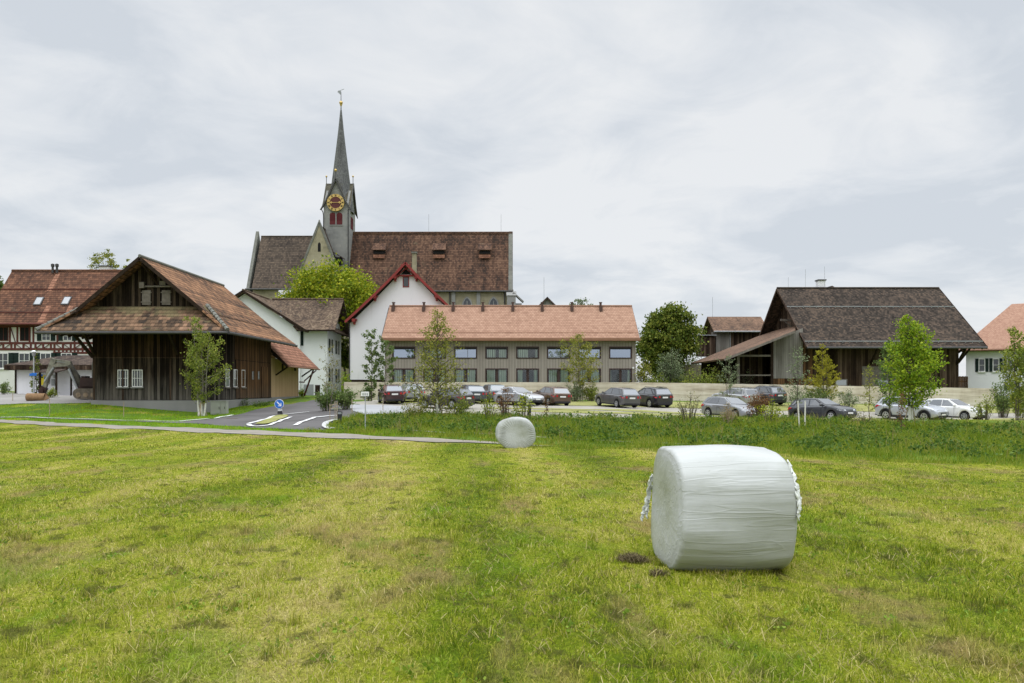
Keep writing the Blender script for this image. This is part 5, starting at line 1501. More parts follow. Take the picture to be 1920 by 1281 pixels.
    for y in (81.6, 86, 91):
        po = MB(); po.box(22.15, 22.4, y-0.13, y+0.13, -0.2, zroof(22.3)-0.05); obj(po, 'post', 'beam', l)
    bm_ = MB(); xa = PX(1384, yl); bm_.box(xa, a, yl-0.1, yl+0.1, PZ(669, yl), PZ(665.5, yl)); bm_.box(xa, a, yl-0.1, yl+0.1, PZ(705, yl), PZ(702.5, yl)); bm_.bar((22.28, 81.6, zroof(22.3)-0.12), (22.28, 95, zroof(22.3)-0.12), 0.2); obj(bm_, 'beam', 'beam_grey', l)
    # ---- stone wall seen through
    s = MB(); s.box(PX(1268, 98), PX(1380, 98), 97.6, 98.2, -0.2, PZ(684, 98)); tag(obj(s, 'stone_wall', 'stone'), 'old rubble stone wall behind the posts of the lean-to', 'wall')
    # ---- small barn behind
    k = empty('small_barn', (30, 108, 0.5), 'small dark board barn with reddish tiled roof behind the lean-to', 'barn')
    xa, xb = PX(1326, 107), PX(1440, 104); y0, ym, y1 = 103.5, 107, 110.5
    zE, zR = PZ(620, 103), PZ(594, 107)
    b = MB(); b.box(xa+0.6, xb-0.3, y0+0.8, y1-0.8, 0, zE); b.prism([(xa+0.6, y1-0.8, zE), (xa+0.6, y0+0.8, zE), (xa+0.6, ym, zR-0.3)], 0.2); obj(b, 'wall', 'planks_dark', k)
    b = MB(); b.box(PX(1337, y0), PX(1372, y0), y0+0.7, y0+0.78, 4.0, zE-0.1); obj(b, 'grey_boarding', 'planks_grey', k)
    r = MB()
    for y in (y0, y1): r.slab([(xa, y, zE), (xb, y, zE), (xb, ym, zR), (xa, ym, zR)], 0.16)
    obj(r, 'roof', 'tile_lean', k)
    g = MB(); g.tube([(xa, y0-0.08, zE-0.1), (xb, y0-0.08, zE-0.1)], 0.1, 8); x = PX(1371.5, y0); g.tube([(x, y0+0.6, 0.5), (x, y0+0.6, zE-0.1)], 0.06, 6); obj(g, 'gutter', 'zinc', k)
    b = MB(); bx0, bx1 = PX(1311, 103), PX(1341, 103); b.box(bx0, bx1, 102.6, 105, PZ(668, 103), PZ(631, 103)); obj(b, 'balcony', 'planks_dark', k)
    b = MB(); b.box(bx0-0.5, bx1, 102.3, 105.2, PZ(630, 103), PZ(628.5, 103)); obj(b, 'balcony_roof', 'zinc', k)
    l = MB(); l.tube([(PX(1336, 107), 107, zR-0.1), (PX(1336, 107), 107, PZ(557, 107))], 0.02, 5); obj(l, 'lightning_rod', 'zinc', k)
big_barn()

# ================================================================== farmhouse at the right edge (turned towards the viewer)
def right_house():
    ang = R(-33)
    o = Vector((PX(1811, 90), 90.0, 0.0))
    t = empty('salmon_roof_house', tuple(o), 'white house with salmon tiled hipped roof and dark shutters at the right edge', 'house', None, ang)
    ze = PZ(655, 89); zr = ze+5.4
    L_, D_ = 13.0, 11.0
    b = MB(); b.box(0, L_, 0, D_, -0.5, ze+0.1); obj(b, 'wall', 'plaster', t)
    ov = 0.75; r = MB()
    e = [(-ov, -ov, ze), (L_+ov, -ov, ze), (L_+ov, D_+ov, ze), (-ov, D_+ov, ze)]
    m = D_/2; q = [(m-1.2, m, zr), (L_-m+3.2, m, zr)]
    r.slab([e[0], e[1], q[1], q[0]], 0.18); r.slab([e[2], e[3], q[0], q[1]], 0.18); r.slab([e[3], e[0], q[0]], 0.18); r.slab([e[1], e[2], q[1]], 0.18)
    obj(r, 'roof', 'tile_salmon', t)
    g = MB(); g.tube([(-ov, -ov-0.05, ze-0.12), (L_+ov, -ov-0.05, ze-0.12)], 0.1, 8); obj(g, 'gutter', 'fascia', t, 40)
    s = MB(); s.box(-ov, L_+ov, -ov, 0, ze-0.24, ze-0.18); obj(s, 'soffit', 'beam_grey', t)
    zt = 3.75
    for x in (1.65, 3.0, 4.35, 5.8):
        window(t, (x-0.1, 0, PZ(697, 89)), XR, YN, 0.62, 1.45, shutters='shutter', mull=0, trans=1, sill='white_paint')
    window(t, (4.4, 0, PZ(731, 88.5)), XR, YN, 0.68, 0.85, shutters='shutter', mull=1)
right_house()

def board_fence():
    f = MB(); y = 87.5; x0, x1 = PX(1790, y), PX(1815, y)
    t = empty('board_fence', ((x0+x1)/2, y, 0), 'short brown board fence closing the gap beside the large barn', 'fence')
    n = 9; w = (x1-x0)/n
    for i in range(n): f.box(x0+i*w+0.01, x0+(i+1)*w-0.01, y, y+0.03, -0.3, PZ(706, y)+0.03*(i % 2))
    obj(f, 'boards', 'planks_brown', t)
    r = MB(); r.box(x0, x1, y+0.03, y+0.09, 1.2, 1.35); r.box(x0, x1, y+0.03, y+0.09, 2.4, 2.55); obj(r, 'rail', 'beam', t)
board_fence()
# ================================================================== rammed concrete boundary wall
def boundary():
    t = MB()
    px = [645, 800, 1000, 1200, 1300, 1450, 1600, 1750, 1870]
    top = [716.4, 716.6, 716.8, 717.3, 718.5, 721.3, 724, 726.5, 728.6]
    pts = [(PX(p, 74.0), 74.0, PZ(y, 74.0)) for p, y in zip(px, top)]
    vs = []
    for x, y, z in pts: vs += [(x, y, -0.6), (x, y, z), (x, y+0.4, z), (x, y+0.4, -0.6)]
    fs = []
    for i in range(len(pts)-1):
        a = i*4; b = a+4
        fs += [(a, b, b+1, a+1), (a+1, b+1, b+2, a+2), (a+2, b+2, b+3, a+3)]
    fs += [(0, 1, 2, 3), tuple(reversed(range(len(pts)*4-4, len(pts)*4)))]
    t.add(vs, fs)
    tag(obj(t, 'boundary_wall', 'rammed'), 'long low beige rammed concrete wall behind the parked cars', 'wall')
boundary()
# ------------------------------------------------------------------ trees and shrubs
def leaf_quads(rng, c, size, droop=0.3, elong=1.5):
    """folded leaf quads at centres c (n,3)"""
    n = len(c)
    d = rng.normal(size=(n, 3)); d[:, 2] -= droop; d /= np.linalg.norm(d, axis=1)[:, None]
    u = rng.normal(size=(n, 3)); s = np.cross(d, u); s /= np.linalg.norm(s, axis=1)[:, None] + 1e-9
    nn = np.cross(d, s)
    L = (size*rng.uniform(0.6, 1.35, n))[:, None]
    a = c - d*L*0.5; b = c + s*L*0.5/elong + nn*L*0.08; e_ = c + d*L*0.5; f = c - s*L*0.5/elong + nn*L*0.08
    v = np.stack([a, b, e_, f], 1).reshape(-1, 3)
    return v, np.arange(n*4).reshape(n, 4)

PROF = {
    'ogive': lambda f: float(np.interp(f, [0, 0.12, 0.28, 0.5, 0.7, 0.86, 1], [0.55, 0.85, 1.0, 0.82, 0.6, 0.34, 0.07])),
    'ovoid': lambda f: max(0.05, math.sin(math.pi*min(1, max(0, f))**0.75)**0.8),
    'cone': lambda f: 0.12+0.95*(1-f)**0.85*min(1, (f+0.12)*4),
    'narrow': lambda f: 0.45+0.6*math.sin(math.pi*min(1, f))**0.9*(1-0.45*f),
    'pyramid': lambda f: (1-f)**0.75*min(1, 0.55+f*3)+0.06,
    'vase': lambda f: 0.35+0.75*f if f < 0.7 else 0.9*(1-f)/0.3+0.15,
}
def young_tree(px, py_top, Y, hw_px, label, leaf, prof='ovoid', nb=34, nleaf=2400, lsize=0.13, bare=0.2, trunks=1, white=0.0, rise=0.75, seed=1, name='young_tree', trunk_r=0.055, group=None, bark='bark', cat='tree', lean=0.0, spread=0.10, base=None, stakes=0, droop=0.3, elong=1.5):
    rng = np.random.default_rng(seed)
    x0 = PX(px, Y) if base is None else base
    zb = hz(x0, Y)
    Ht = PZ(py_top, Y) - zb
    Rm = hw_px*Y/F
    group = group or {'sapling': 'thin saplings', 'young_tree': 'young planted trees'}.get(name)
    t = empty(name, (x0, Y, zb), label, cat, group)
    tb = MB(); wb = MB()
    leaves = []
    P_ = PROF[prof]
    for k in range(trunks):
        ox = 0 if trunks == 1 else (k-(trunks-1)/2)*0.16*1.5
        hk = Ht*(1 if k == 0 else rng.uniform(0.75, 0.95))
        lx = lean + (0 if trunks == 1 else ox*1.6)
        n = 9
        path = []
        for i in range(n):
            f = i/(n-1)
            path.append(Vector((x0+ox*0.7+lx*f+rng.normal()*0.02*Ht/5*(i > 0), Y+rng.normal()*0.05*(i > 0)+(k % 2)*0.15, zb-0.1+(hk+0.1)*f)))
        rr = [trunk_r*(1-0.86*i/(n-1))/(1 if trunks == 1 else 1.25) for i in range(n)]
        tb.tube(path, rr, 6)
        if white > 0:
            wl = white/Ht*(n-1)
            q = []; w = 0.0
            while w < wl:
                i = int(w); q.append(path[i].lerp(path[i+1], w-i)); w += 0.25
            i = int(wl); q.append(path[i].lerp(path[i+1], wl-i))
            wb.tube(q, [trunk_r*(1.22-0.25*j/len(q))/(1 if trunks == 1 else 1.2) for j in range(len(q))], 8)
        per = nb//trunks
        for b in range(per):
            f = (b+rng.uniform(0.1, 0.9))/per
            h = bare + (0.985-bare)*f
            i = min(n-2, int(h*(n-1))); o = path[i].lerp(path[i+1], h*(n-1)-i)
            az = b*2.399+rng.uniform(-0.5, 0.5)+k
            L = Rm*P_(f)*rng.uniform(0.62, 1.18)
            ri = rise*rng.uniform(0.6, 1.4)*(0.7+0.7*f)
            dx, dy = math.cos(az), math.sin(az)
            p = [o]
            for j in range(1, 5):
                g = j/4
                p.append(o + Vector((dx*L*g, dy*L*g, L*ri*g*(1-0.12*g))) + Vector(rng.normal(size=3)*0.04*L))
            r0 = max(0.006, min(rr[i]*0.55, 0.012+0.012*L))
            tb.tube(p, [r0, r0*0.8, r0*0.6, r0*0.4, r0*0.2], 4, cap=False)
            subs = [(p, 1.0)]
            for s in range(int(3+L*1.5)):
                g = rng.uniform(0.3, 1.0); j = min(3, int(g*4)); o2 = p[j].lerp(p[j+1], g*4-j)
                a2 = az+rng.uniform(-1.3, 1.3); l2 = L*rng.uniform(0.2, 0.42)*(1.15-0.4*g)
                e2 = o2 + Vector((math.cos(a2)*l2, math.sin(a2)*l2, l2*rng.uniform(0.1, 1.0)))
                tb.tube([o2, o2.lerp(e2, 0.5)+Vector(rng.normal(size=3)*0.03*l2), e2], [r0*0.4, r0*0.3, r0*0.15], 3, cap=False)
                subs.append(([o2, e2], 0.6))
            wgt = L+0.25
            cnt = int(nleaf/nb*wgt/(Rm*0.62+0.25))
            for q, wt_ in subs:
                m = max(1, int(cnt*wt_/(1+0.6*(len(subs)-1))))
                g = rng.uniform(0.25 if wt_ == 1.0 else 0.1, 1.05, m)
                seg = np.array([tuple(v) for v in q]); kk = len(seg)-1
                jj_ = np.minimum((g*kk).astype(int), kk-1)
                c = seg[jj_] + (seg[jj_+1]-seg[jj_])*(g*kk-jj_)[:, None]
                leaves.append(c + rng.normal(size=(m, 3))*spread*(0.5+L*0.5))
    tk = tb.build('trunk', M[bark], t, fixn=False)
    if white > 0: wb.build('whitewash', M['bark_white'], t, 60, fixn=False)
    c = np.concatenate(leaves)
    v, f = leaf_quads(rng, c, lsize, droop, elong)
    raw_mesh('crown', v, f, M[leaf], t)
    if stakes:
        for k in range(stakes):
            a = 0.6+k*2.094
            s = MB(); sx, sy = x0+math.cos(a)*0.42, Y+math.sin(a)*0.42
            s.bar((sx, sy, hz(sx, sy)-0.1), (x0+math.cos(a)*0.10, Y+math.sin(a)*0.10, zb+1.0), 0.05); obj(s, 'stake', 'stake', t)
    return t

def big_tree(px, py_top, Y, hw_px, py_bot, label, leaf, nclump=150, per=70, lsize=0.34, seed=1, name='broadleaf_tree', sq=0.85, cl=1.0, trunk_r=0.3, group=None, shape=None):
    """round-headed tree: limbs to leaf clumps spread through an uneven crown"""
    rng = np.random.default_rng(seed)
    x0 = PX(px, Y); zb = hz(x0, Y)
    zt = PZ(py_top, Y); zl = PZ(py_bot, Y); Rm = hw_px*Y/F
    group = group or {'distant_tree': 'treetops behind the roofs'}.get(name)
    t = empty(name, (x0, Y, zb), label, 'tree', group)
    cz = (zt+zl)/2; rz = (zt-zl)/2
    tb = MB()
    top = Vector((x0, Y, zl+rz*0.75))
    path = [Vector((x0, Y, zb-0.2)), Vector((x0+0.1, Y, (zb+zl)/2)), Vector((x0-0.1, Y, zl+0.1*rz)), top]
    tb.tube(path, [trunk_r*1.25, trunk_r, trunk_r*0.8, trunk_r*0.35], 8)
    lobes = [(rng.normal(size=3), rng.uniform(0.8, 1.2)) for _ in range(13)]
    lobes = [(d/np.linalg.norm(d), a) for d, a in lobes]
    cs = []; leaves = []
    for i in range(nclump):
        d = rng.normal(size=3); d /= np.linalg.norm(d)
        m = 0.80
        for ld, a in lobes:
            m += 0.24*a*max(0, float(d @ ld)-0.72)/0.28
        m = min(m, 1.1)
        rad = m*rng.uniform(0.35, 1.0)**0.45
        if d[2] < -0.3: rad *= 0.8
        taper = 1.0 if not shape else shape(d[2]*rad)
        c = np.array([x0+d[0]*Rm*rad*taper, Y+d[1]*Rm*rad*taper*0.95, cz+d[2]*rz*rad])
        cs.append(c)
        s = cl*Rm*rng.uniform(0.10, 0.19)
        k = int(per*rng.uniform(0.6, 1.4))
        p = rng.normal(size=(k, 3))*np.array([s, s, s*0.62])
        p[:, 2] -= 0.25*np.abs(p[:, 0]) + 0.1*np.abs(p[:, 1])
        leaves.append(c+p)
    for i, c in enumerate(cs):
        if i % 3 == 0:
            g = rng.uniform(0.3, 1.0); o = path[2].lerp(path[3], g)
            e_ = Vector(c); mid = o.lerp(e_, 0.5)+Vector((0, 0, -0.1*Rm))+Vector(rng.normal(size=3)*0.06*Rm)
            r0 = trunk_r*0.32
            tb.tube([o, o.lerp(mid, 0.6), mid, e_], [r0, r0*0.7, r0*0.5, r0*0.15], 5, cap=False)
    tb.build('trunk', M['bark'], t, fixn=False)
    v, f = leaf_quads(rng, np.concatenate(leaves), lsize)
    raw_mesh('crown', v, f, M[leaf], t)
    return t

def shrub(px, py_top, Y, hw_px, label, leaf, n=700, stems=9, lsize=0.10, seed=1, name='shrub', fill=0.5, bark='bark', cat='shrub', group=None, dy=1.0, elong=1.6):
    rng = np.random.default_rng(seed)
    x0 = PX(px, Y); zb = hz(x0, Y); Ht = PZ(py_top, Y)-zb; Rm = hw_px*Y/F
    group = group or {'shrub': 'shrubs planted around the lot', 'bush': 'bushes', 'hedge': 'hedge plants behind the wall'}.get(name)
    t = empty(name, (x0, Y, zb), label, cat, group)
    tb = MB(); leaves = []
    for i in range(stems):
        az = i*2.399+rng.uniform(-0.4, 0.4); sp = Rm*math.sqrt((i+0.5)/stems)*rng.uniform(0.7, 1.1)
        b = Vector((x0+math.cos(az)*sp*0.35, Y+math.sin(az)*sp*0.35*dy, 0)); b.z = hz(b.x, b.y)-0.05
        hh = Ht*rng.uniform(0.55, 1.0)*(1-0.25*(sp/Rm)**2) if i else Ht
        e_ = Vector((x0+math.cos(az)*sp, Y+math.sin(az)*sp*dy, b.z+hh))
        mid = b.lerp(e_, 0.5)+Vector((0, 0, 0.12*hh))+Vector(rng.normal(size=3)*0.03)
        p = [b, mid, e_]
        r0 = 0.012+0.006*Ht
        tb.tube(p, [r0, r0*0.7, r0*0.25], 4, cap=False)
        for s in range(5):
            g = rng.uniform(0.3, 0.95); o2 = b.lerp(mid, g*2) if g < 0.5 else mid.lerp(e_, g*2-1)
            d2 = Vector(rng.normal(size=3)); d2.z = abs(d2.z)*0.7; e2 = o2+d2.normalized()*hh*rng.uniform(0.12, 0.3)
            tb.tube([o2, e2], [r0*0.4, r0*0.15], 3, cap=False)
            m = int(n/stems*fill/5)
            g2 = rng.uniform(0.2, 1.05, m)[:, None]
            leaves.append(np.array(o2)*(1-g2)+np.array(e2)*g2+rng.normal(size=(m, 3))*0.05*(1+Rm))
        m = int(n/stems*(1-fill))
        g2 = rng.uniform(0.25, 1.03, m)[:, None]
        leaves.append(np.where(g2 < 0.5, np.array(b)*(1-2*g2)+np.array(mid)*2*g2, np.array(mid)*(2-2*g2)+np.array(e_)*(2*g2-1))+rng.normal(size=(m, 3))*np.array([0.10, 0.10, 0.07])*(0.6+Rm))
    tb.build('stem', M[bark], t, fixn=False)
    v, f = leaf_quads(rng, np.concatenate(leaves), lsize, 0.2, elong)
    raw_mesh('foliage', v, f, M[leaf], t)
    return t

# --- tall background trees
big_tree(627, 501, 106, 85, 640, 'broad yellow-green maple rising between the white house and the red-trimmed gable', 'leaf_yg', 260, 80, 0.36, 4, 'maple_tree', cl=0.9, trunk_r=0.3)
big_tree(1250, 570, 96, 56, 716, 'dense dark green chestnut tree at the right end of the terracotta roof', 'leaf_dark', 230, 90, 0.34, 9, 'chestnut_tree', cl=0.95, trunk_r=0.3)
big_tree(192, 462, 118, 30, 560, 'thin olive tree top showing above the farmhouse ridge', 'leaf_olive', 90, 34, 0.24, 12, 'distant_tree', cl=0.7, trunk_r=0.12)
big_tree(238, 486, 120, 14, 560, 'small olive treetop close beside the old barn gable', 'leaf_olive', 26, 30, 0.24, 13, 'distant_tree', cl=1.0, trunk_r=0.15)
big_tree(-14, 508, 110, 20, 600, 'dark tree edge cut off by the left border above the farmhouse roof', 'leaf_mid', 40, 50, 0.36, 14, 'distant_tree', cl=1.1, trunk_r=0.2)
big_tree(1088, 556, 118, 24, 620, 'thin grey-green treetop showing above the terracotta ridge', 'leaf_grey', 42, 42, 0.28, 15, 'distant_tree', cl=0.85, trunk_r=0.12)
big_tree(648, 600, 110, 20, 700, 'dark evergreen standing in the gap beside the red-trimmed house', 'leaf_dark', 60, 70, 0.3, 16, 'evergreen_tree', cl=1.2, trunk_r=0.2)
# --- young planted trees
young_tree(378, 592, 56.5, 39, 'bushy young birch with a whitewashed base before the corner of the dark barn', 'leaf_birch', 'ovoid', 60, 5200, 0.135, 0.14, 3, 1.25, 0.85, 21, 'birch_tree', 0.07, spread=0.13, bark='bark_light', stakes=3)
young_tree(617, 655, 56.5, 22, 'thin nearly leafless sapling rising from the shrub island by the road', 'leaf_sparse', 'narrow', 26, 520, 0.12, 0.2, 2, 0.0, 1.0, 22, 'sapling', 0.05, bark='bark_light')
young_tree(697, 625, 68.0, 20, 'dark-leaved young tree in front of the white gable wall, left one of the pair', 'leaf_mid', 'narrow', 30, 1900, 0.16, 0.08, 1, 0.0, 0.8, 23, 'young_tree', 0.05, spread=0.10)
young_tree(722, 640, 67.6, 19, 'shorter dark-leaved young tree just left of the guest house windows', 'leaf_mid', 'narrow', 26, 1700, 0.16, 0.1, 1, 0.0, 0.8, 24, 'young_tree', 0.05, spread=0.10)
young_tree(820, 583, 46.0, 57, 'wide airy young tree with whitewashed trunk in front of the guest house', 'leaf_olive', 'cone', 84, 5200, 0.108, 0.07, 1, 1.15, 0.6, 25, 'young_tree', 0.075, spread=0.12, stakes=2)
young_tree(1090, 626, 71.0, 33, 'slim young tree with pale stems growing from shrubs beside the brown hatchback', 'leaf_olive', 'ovoid', 60, 4200, 0.14, 0.14, 2, 0.0, 0.85, 26, 'young_tree', 0.06, spread=0.12, bark='bark_light')
young_tree(1547, 645, 68.5, 33, 'golden cone-shaped larch in front of the large barn', 'leaf_gold', 'pyramid', 90, 6500, 0.13, 0.12, 2, 0.0, 0.6, 27, 'larch_tree', 0.06, spread=0.06, elong=2.6)
young_tree(1709, 592, 42.5, 48, 'bright green young maple with whitewashed trunk before the silver suv', 'leaf_bright', 'ogive', 100, 9000, 0.125, 0.16, 2, 1.0, 0.75, 28, 'maple_tree', 0.08, spread=0.13, stakes=2)
young_tree(1668, 638, 52.0, 25, 'darker green young tree close behind the bright maple', 'leaf_mid', 'ovoid', 40, 2600, 0.135, 0.2, 1, 0.0, 0.8, 29, 'young_tree', 0.06, spread=0.12)
young_tree(1496, 660, 44.5, 25, 'wispy grey sapling tied between two white stakes by the black hatchback', 'leaf_grey', 'narrow', 26, 620, 0.10, 0.25, 1, 0.0, 1.0, 30, 'sapling', 0.035)
young_tree(1366, 668, 66.0, 22, 'thin grey-green sapling in front of the lean-to posts', 'leaf_grey', 'narrow', 24, 800, 0.12, 0.15, 2, 0.0, 0.9, 31, 'sapling', 0.04)
young_tree(1908, 612, 53, 26, 'leafy young tree cut by the right border before the salmon-roofed house', 'leaf_birch', 'ovoid', 50, 3600, 0.15, 0.18, 2, 0.0, 0.8, 32, 'young_tree', 0.06, spread=0.14)
young_tree(1630, 690, 48, 15, 'slender pale sapling between the black hatchback and the silver suv', 'leaf_olive', 'narrow', 20, 520, 0.09, 0.2, 1, 0.0, 1.1, 33, 'sapling', 0.03)
young_tree(68, 655, 73.0, 13, 'small dark spruce beside the lamp post in front of the pavilion', 'leaf_dark', 'pyramid', 44, 1500, 0.15, 0.03, 1, 0.0, 0.1, 34, 'spruce_tree', 0.05, spread=0.06, elong=2.2)
young_tree(1690, 738, 36.0, 7, 'rust-red slender sapling in the long grass below the silver suv', 'leaf_rust', 'narrow', 14, 240, 0.075, 0.25, 1, 0.0, 1.2, 35, 'sapling', 0.018)
young_tree(1025, 742, 44.5, 7, 'tiny rusty sapling in front of the brown hatchback', 'leaf_rust', 'narrow', 10, 150, 0.08, 0.2, 1, 0.0, 1.2, 36, 'sapling', 0.018)
# --- shrubs
S = shrub
S(612, 722, 57.0, 24, 'dense dark shrub on the planted island left of its leafless sapling', 'leaf_mid', 2200, 16, 0.13, 41)
S(648, 728, 57.5, 20, 'dark rounded shrub at the right end of the planted island', 'leaf_mid', 1800, 14, 0.13, 42)
S(690, 722, 68.5, 14, 'dark shrub under the young trees before the white gable', 'leaf_mid', 900, 10, 0.14, 43)
S(1078, 716, 71.0, 20, 'low green shrub at the foot of the pale-stemmed young tree', 'leaf_grey', 1500, 14, 0.12, 44)
S(1108, 722, 71.5, 20, 'reddish green shrub beside the grey hatchback', 'leaf_birch', 1200, 12, 0.12, 45)
S(1257, 655, 84.0, 28, 'round grey-green bush in front of the dark chestnut', 'leaf_grey', 3800, 22, 0.17, 46, name='bush', cat='bush')
S(1205, 672, 82.5, 26, 'clipped green hedge plant next to the guest house corner', 'leaf_olive', 2000, 16, 0.16, 47, name='hedge', cat='hedge')
S(1290, 694, 83.5, 34, 'bushy hedge plant between the grey-green bush and the rubble wall', 'leaf_birch', 2200, 18, 0.16, 73, name='hedge', cat='hedge')
S(1225, 700, 80.0, 30, 'low dark hedge plant under the chestnut crown', 'leaf_dark', 2200, 18, 0.16, 74, name='hedge', cat='hedge')
S(1296, 652, 101.0, 24, 'dark green bush behind the rubble wall below the small barn', 'leaf_mid', 1800, 16, 0.2, 75, name='bush', cat='bush')
S(1330, 690, 84.0, 42, 'low hedge growing in front of the old rubble wall', 'leaf_birch', 2400, 20, 0.16, 48, name='hedge', cat='hedge')
S(1423, 732, 46.5, 20, 'compact reddish-brown shrub between the two hatchbacks', 'leaf_rust', 1700, 14, 0.085, 49)
S(1444, 745, 42.0, 22, 'yellow-green spindly shrub on the bank below the reddish-brown shrub', 'leaf_yg', 620, 10, 0.085, 50)
S(1291, 732, 43.5, 30, 'open bare-twigged shrub left of the silver hatchback', 'leaf_sparse', 420, 13, 0.085, 51)
S(915, 738, 44.5, 20, 'yellowish thin shrub right of the airy young tree', 'leaf_yg', 520, 9, 0.085, 52)
S(945, 722, 45.0, 15, 'rust-coloured shrub above the small bale', 'leaf_rust', 620, 9, 0.085, 53)
S(982, 735, 45.0, 22, 'yellow-leaved shrub in front of the silver saloon', 'leaf_yg', 620, 10, 0.085, 54)
S(862, 745, 46.5, 30, 'straggling red-green shrub behind the airy young tree', 'leaf_birch', 900, 12, 0.09, 55)
S(780, 752, 46.5, 32, 'low straggling shrub at the left foot of the airy young tree', 'leaf_olive', 800, 12, 0.09, 56)
S(1530, 722, 68.0, 34, 'dark shrub spreading under the golden larch', 'leaf_mid', 1500, 14, 0.13, 57)
S(1590, 728, 66.0, 24, 'grey-green shrub right of the golden larch', 'leaf_grey', 900, 12, 0.12, 58)
S(1490, 725, 67.0, 22, 'low mixed shrub left of the golden larch', 'leaf_grey', 600, 10, 0.12, 59)
S(1615, 768, 40.5, 26, 'twiggy dark shrub on the bank behind the rust-red sapling', 'leaf_sparse', 460, 12, 0.08, 60)
S(1652, 733, 62.0, 14, 'spiky dark plant against the boundary wall', 'leaf_grey', 600, 12, 0.14, 61)
S(1846, 738, 46.0, 26, 'brown-green open shrub in front of the white suv bonnet', 'leaf_birch', 800, 12, 0.09, 62)
S(1880, 712, 60.0, 22, 'dense dark bush by the end of the boundary wall', 'leaf_mid', 2000, 16, 0.14, 63, name='bush', cat='bush')
S(1912, 720, 56.0, 20, 'leafy green bush at the right border beneath the young tree', 'leaf_birch', 1600, 14, 0.13, 64, name='bush', cat='bush')
S(1365, 752, 41.0, 16, 'pale dry weed clump on the bank before the silver hatchback', 'dry_stem', 500, 16, 0.10, 65, name='weed_clump', cat='weeds', bark='stake', elong=3.5)
S(95, 728, 66.5, 14, 'small brown-green shrub behind the digger bucket', 'leaf_birch', 700, 10, 0.11, 66)
S(8, 715, 70.0, 12, 'leafy garden plant against the farmhouse wall at the left border', 'leaf_mid', 700, 10, 0.12, 67)
S(565, 728, 86.5, 9, 'bright green bush at the end of the pine-boarded shed', 'leaf_bright', 500, 9, 0.14, 68)
S(648, 690, 80, 9, 'bright green bush in the gap at the left end of the boundary wall', 'leaf_bright', 600, 9, 0.14, 69)
S(460, 745, 66.0, 9, 'small weed bush against the side plinth of the barn', 'leaf_grey', 320, 8, 0.09, 70)
S(490, 752, 64.0, 26, 'straggling weeds along the barn plinth behind the keep-left sign', 'herb', 600, 16, 0.09, 71)
S(1400, 690, 84.0, 14, 'thin sapling-like shrub inside the lean-to opening', 'leaf_grey', 300, 8, 0.11, 72)
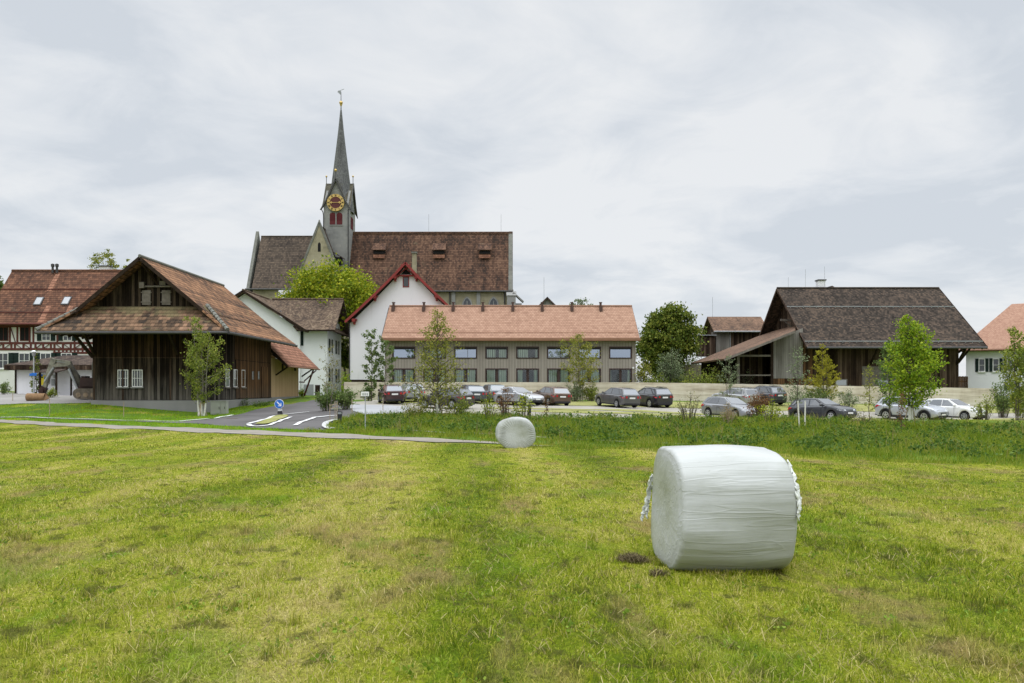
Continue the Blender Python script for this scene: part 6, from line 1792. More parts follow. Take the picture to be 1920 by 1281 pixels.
# ------------------------------------------------------------------ cars
def car(px, Y, heading, label, paint, kind='hatch', L=4.2, W=1.78, Hh=1.46, plate=True, metal=0.3, rails=False):
    """heading: degrees, 0 = nose pointing away from the camera (+Y), positive turns to the left"""
    x = PX(px, Y)
    # local frame: +x is the nose; stands on the terrain at its four wheels
    rot = R(90+heading)
    t = empty('parked_car', (x, Y, 0), label, 'car', 'cars parked in the gravel lot', rot)
    dx, dy = math.cos(rot), math.sin(rot)
    wb = L*0.305
    zf, zr_ = hz(x+dx*wb, Y+dy*wb), hz(x-dx*wb, Y-dy*wb)
    zl, zrr = hz(x-dy*0.75, Y+dx*0.75), hz(x+dy*0.75, Y-dx*0.75)
    t.location.z = (zf+zr_)/2+0.06
    t.rotation_euler = Euler((math.atan2(zl-zrr, 1.5), -math.atan2(zf-zr_, 2*wb), rot), 'XYZ')
    pm = car_paint(label[:24].replace(' ', '_')+'_paint', paint, metal)
    suv = kind == 'suv'
    rw = 0.345 if suv else 0.315
    belt = 0.655*Hh; hood0, hood1 = 0.685*Hh, 0.50*Hh
    hx = L/2
    ax1, ax0 = wb*1.02, -wb*0.98
    # plan of the greenhouse
    if kind == 'saloon': wsb, wst, rst, rsb = 0.16*L, -0.03*L, -0.24*L, -0.40*L
    elif kind == 'estate': wsb, wst, rst, rsb = 0.18*L, -0.01*L, -0.42*L, -0.478*L
    else: wsb, wst, rst, rsb = 0.20*L, 0.01*L, -0.385*L, -0.475*L
    def top(u):
        if u > wsb:
            f = (u-wsb)/(hx-wsb)
            return hood0*(1-f)+hood1*f - 0.06*f**6*Hh + 0.03*math.sin(math.pi*f)*Hh
        if u < rsb:
            return belt*(1.01 if kind != 'saloon' else 0.99) - (0.0 if kind != 'saloon' else 0.02)
        return belt*(1.0+0.03*(0.5-(u-rsb)/(wsb-rsb)))
    def half(u):
        f = abs(u)/hx
        return W/2*(1-0.055*max(0, (f-0.55)/0.45)**1.5-0.14*max(0, (f-0.86)/0.14)**2)
    def low(u):
        z = 0.20 if not suv else 0.25
        f = abs(u)/hx
        z += 0.10*max(0, (f-0.84)/0.16)
        for a in (ax0, ax1):
            d = abs(u-a); ra = rw+0.065
            if d < ra: z = max(z, rw+math.sqrt(ra*ra-d*d))
        return z
    N = 57
    us = [-hx+L*i/(N-1) for i in range(N)]
    vs = []; sec = 12
    for i, u in enumerate(us):
        e_ = abs(u)/hx
        zl_, zt_ = low(u), top(u)
        hwd = half(u)
        endf = max(0, (e_-0.93)/0.07)
        zl_ += 0.05*endf; zt_ -= 0.06*endf*(1 if u > 0 else 0.4)
        mz = zl_+(zt_-zl_)*0.55
        zl_ = min(zl_, zt_-0.08)
        prof = [(0.80*hwd, zl_+0.0), (0.97*hwd, zl_+0.03), (1.0*hwd, zl_+(zt_-zl_)*0.35), (1.0*hwd, mz), (0.965*hwd, zt_-0.06), (0.90*hwd, zt_+0.0), (0.5*hwd, zt_+0.022)]
        ring = prof + [(-a, b) for a, b in prof[::-1]]
        vs += [(u, a, b) for a, b in ring]
    m = 14
    fs = []
    for i in range(N-1):
        for k in range(m-1):
            fs.append((i*m+k, i*m+k+1, (i+1)*m+k+1, (i+1)*m+k))
        fs.append((i*m+m-1, i*m, (i+1)*m, (i+1)*m+m-1))
    fs.append(tuple(range(m-1, -1, -1))); fs.append(tuple(range((N-1)*m, N*m)))
    b = MB(); b.add(vs, fs)
    # greenhouse shell in body colour, glass laid on it
    wb_, wt_ = W/2*0.90, W/2*0.70
    zr = Hh; zb = belt-0.02
    def gh(u): return belt
    A = [(wsb, hood0-0.02, wb_), (wst, zr-0.045, wt_), ((wst+rst)/2, zr, wt_+0.01), (rst, zr-0.055 if kind != 'saloon' else zr-0.05, wt_-0.01), (rsb, belt+0.0, wb_*0.97)]
    gv = []
    for u, z, w in A:
        gv += [(u, w, z), (u, w*0.86, z+0.03), (u, -w*0.86, z+0.03), (u, -w, z)]
    base = [(u, s*(wb_+0.005), zb) for u in (wsb, wst, (wst+rst)/2, rst, rsb) for s in (1, -1)]
    gfs = []
    for i in range(4):
        for k in range(3): gfs.append((i*4+k, i*4+k+1, (i+1)*4+k+1, (i+1)*4+k))
    o0 = 20
    for i in range(4):
        gfs.append((i*4, (i+1)*4, o0+(i+1)*2, o0+i*2)); gfs.append((i*4+3, o0+i*2+1, o0+(i+1)*2+1, (i+1)*4+3))
    gfs.append((0, o0, o0+1, 3, 2, 1)); gfs.append((16, 17, 18, 19, o0+9, o0+8))
    b.add(gv+base, gfs)
    b.build('body', pm, t, 32)
    ub = MB(); ub.box(-hx*0.93, hx*0.93, -W*0.36, W*0.36, 0.19, 0.60); obj(ub, 'underbody', 'black', t)
    # windows
    def panel(pts, name, off=0.012):
        q = [Vector(p) for p in pts]
        n = (q[1]-q[0]).cross(q[2]-q[0]).normalized()
        c = sum(q, Vector())/len(q)
        if n.dot(c-Vector((0, 0, 0.8))) < 0: q = q[::-1]; n = -n
        g = MB(); g.prism([p+n*off for p in q], 0.014); obj(g, name, 'car_glass', t)
    def lerp(a, b_, f): return tuple(a[i]+(b_[i]-a[i])*f for i in range(3))
    # windscreen
    bl, br, tl, tr_ = (wsb, wb_*0.9, hood0+0.005), (wsb, -wb_*0.9, hood0+0.005), (wst, wt_*0.9, zr-0.025), (wst, -wt_*0.9, zr-0.025)
    panel([lerp(bl, tl, 0.06), lerp(br, tr_, 0.06), lerp(br, tr_, 0.94), lerp(bl, tl, 0.94)], 'windscreen', 0.02)
    bl, br, tl, tr_ = (rsb, wb_*0.86, belt), (rsb, -wb_*0.86, belt), (rst, wt_*0.88, zr-0.035), (rst, -wt_*0.88, zr-0.035)
    panel([lerp(bl, tl, 0.12), lerp(br, tr_, 0.12), lerp(br, tr_, 0.86), lerp(bl, tl, 0.86)], 'rear_window', 0.02)
    for s in (1, -1):
        def at(u, f):
            """point on the side of the greenhouse at station u, height fraction f"""
            for i in range(4):
                if A[i][0] >= u >= A[i+1][0]:
                    g = (A[i][0]-u)/(A[i][0]-A[i+1][0]); z = A[i][1]+(A[i+1][1]-A[i][1])*g; w = A[i][2]+(A[i+1][2]-A[i][2])*g
                    return (u, s*(wb_+0.005+(w-wb_-0.005)*f), zb+(z-zb)*f)
        mid = (wsb*0.35+rsb*0.65)*0.45+0.02*L
        u_a, u_b = wsb-0.10*L*0.5, rsb+0.115*L*(1 if kind != 'saloon' else 1.1)
        fw = [at(u_a-0.02, 0.12), at(mid+0.03, 0.10), at(mid+0.03, 0.90), at(wst-0.02, 0.88)]
        panel(fw, 'side_window')
        rw_ = [at(mid-0.04, 0.10), at(u_b, 0.14), at(rst+0.13*L*(1 if kind != 'estate' else 0.55), 0.88), at(mid-0.04, 0.90)]
        panel(rw_, 'side_window')
        if kind in ('estate', 'suv', 'hatch'):
            q0, q1 = rst+0.10*L*(1 if kind != 'estate' else 0.4), rsb+0.055*L
            panel([at(u_b-0.05*L*0.6, 0.25), at(q1, 0.42), at(rst+0.03*L, 0.82), at(q0, 0.86)], 'quarter_window')
        # door seams and handles
        ds = MB()
        for u in (wsb-0.06*L, mid, rsb+0.14*L): ds.box(u-0.006, u+0.006, s*(half(u)-0.004), s*(half(u)+0.003), 0.36, belt-0.1)
        obj(ds, 'door_seam', 'black', t)
        for u in (mid+0.16, rsb+0.16*L+0.12):
            h = MB(); h.box(u-0.10, u+0.10, s*(half(u)-0.02), s*(half(u)+0.022), belt-0.16, belt-0.13); h.build('door_handle', pm, t)
        mr = MB(); um = wsb-0.05*L
        mr.lathe((um, s*(wb_+0.13), belt+0.07), [(0.02, -0.08), (0.09, -0.05), (0.10, 0.03), (0.03, 0.10)], 8, axis='x'); mr.bar((um, s*(wb_-0.02), belt), (um, s*(wb_+0.1), belt+0.04), 0.04)
        mr.build('wing_mirror', pm, t, 50)
        sk = MB(); sk.box(ax0+rw+0.08, ax1-rw-0.08, s*(W/2-0.04), s*(W/2+0.008), 0.20, 0.31 if not suv else 0.38); obj(sk, 'side_skirt', 'black_plastic', t)
        # wheels
        for a in (ax0, ax1):
            yo = s*(W/2-0.105)
            if suv:
                ar = MB(); n = 14
                for k in range(n):
                    a0, a1 = math.pi*k/n, math.pi*(k+1)/n; ra = rw+0.065
                    for_ = [(a+ra*math.cos(a0), rw+ra*math.sin(a0)), (a+ra*math.cos(a1), rw+ra*math.sin(a1)), (a+(ra+0.07)*math.cos(a1), rw+(ra+0.07)*math.sin(a1)), (a+(ra+0.07)*math.cos(a0), rw+(ra+0.07)*math.sin(a0))]
                    yy = s*(W/2+0.01)
                    ar.prism([(p[0], yy, p[1]) for p in for_], 0.03)
                obj(ar, 'wheel_arch', 'black_plastic', t)
            wv = MB(); r_ = rw
            prof = [(r_*0.62, -0.10), (r_*0.9, -0.105), (r_, -0.075), (r_, 0.075), (r_*0.9, 0.105), (r_*0.62, 0.10)]
            wv.lathe((a, yo, rw), prof, 22, axis='y')
            wh = obj(wv, 'wheel', 'tyre', t, 40)
            rm = MB(); fy = yo+s*0.098
            rm.lathe((a, fy-s*0.05, rw), [(0.02, -0.02), (r_*0.64, -0.02), (r_*0.64, 0.02), (0.02, 0.02)], 20, m=1, axis='y')
            rm.lathe((a, fy, rw), [(r_*0.55, -0.02), (r_*0.68, -0.02), (r_*0.68, 0.012), (r_*0.55, 0.012)], 20, axis='y', ring=True)
            for k in range(5):
                an = k*2*math.pi/5+0.3
                rm.bar((a, fy, rw), (a+r_*0.6*math.cos(an), fy, rw+r_*0.6*math.sin(an)), 0.075, 0.03, up=(0, 1, 0))
            rm.lathe((a, fy, rw), [(0.01, -0.02), (r_*0.17, -0.02), (r_*0.17, 0.016), (0.01, 0.016)], 10, axis='y')
            rm.build('rim', [M['rim'], M['black_plastic']], wh)
    # lamps
    for s in (1, -1):
        zt_ = top(hx*0.9)
        u0 = hx*0.955
        h = MB(); h.prism([(hx*0.985, s*0.50*W/2, zt_-0.19), (hx*0.85, s*(half(hx*0.85)-0.0), zt_-0.14), (hx*0.80, s*(half(hx*0.80)-0.02), zt_-0.035), (hx*0.955, s*0.52*W/2, zt_-0.085)], 0.0) if False else None
        g = MB(); pts = [(hx*0.992, s*W*0.21, zt_-0.20), (hx*0.93, s*half(hx*0.93)*0.985, zt_-0.15), (hx*0.82, s*half(hx*0.82)*1.0, zt_-0.08), (hx*0.90, s*half(hx*0.9)*0.90, zt_-0.015), (hx*0.968, s*W*0.23, zt_-0.085)]
        q = [Vector(p) for p in pts]; c = sum(q, Vector())/5
        ins = [p+(c-p)*0.0-Vector((0.14, s*0.10, 0.03)) for p in q]
        fsx = [tuple(range(5)), tuple(range(9, 4, -1))]+[(i, i+5, (i+1) % 5+5, (i+1) % 5) for i in range(5)]
        q = [p+Vector((0.022, s*0.016, 0.012)) for p in q]
        g.add(q+ins, fsx); obj(g, 'headlight', 'lamp_clear', t)
        zt2 = belt
        g = MB()
        tw = 0.30 if kind != 'suv' else 0.36
        pts = [(-hx-0.005, s*W*0.25, zt2-0.21), (-hx*0.97, s*half(hx*0.93)*1.0, zt2-0.22), (-hx*0.80, s*half(hx*0.80)*1.003, zt2-0.09), (-hx*0.90, s*half(hx*0.90)*0.985, zt2-0.035), (-hx-0.005, s*W*0.26, zt2-0.05)]
        q = [Vector(p)+Vector((-0.02, s*0.012, 0)) for p in pts]
        ins = [p+Vector((0.14, -s*0.10, 0)) for p in q]
        g.add(q+ins, fsx); obj(g, 'tail_light', 'lamp_red', t)
    bp = MB()
    bp.box(-hx-0.012, -hx+0.25, -half(hx)*0.93, half(hx)*0.93, 0.27, 0.40 if not suv else 0.50); obj(bp, 'rear_bumper', 'black_plastic' if True else 'black_plastic', t)
    bp = MB()
    bp.box(hx-0.22, hx+0.01, -half(hx)*0.80, half(hx)*0.80, 0.27, 0.44); bp.box(hx-0.10, hx+0.008, -W*0.19, W*0.19, 0.47, top(hx)-0.11); obj(bp, 'grille', 'black_plastic', t)
    if plate:
        pz = belt-0.20 if kind != 'suv' else belt-0.18
        g = MB(); g.box(-hx-0.03, -hx+0.02, -0.25, 0.25, pz-0.06, pz+0.06); obj(g, 'rear_number_plate', 'plate', t)
        g = MB(); g.box(hx-0.01, hx+0.03, -0.25, 0.25, 0.44, 0.55); obj(g, 'front_number_plate', 'plate', t)
    if rails or kind in ('estate', 'suv'):
        for s in (1, -1):
            g = MB(); g.tube([(wst-0.15, s*wt_*0.93, zr+0.02), (wst-0.25, s*wt_*0.93, zr+0.065), (rst+0.2, s*wt_*0.91, zr+0.05), (rst+0.1, s*wt_*0.91, zr)], 0.018, 6); obj(g, 'roof_rail', 'black_plastic', t)
    return t

car(733, 64.5, 19, 'maroon small hatchback seen from behind, first car by the lot entrance', (0.045, 0.016, 0.017), 'hatch', 3.6, 1.65, 1.49)
car(768, 67.5, 19, 'silver estate car parked next to the maroon small hatchback', (0.33, 0.34, 0.36), 'estate', 4.5, 1.8, 1.48, metal=0.5)
car(836, 57.5, 55, 'dark brown car half hidden behind the whitewashed airy young tree', (0.030, 0.024, 0.023), 'hatch', 4.2, 1.76, 1.45)
car(879, 66.5, 21, 'dark slate-blue hatchback seen from behind, left of the rust shrub', (0.06, 0.075, 0.095), 'hatch', 4.3, 1.8, 1.46, metal=0.5)
car(921, 68.5, 21, 'pale blue-grey hatchback hidden behind the rust shrub', (0.18, 0.21, 0.23), 'hatch', 4.1, 1.75, 1.46, metal=0.5)
car(972, 63.5, 222, 'silver saloon turned sideways behind the yellow-leaved shrub', (0.42, 0.43, 0.45), 'saloon', 4.5, 1.8, 1.42, metal=0.5)
car(1032, 65.0, 24, 'bronze-brown hatchback seen from behind', (0.115, 0.070, 0.046), 'hatch', 4.3, 1.78, 1.47, metal=0.5)
car(1156, 63.5, 25, 'mid grey hatchback seen from behind, left of the black suv', (0.105, 0.105, 0.11), 'hatch', 4.4, 1.79, 1.52, metal=0.5)
car(1218, 66.0, 24, 'black suv seen from behind, last in the row by the wall', (0.012, 0.012, 0.017), 'suv', 4.4, 1.84, 1.58)
car(1378, 69.0, 27, 'silver estate car behind the thin sapling and silver hatchback', (0.38, 0.39, 0.40), 'estate', 4.5, 1.8, 1.5, metal=0.5)
car(1430, 70.0, 24, 'dark grey suv partly hidden behind the reddish-brown shrub', (0.05, 0.055, 0.065), 'suv', 4.3, 1.82, 1.6)
car(1369, 54.0, 208, 'silver-grey hatchback facing right at the edge of the bank', (0.235, 0.245, 0.26), 'hatch', 4.2, 1.8, 1.45, metal=0.5)
car(1541, 52.5, 212, 'black hatchback facing right behind the two white stakes', (0.014, 0.016, 0.022), 'hatch', 4.25, 1.77, 1.50)
car(1708, 57.0, 214, 'light silver suv with black wheel arches behind the bright maple', (0.42, 0.44, 0.48), 'suv', 4.6, 1.86, 1.66, metal=0.4)
car(1786, 57.0, 212, 'white compact suv facing right at the end of the near row', (0.74, 0.74, 0.73), 'hatch', 4.15, 1.8, 1.52, metal=0.0)
# ------------------------------------------------------------------ digger
def digger():
    cx, cy = -34.0, 64.8
    zg = hz(cx, cy)
    t = empty('excavator', (cx, cy, zg), 'dusty pale grey excavator with raised arm standing beside the dark barn', 'excavator')
    def at(px, py, y=64.2): return P(px, py, y)
    for y in (63.7, 65.9):
        b = MB(); n = 10; x0, x1 = -35.0, -32.4; r_ = 0.42; pts = []
        for k in range(n+1): a = math.pi/2+math.pi*k/n; pts.append((x0+r_+r_*math.cos(a), y-0.25, zg+r_+0.05+r_*math.sin(a)))
        for k in range(n+1): a = -math.pi/2+math.pi*k/n; pts.append((x1-r_+r_*math.cos(a), y-0.25, zg+r_+0.05+r_*math.sin(a)))
        b.prism(pts, 0.5)
        tr = obj(b, 'track', 'track', t)
        w = MB()
        for k in range(5): w.lathe((x0+0.45+k*0.58, y-0.28, zg+0.38), [(0.03, 0.0), (0.2, 0.0), (0.2, 0.06), (0.03, 0.06)], 10, axis='y')
        obj(w, 'track_roller', 'mud', tr)
    b = MB(); b.box(-35.0, -32.3, 63.9, 65.8, zg+0.85, zg+1.05); b.box(-34.6, -32.15, 63.75, 65.9, zg+1.05, zg+1.75); b.box(-34.9, -34.55, 64.5, 65.2, zg+1.0, zg+1.9); obj(b, 'chassis', 'digger_red', t)
    c = MB(); c.box(-34.3, -33.0, 65.0, 65.95, zg+1.75, zg+3.0); obj(c, 'cab', 'digger', t)
    c = MB(); c.box(-34.34, -34.3, 65.1, 65.85, zg+1.95, zg+2.85); c.box(-34.2, -33.1, 64.96, 65.0, zg+2.0, zg+2.85); obj(c, 'cab_window', 'car_glass', t)
    c = MB(); c.box(-33.1, -32.2, 63.9, 65.0, zg+1.75, zg+2.3); obj(c, 'engine_cover', 'sign_white', t)
    root = at(152, 727); elbow = at(131, 685); k2 = at(103, 685.5); nose = at(99, 680); tip = at(84.5, 726)
    b = MB()
    b.bar(root, root.lerp(elbow, 0.5)+Vector((0.10, 0, 0.05)), 0.30, 0.40); b.bar(root.lerp(elbow, 0.5)+Vector((0.10, 0, 0.05)), elbow, 0.30, 0.34)
    obj(b, 'boom', 'digger_dark', t)
    b = MB(); b.bar(elbow+Vector((0.15, 0, 0.1)), k2, 0.28, 0.28); b.bar(elbow+Vector((0.1, 0, 0.25)), nose+Vector((0, 0, 0.25)), 0.16, 0.16); obj(b, 'jib', 'digger', t)
    b = MB(); b.bar(nose+Vector((0.15, 0, 0.3)), nose.lerp(tip, 0.5), 0.28, 0.42); b.bar(nose.lerp(tip, 0.5), tip, 0.26, 0.28); obj(b, 'dipper_arm', 'digger', t)
    b = MB()
    b.tube([at(146, 731, 63.9), at(129, 692, 63.9)], 0.09, 8); b.tube([at(144, 728, 64.5), at(133, 697, 64.5)], 0.07, 8); b.tube([at(128, 680), at(103, 677.5)], 0.08, 8); b.tube([at(100, 690, 63.9), at(84, 716, 63.9)], 0.08, 8)
    obj(b, 'hydraulic_cylinder', 'zinc', t)
    b = MB(); b.bar(tip, at(79, 735), 0.35, 0.45); b.bar(at(86, 722), at(75, 732), 0.2, 0.2); b.lathe(at(80, 733), [(0.02, -0.28), (0.22, -0.28), (0.22, 0.28), (0.02, 0.28)], 10, axis='y'); obj(b, 'bucket_link', 'digger_red', t)
    # wide ditching bucket, rounded back
    b = MB(); c = at(70, 744.5, 63.9); xa, xb = PX(52, 63.9), PX(86, 63.9); n = 10; rr = 0.36
    for (u0, u1) in ((xa, xb),):
        vs = []; fs = []
        for x in (u0, u1):
            for k in range(n+1):
                a = math.radians(-60+230*k/n); vs.append((x, c.y-rr*math.sin(a)*0.9, c.z+rr*math.cos(a)*0.9-0.02))
        m = n+1
        fs = [(k, k+1, m+k+1, m+k) for k in range(n)] + [tuple(range(m)), tuple(range(2*m-1, m-1, -1)), (0, m, 2*m-1, m-1)]
        b.add(vs, fs)
    b.prism([(xb, c.y-0.3, c.z-0.3), (xb+0.32, c.y, c.z-0.1), (xb, c.y, c.z+0.28)], 0.04)
    obj(b, 'bucket', 'rust', t, 40)
digger()

# ------------------------------------------------------------------ street furniture
def keep_sign():
    x, y = G(525, 778.5); z = hz(x, y)+0.1
    t = empty('traffic_sign', (x, y, z), 'round blue keep-right arrow sign on a black and white banded post on the traffic island', 'traffic sign')
    b = MB(); r_ = 0.15
    b.lathe((x, y, z), [(0.02, 0), (r_*1.2, 0), (r_*1.2, 0.1), (r_, 0.12), (r_, 0.86), (r_*0.7, 0.92), (0.02, 0.92)], 16); po = obj(b, 'post', 'black_plastic', t, 40)
    for z0 in (0.2, 0.52):
        b = MB(); b.lathe((x, y, z), [(0.1, z0), (r_+0.004, z0), (r_+0.004, z0+0.16), (0.1, z0+0.16)], 16); obj(b, 'white_band', 'sign_white', po, 40)
    cz = PZ(757.5, y)
    b = MB(); b.lathe((x, y-0.20, cz), [(0.02, 0.04), (0.33, 0.04), (0.33, 0.0), (0.02, 0.0)], 30, axis='y'); d = obj(b, 'sign_disc', 'sign_white', t, 40)
    b = MB(); b.lathe((x, y-0.206, cz), [(0.02, 0.01), (0.305, 0.01), (0.305, 0.0), (0.02, 0.0)], 30, axis='y'); obj(b, 'sign_face', 'sign_blue', d, 40)
    b = MB()
    e = Vector((0.707, 0, -0.707)); f = Vector((0.707, 0, 0.707)); o = Vector((x, y-0.214, cz))
    b.prism([o-e*0.23-f*0.035, o+e*0.10-f*0.035, o+e*0.10+f*0.035, o-e*0.23+f*0.035], 0.008)
    b.prism([o+e*0.235, o+e*0.235-f*0.0+e*0.0, o+e*0.08+f*0.15, o+e*0.015+f*0.15, o+e*0.10+f*0.05, o+e*0.10-f*0.05, o+e*0.015-f*0.15, o+e*0.08-f*0.15][1:], 0.008)
    obj(b, 'arrow', 'sign_white', d)
    bk = MB(); bk.box(x-0.04, x+0.04, y-0.17, y+0.05, z+0.8, cz-0.1); obj(bk, 'bracket', 'black_plastic', t)
keep_sign()
def small_sign():
    x, y = G(685, 807); z = hz(x, y)
    t = empty('signpost', (x, y, z), 'small white rectangular sign on a slim grey post in the long grass by the road', 'sign')
    b = MB(); b.tube([(x, y, z-0.1), (x, y, PZ(735, y))], 0.028, 8); obj(b, 'post', 'steel', t, 40)
    b = MB(); b.box(x-0.20, x+0.19, y-0.05, y-0.035, PZ(743, y), PZ(734.5, y)); p = obj(b, 'sign_panel', 'sign_white', t)
    b = MB()
    for u in (-0.10, 0.0, 0.10): b.box(x+u-0.03, x+u+0.03, y-0.053, y-0.05, PZ(741.6, y), PZ(737, y))
    obj(b, 'sign_print', 'zinc', p)
small_sign()
def lamp_post():
    y = 72.0; x = PX(63.5, y); z = hz(x, y)
    t = empty('street_lamp', (x, y, z), 'grey street lamp with a white cylindrical head in front of the pavilion', 'street lamp')
    b = MB(); b.tube([(x, y, z-0.1), (x, y, PZ(668, y))], [0.075, 0.05], 8); obj(b, 'pole', 'steel', t, 40)
    b = MB(); zt = PZ(668, y); b.lathe((x, y, zt), [(0.02, 0), (0.10, 0), (0.16, 0.18), (0.16, 0.36), (0.02, 0.36)], 14); obj(b, 'lamp_shade', 'zinc', t, 40)
    b = MB(); b.lathe((x, y, zt+0.36), [(0.02, 0), (0.22, 0), (0.22, 0.08), (0.08, 0.16), (0.02, 0.16)], 14); obj(b, 'lamp_cap', 'sign_white', t, 40)
    b = MB(); b.box(x-0.32, x+0.30, y-0.12, y-0.09, PZ(705, y), PZ(700.5, y)); b.box(x-0.12, x+0.34, y-0.15, y-0.12, PZ(703, y), PZ(699.5, y)); obj(b, 'direction_sign', 'sign_blue', t)
lamp_post()
def black_bollard():
    x, y = G(636.5, 796); z = hz(x, y)
    t = empty('bollard', (x, y, z), 'black flexible marker post at the kerb beside the road', 'bollard')
    b = MB(); b.prism([(x-0.07, y, z-0.05), (x+0.07, y, z-0.05), (x+0.16, y, z+0.72), (x-0.13, y, z+0.74)], 0.06); obj(b, 'post', 'black_plastic', t)
    b = MB(); b.box(x-0.10, x+0.12, y-0.008, y-0.001, z+0.58, z+0.68); obj(b, 'reflector', 'zinc', t)
black_bollard()
x, y = G(993, 786); b = MB(); z = hz(x, y); b.lathe((x, y, z-0.05), [(0.02, 0), (0.09, 0), (0.09, 0.85), (0.06, 0.9), (0.02, 0.9)], 10)
tag(obj(b, 'bollard', 'black_plastic', None, 40), 'short black bollard among yellow shrubs behind the small bale', 'bollard')
def rack(px, py, h, label):
    x, y = G(px, py); z = hz(x, y)
    t = empty('stake_frame', (x, y, z), label, 'stakes')
    for u, v, lx in ((-0.16, 0, -0.02), (0.22, 0.1, 0.03), (0.05, 0.4, 0)):
        b = MB(); b.tube([(x+u, y+v, z-0.1), (x+u+lx, y+v, z+h*(1.0 if u > 0 else 0.88))], 0.024, 6); obj(b, 'stake', 'stake', t)
    b = MB(); b.bar((x-0.2, y-0.02, z+h*0.62), (x+0.27, y+0.08, z+h*0.72), 0.035, 0.05); b.bar((x-0.2, y-0.02, z+h*0.78), (x+0.25, y+0.08, z+h*0.9), 0.035, 0.05); obj(b, 'crossbar', 'stake', t)
rack(624, 789, 1.15, 'low wooden tree-tie frame of thin stakes beside the road by the black marker post')
STK = [(660, 775, 1.0, 'wooden stake beside the shrubs of the planted island'), (24, 752.5, 0.75, 'thin wooden stake at the edge of the verge near the left border'), (93, 780, 1.15, 'thin wooden stake on the verge in front of the digger bucket'),
       (232, 782, 1.05, 'thin wooden stake on the verge below the barred barn windows'), (718, 772, 0.95, 'short wooden stake in front of the maroon small hatchback')]
for px, py, h, lb in STK:
    x, y = G(px, py); z = hz(x, y)
    b = MB(); b.tube([(x, y, z-0.1), (x+0.01, y, z+h)], 0.026, 6); tag(obj(b, 'wooden_stake', 'stake'), lb, 'stake', 'wooden stakes along the verge')
for px, lx, lb in ((1499, -0.08, 'left one of two white stakes beside the wispy sapling'), (1509, 0.02, 'right one of two white stakes beside the wispy sapling')):
    x, y = G(px, 803); y = min(y, 44.0); z = hz(x, y)
    b = MB(); b.tube([(x, y, z-0.1), (x+lx, y, z+1.35)], 0.035, 7); tag(obj(b, 'white_stake', 'bark_white'), lb, 'stake', 'white stakes by the black hatchback')
# ------------------------------------------------------------------ wrapped bales
def film_mat():
    t = NT('bale_film')
    tc = t.n('ShaderNodeTexCoord')
    def ob(sc, off=(0, 0, 0)):
        mp = t.n('ShaderNodeMapping'); mp.inputs['Scale'].default_value = sc; mp.inputs['Location'].default_value = off
        t.l(tc.outputs['Object'], mp.inputs[0]); return mp.outputs[0]
    dirt = t.noise(ob((1.4, 3.5, 3.5)), 1.0, 6, 0.65)
    big = t.noise(ob((0.9, 1.6, 1.6), (4, 1, 2)), 1.0, 5, 0.6)
    c = t.mix(t.ramp(dirt, [(0.52, 0.0), (0.78, 0.55)]), (0.425, 0.440, 0.424), (0.31, 0.325, 0.28))
    c = t.mix(t.ramp(big, [(0.56, 0.0), (0.70, 0.5)]), c, (0.22, 0.235, 0.17))
    speck = t.noise(ob((9, 9, 9), (3, 0, 0)), 1.0, 3, 0.6)
    c = t.mix(t.ramp(speck, [(0.74, 0.0), (0.78, 0.5)]), c, (0.25, 0.24, 0.16))
    fold = t.noise(ob((0.30, 6.5, 6.5)), 1.0, 4, 0.55, 0.15)
    fold = t.math('ADD', fold, t.math('MULTIPLY', t.ramp(t.noise(ob((0.35, 8, 8), (5, 2, 1)), 1.0, 2, 0.5, 0.3), [(0.44, 0.0), (0.5, 1.0), (0.53, 0.35)]), 0.22))
    fine = t.noise(ob((2.5, 60, 60)), 1.0, 3, 0.6)
    t.bump(t.math('ADD', t.math('MULTIPLY', fold, 0.7), t.math('MULTIPLY', fine, 0.03)), 0.36, 0.05)
    t.fin(c, 0.36, 0.4)
    t.bs.inputs['Coat Weight'].default_value = 0.12
    t.bs.inputs['Coat Roughness'].default_value = 0.18
    t.bs.inputs['Subsurface Weight'].default_value = 0.0
    return t.mat
M['film'] = film_mat()
M['film_loose'] = plain('torn_bale_film', (0.72, 0.74, 0.70), 0.45, 0.3, var=0.12, vscale=12)
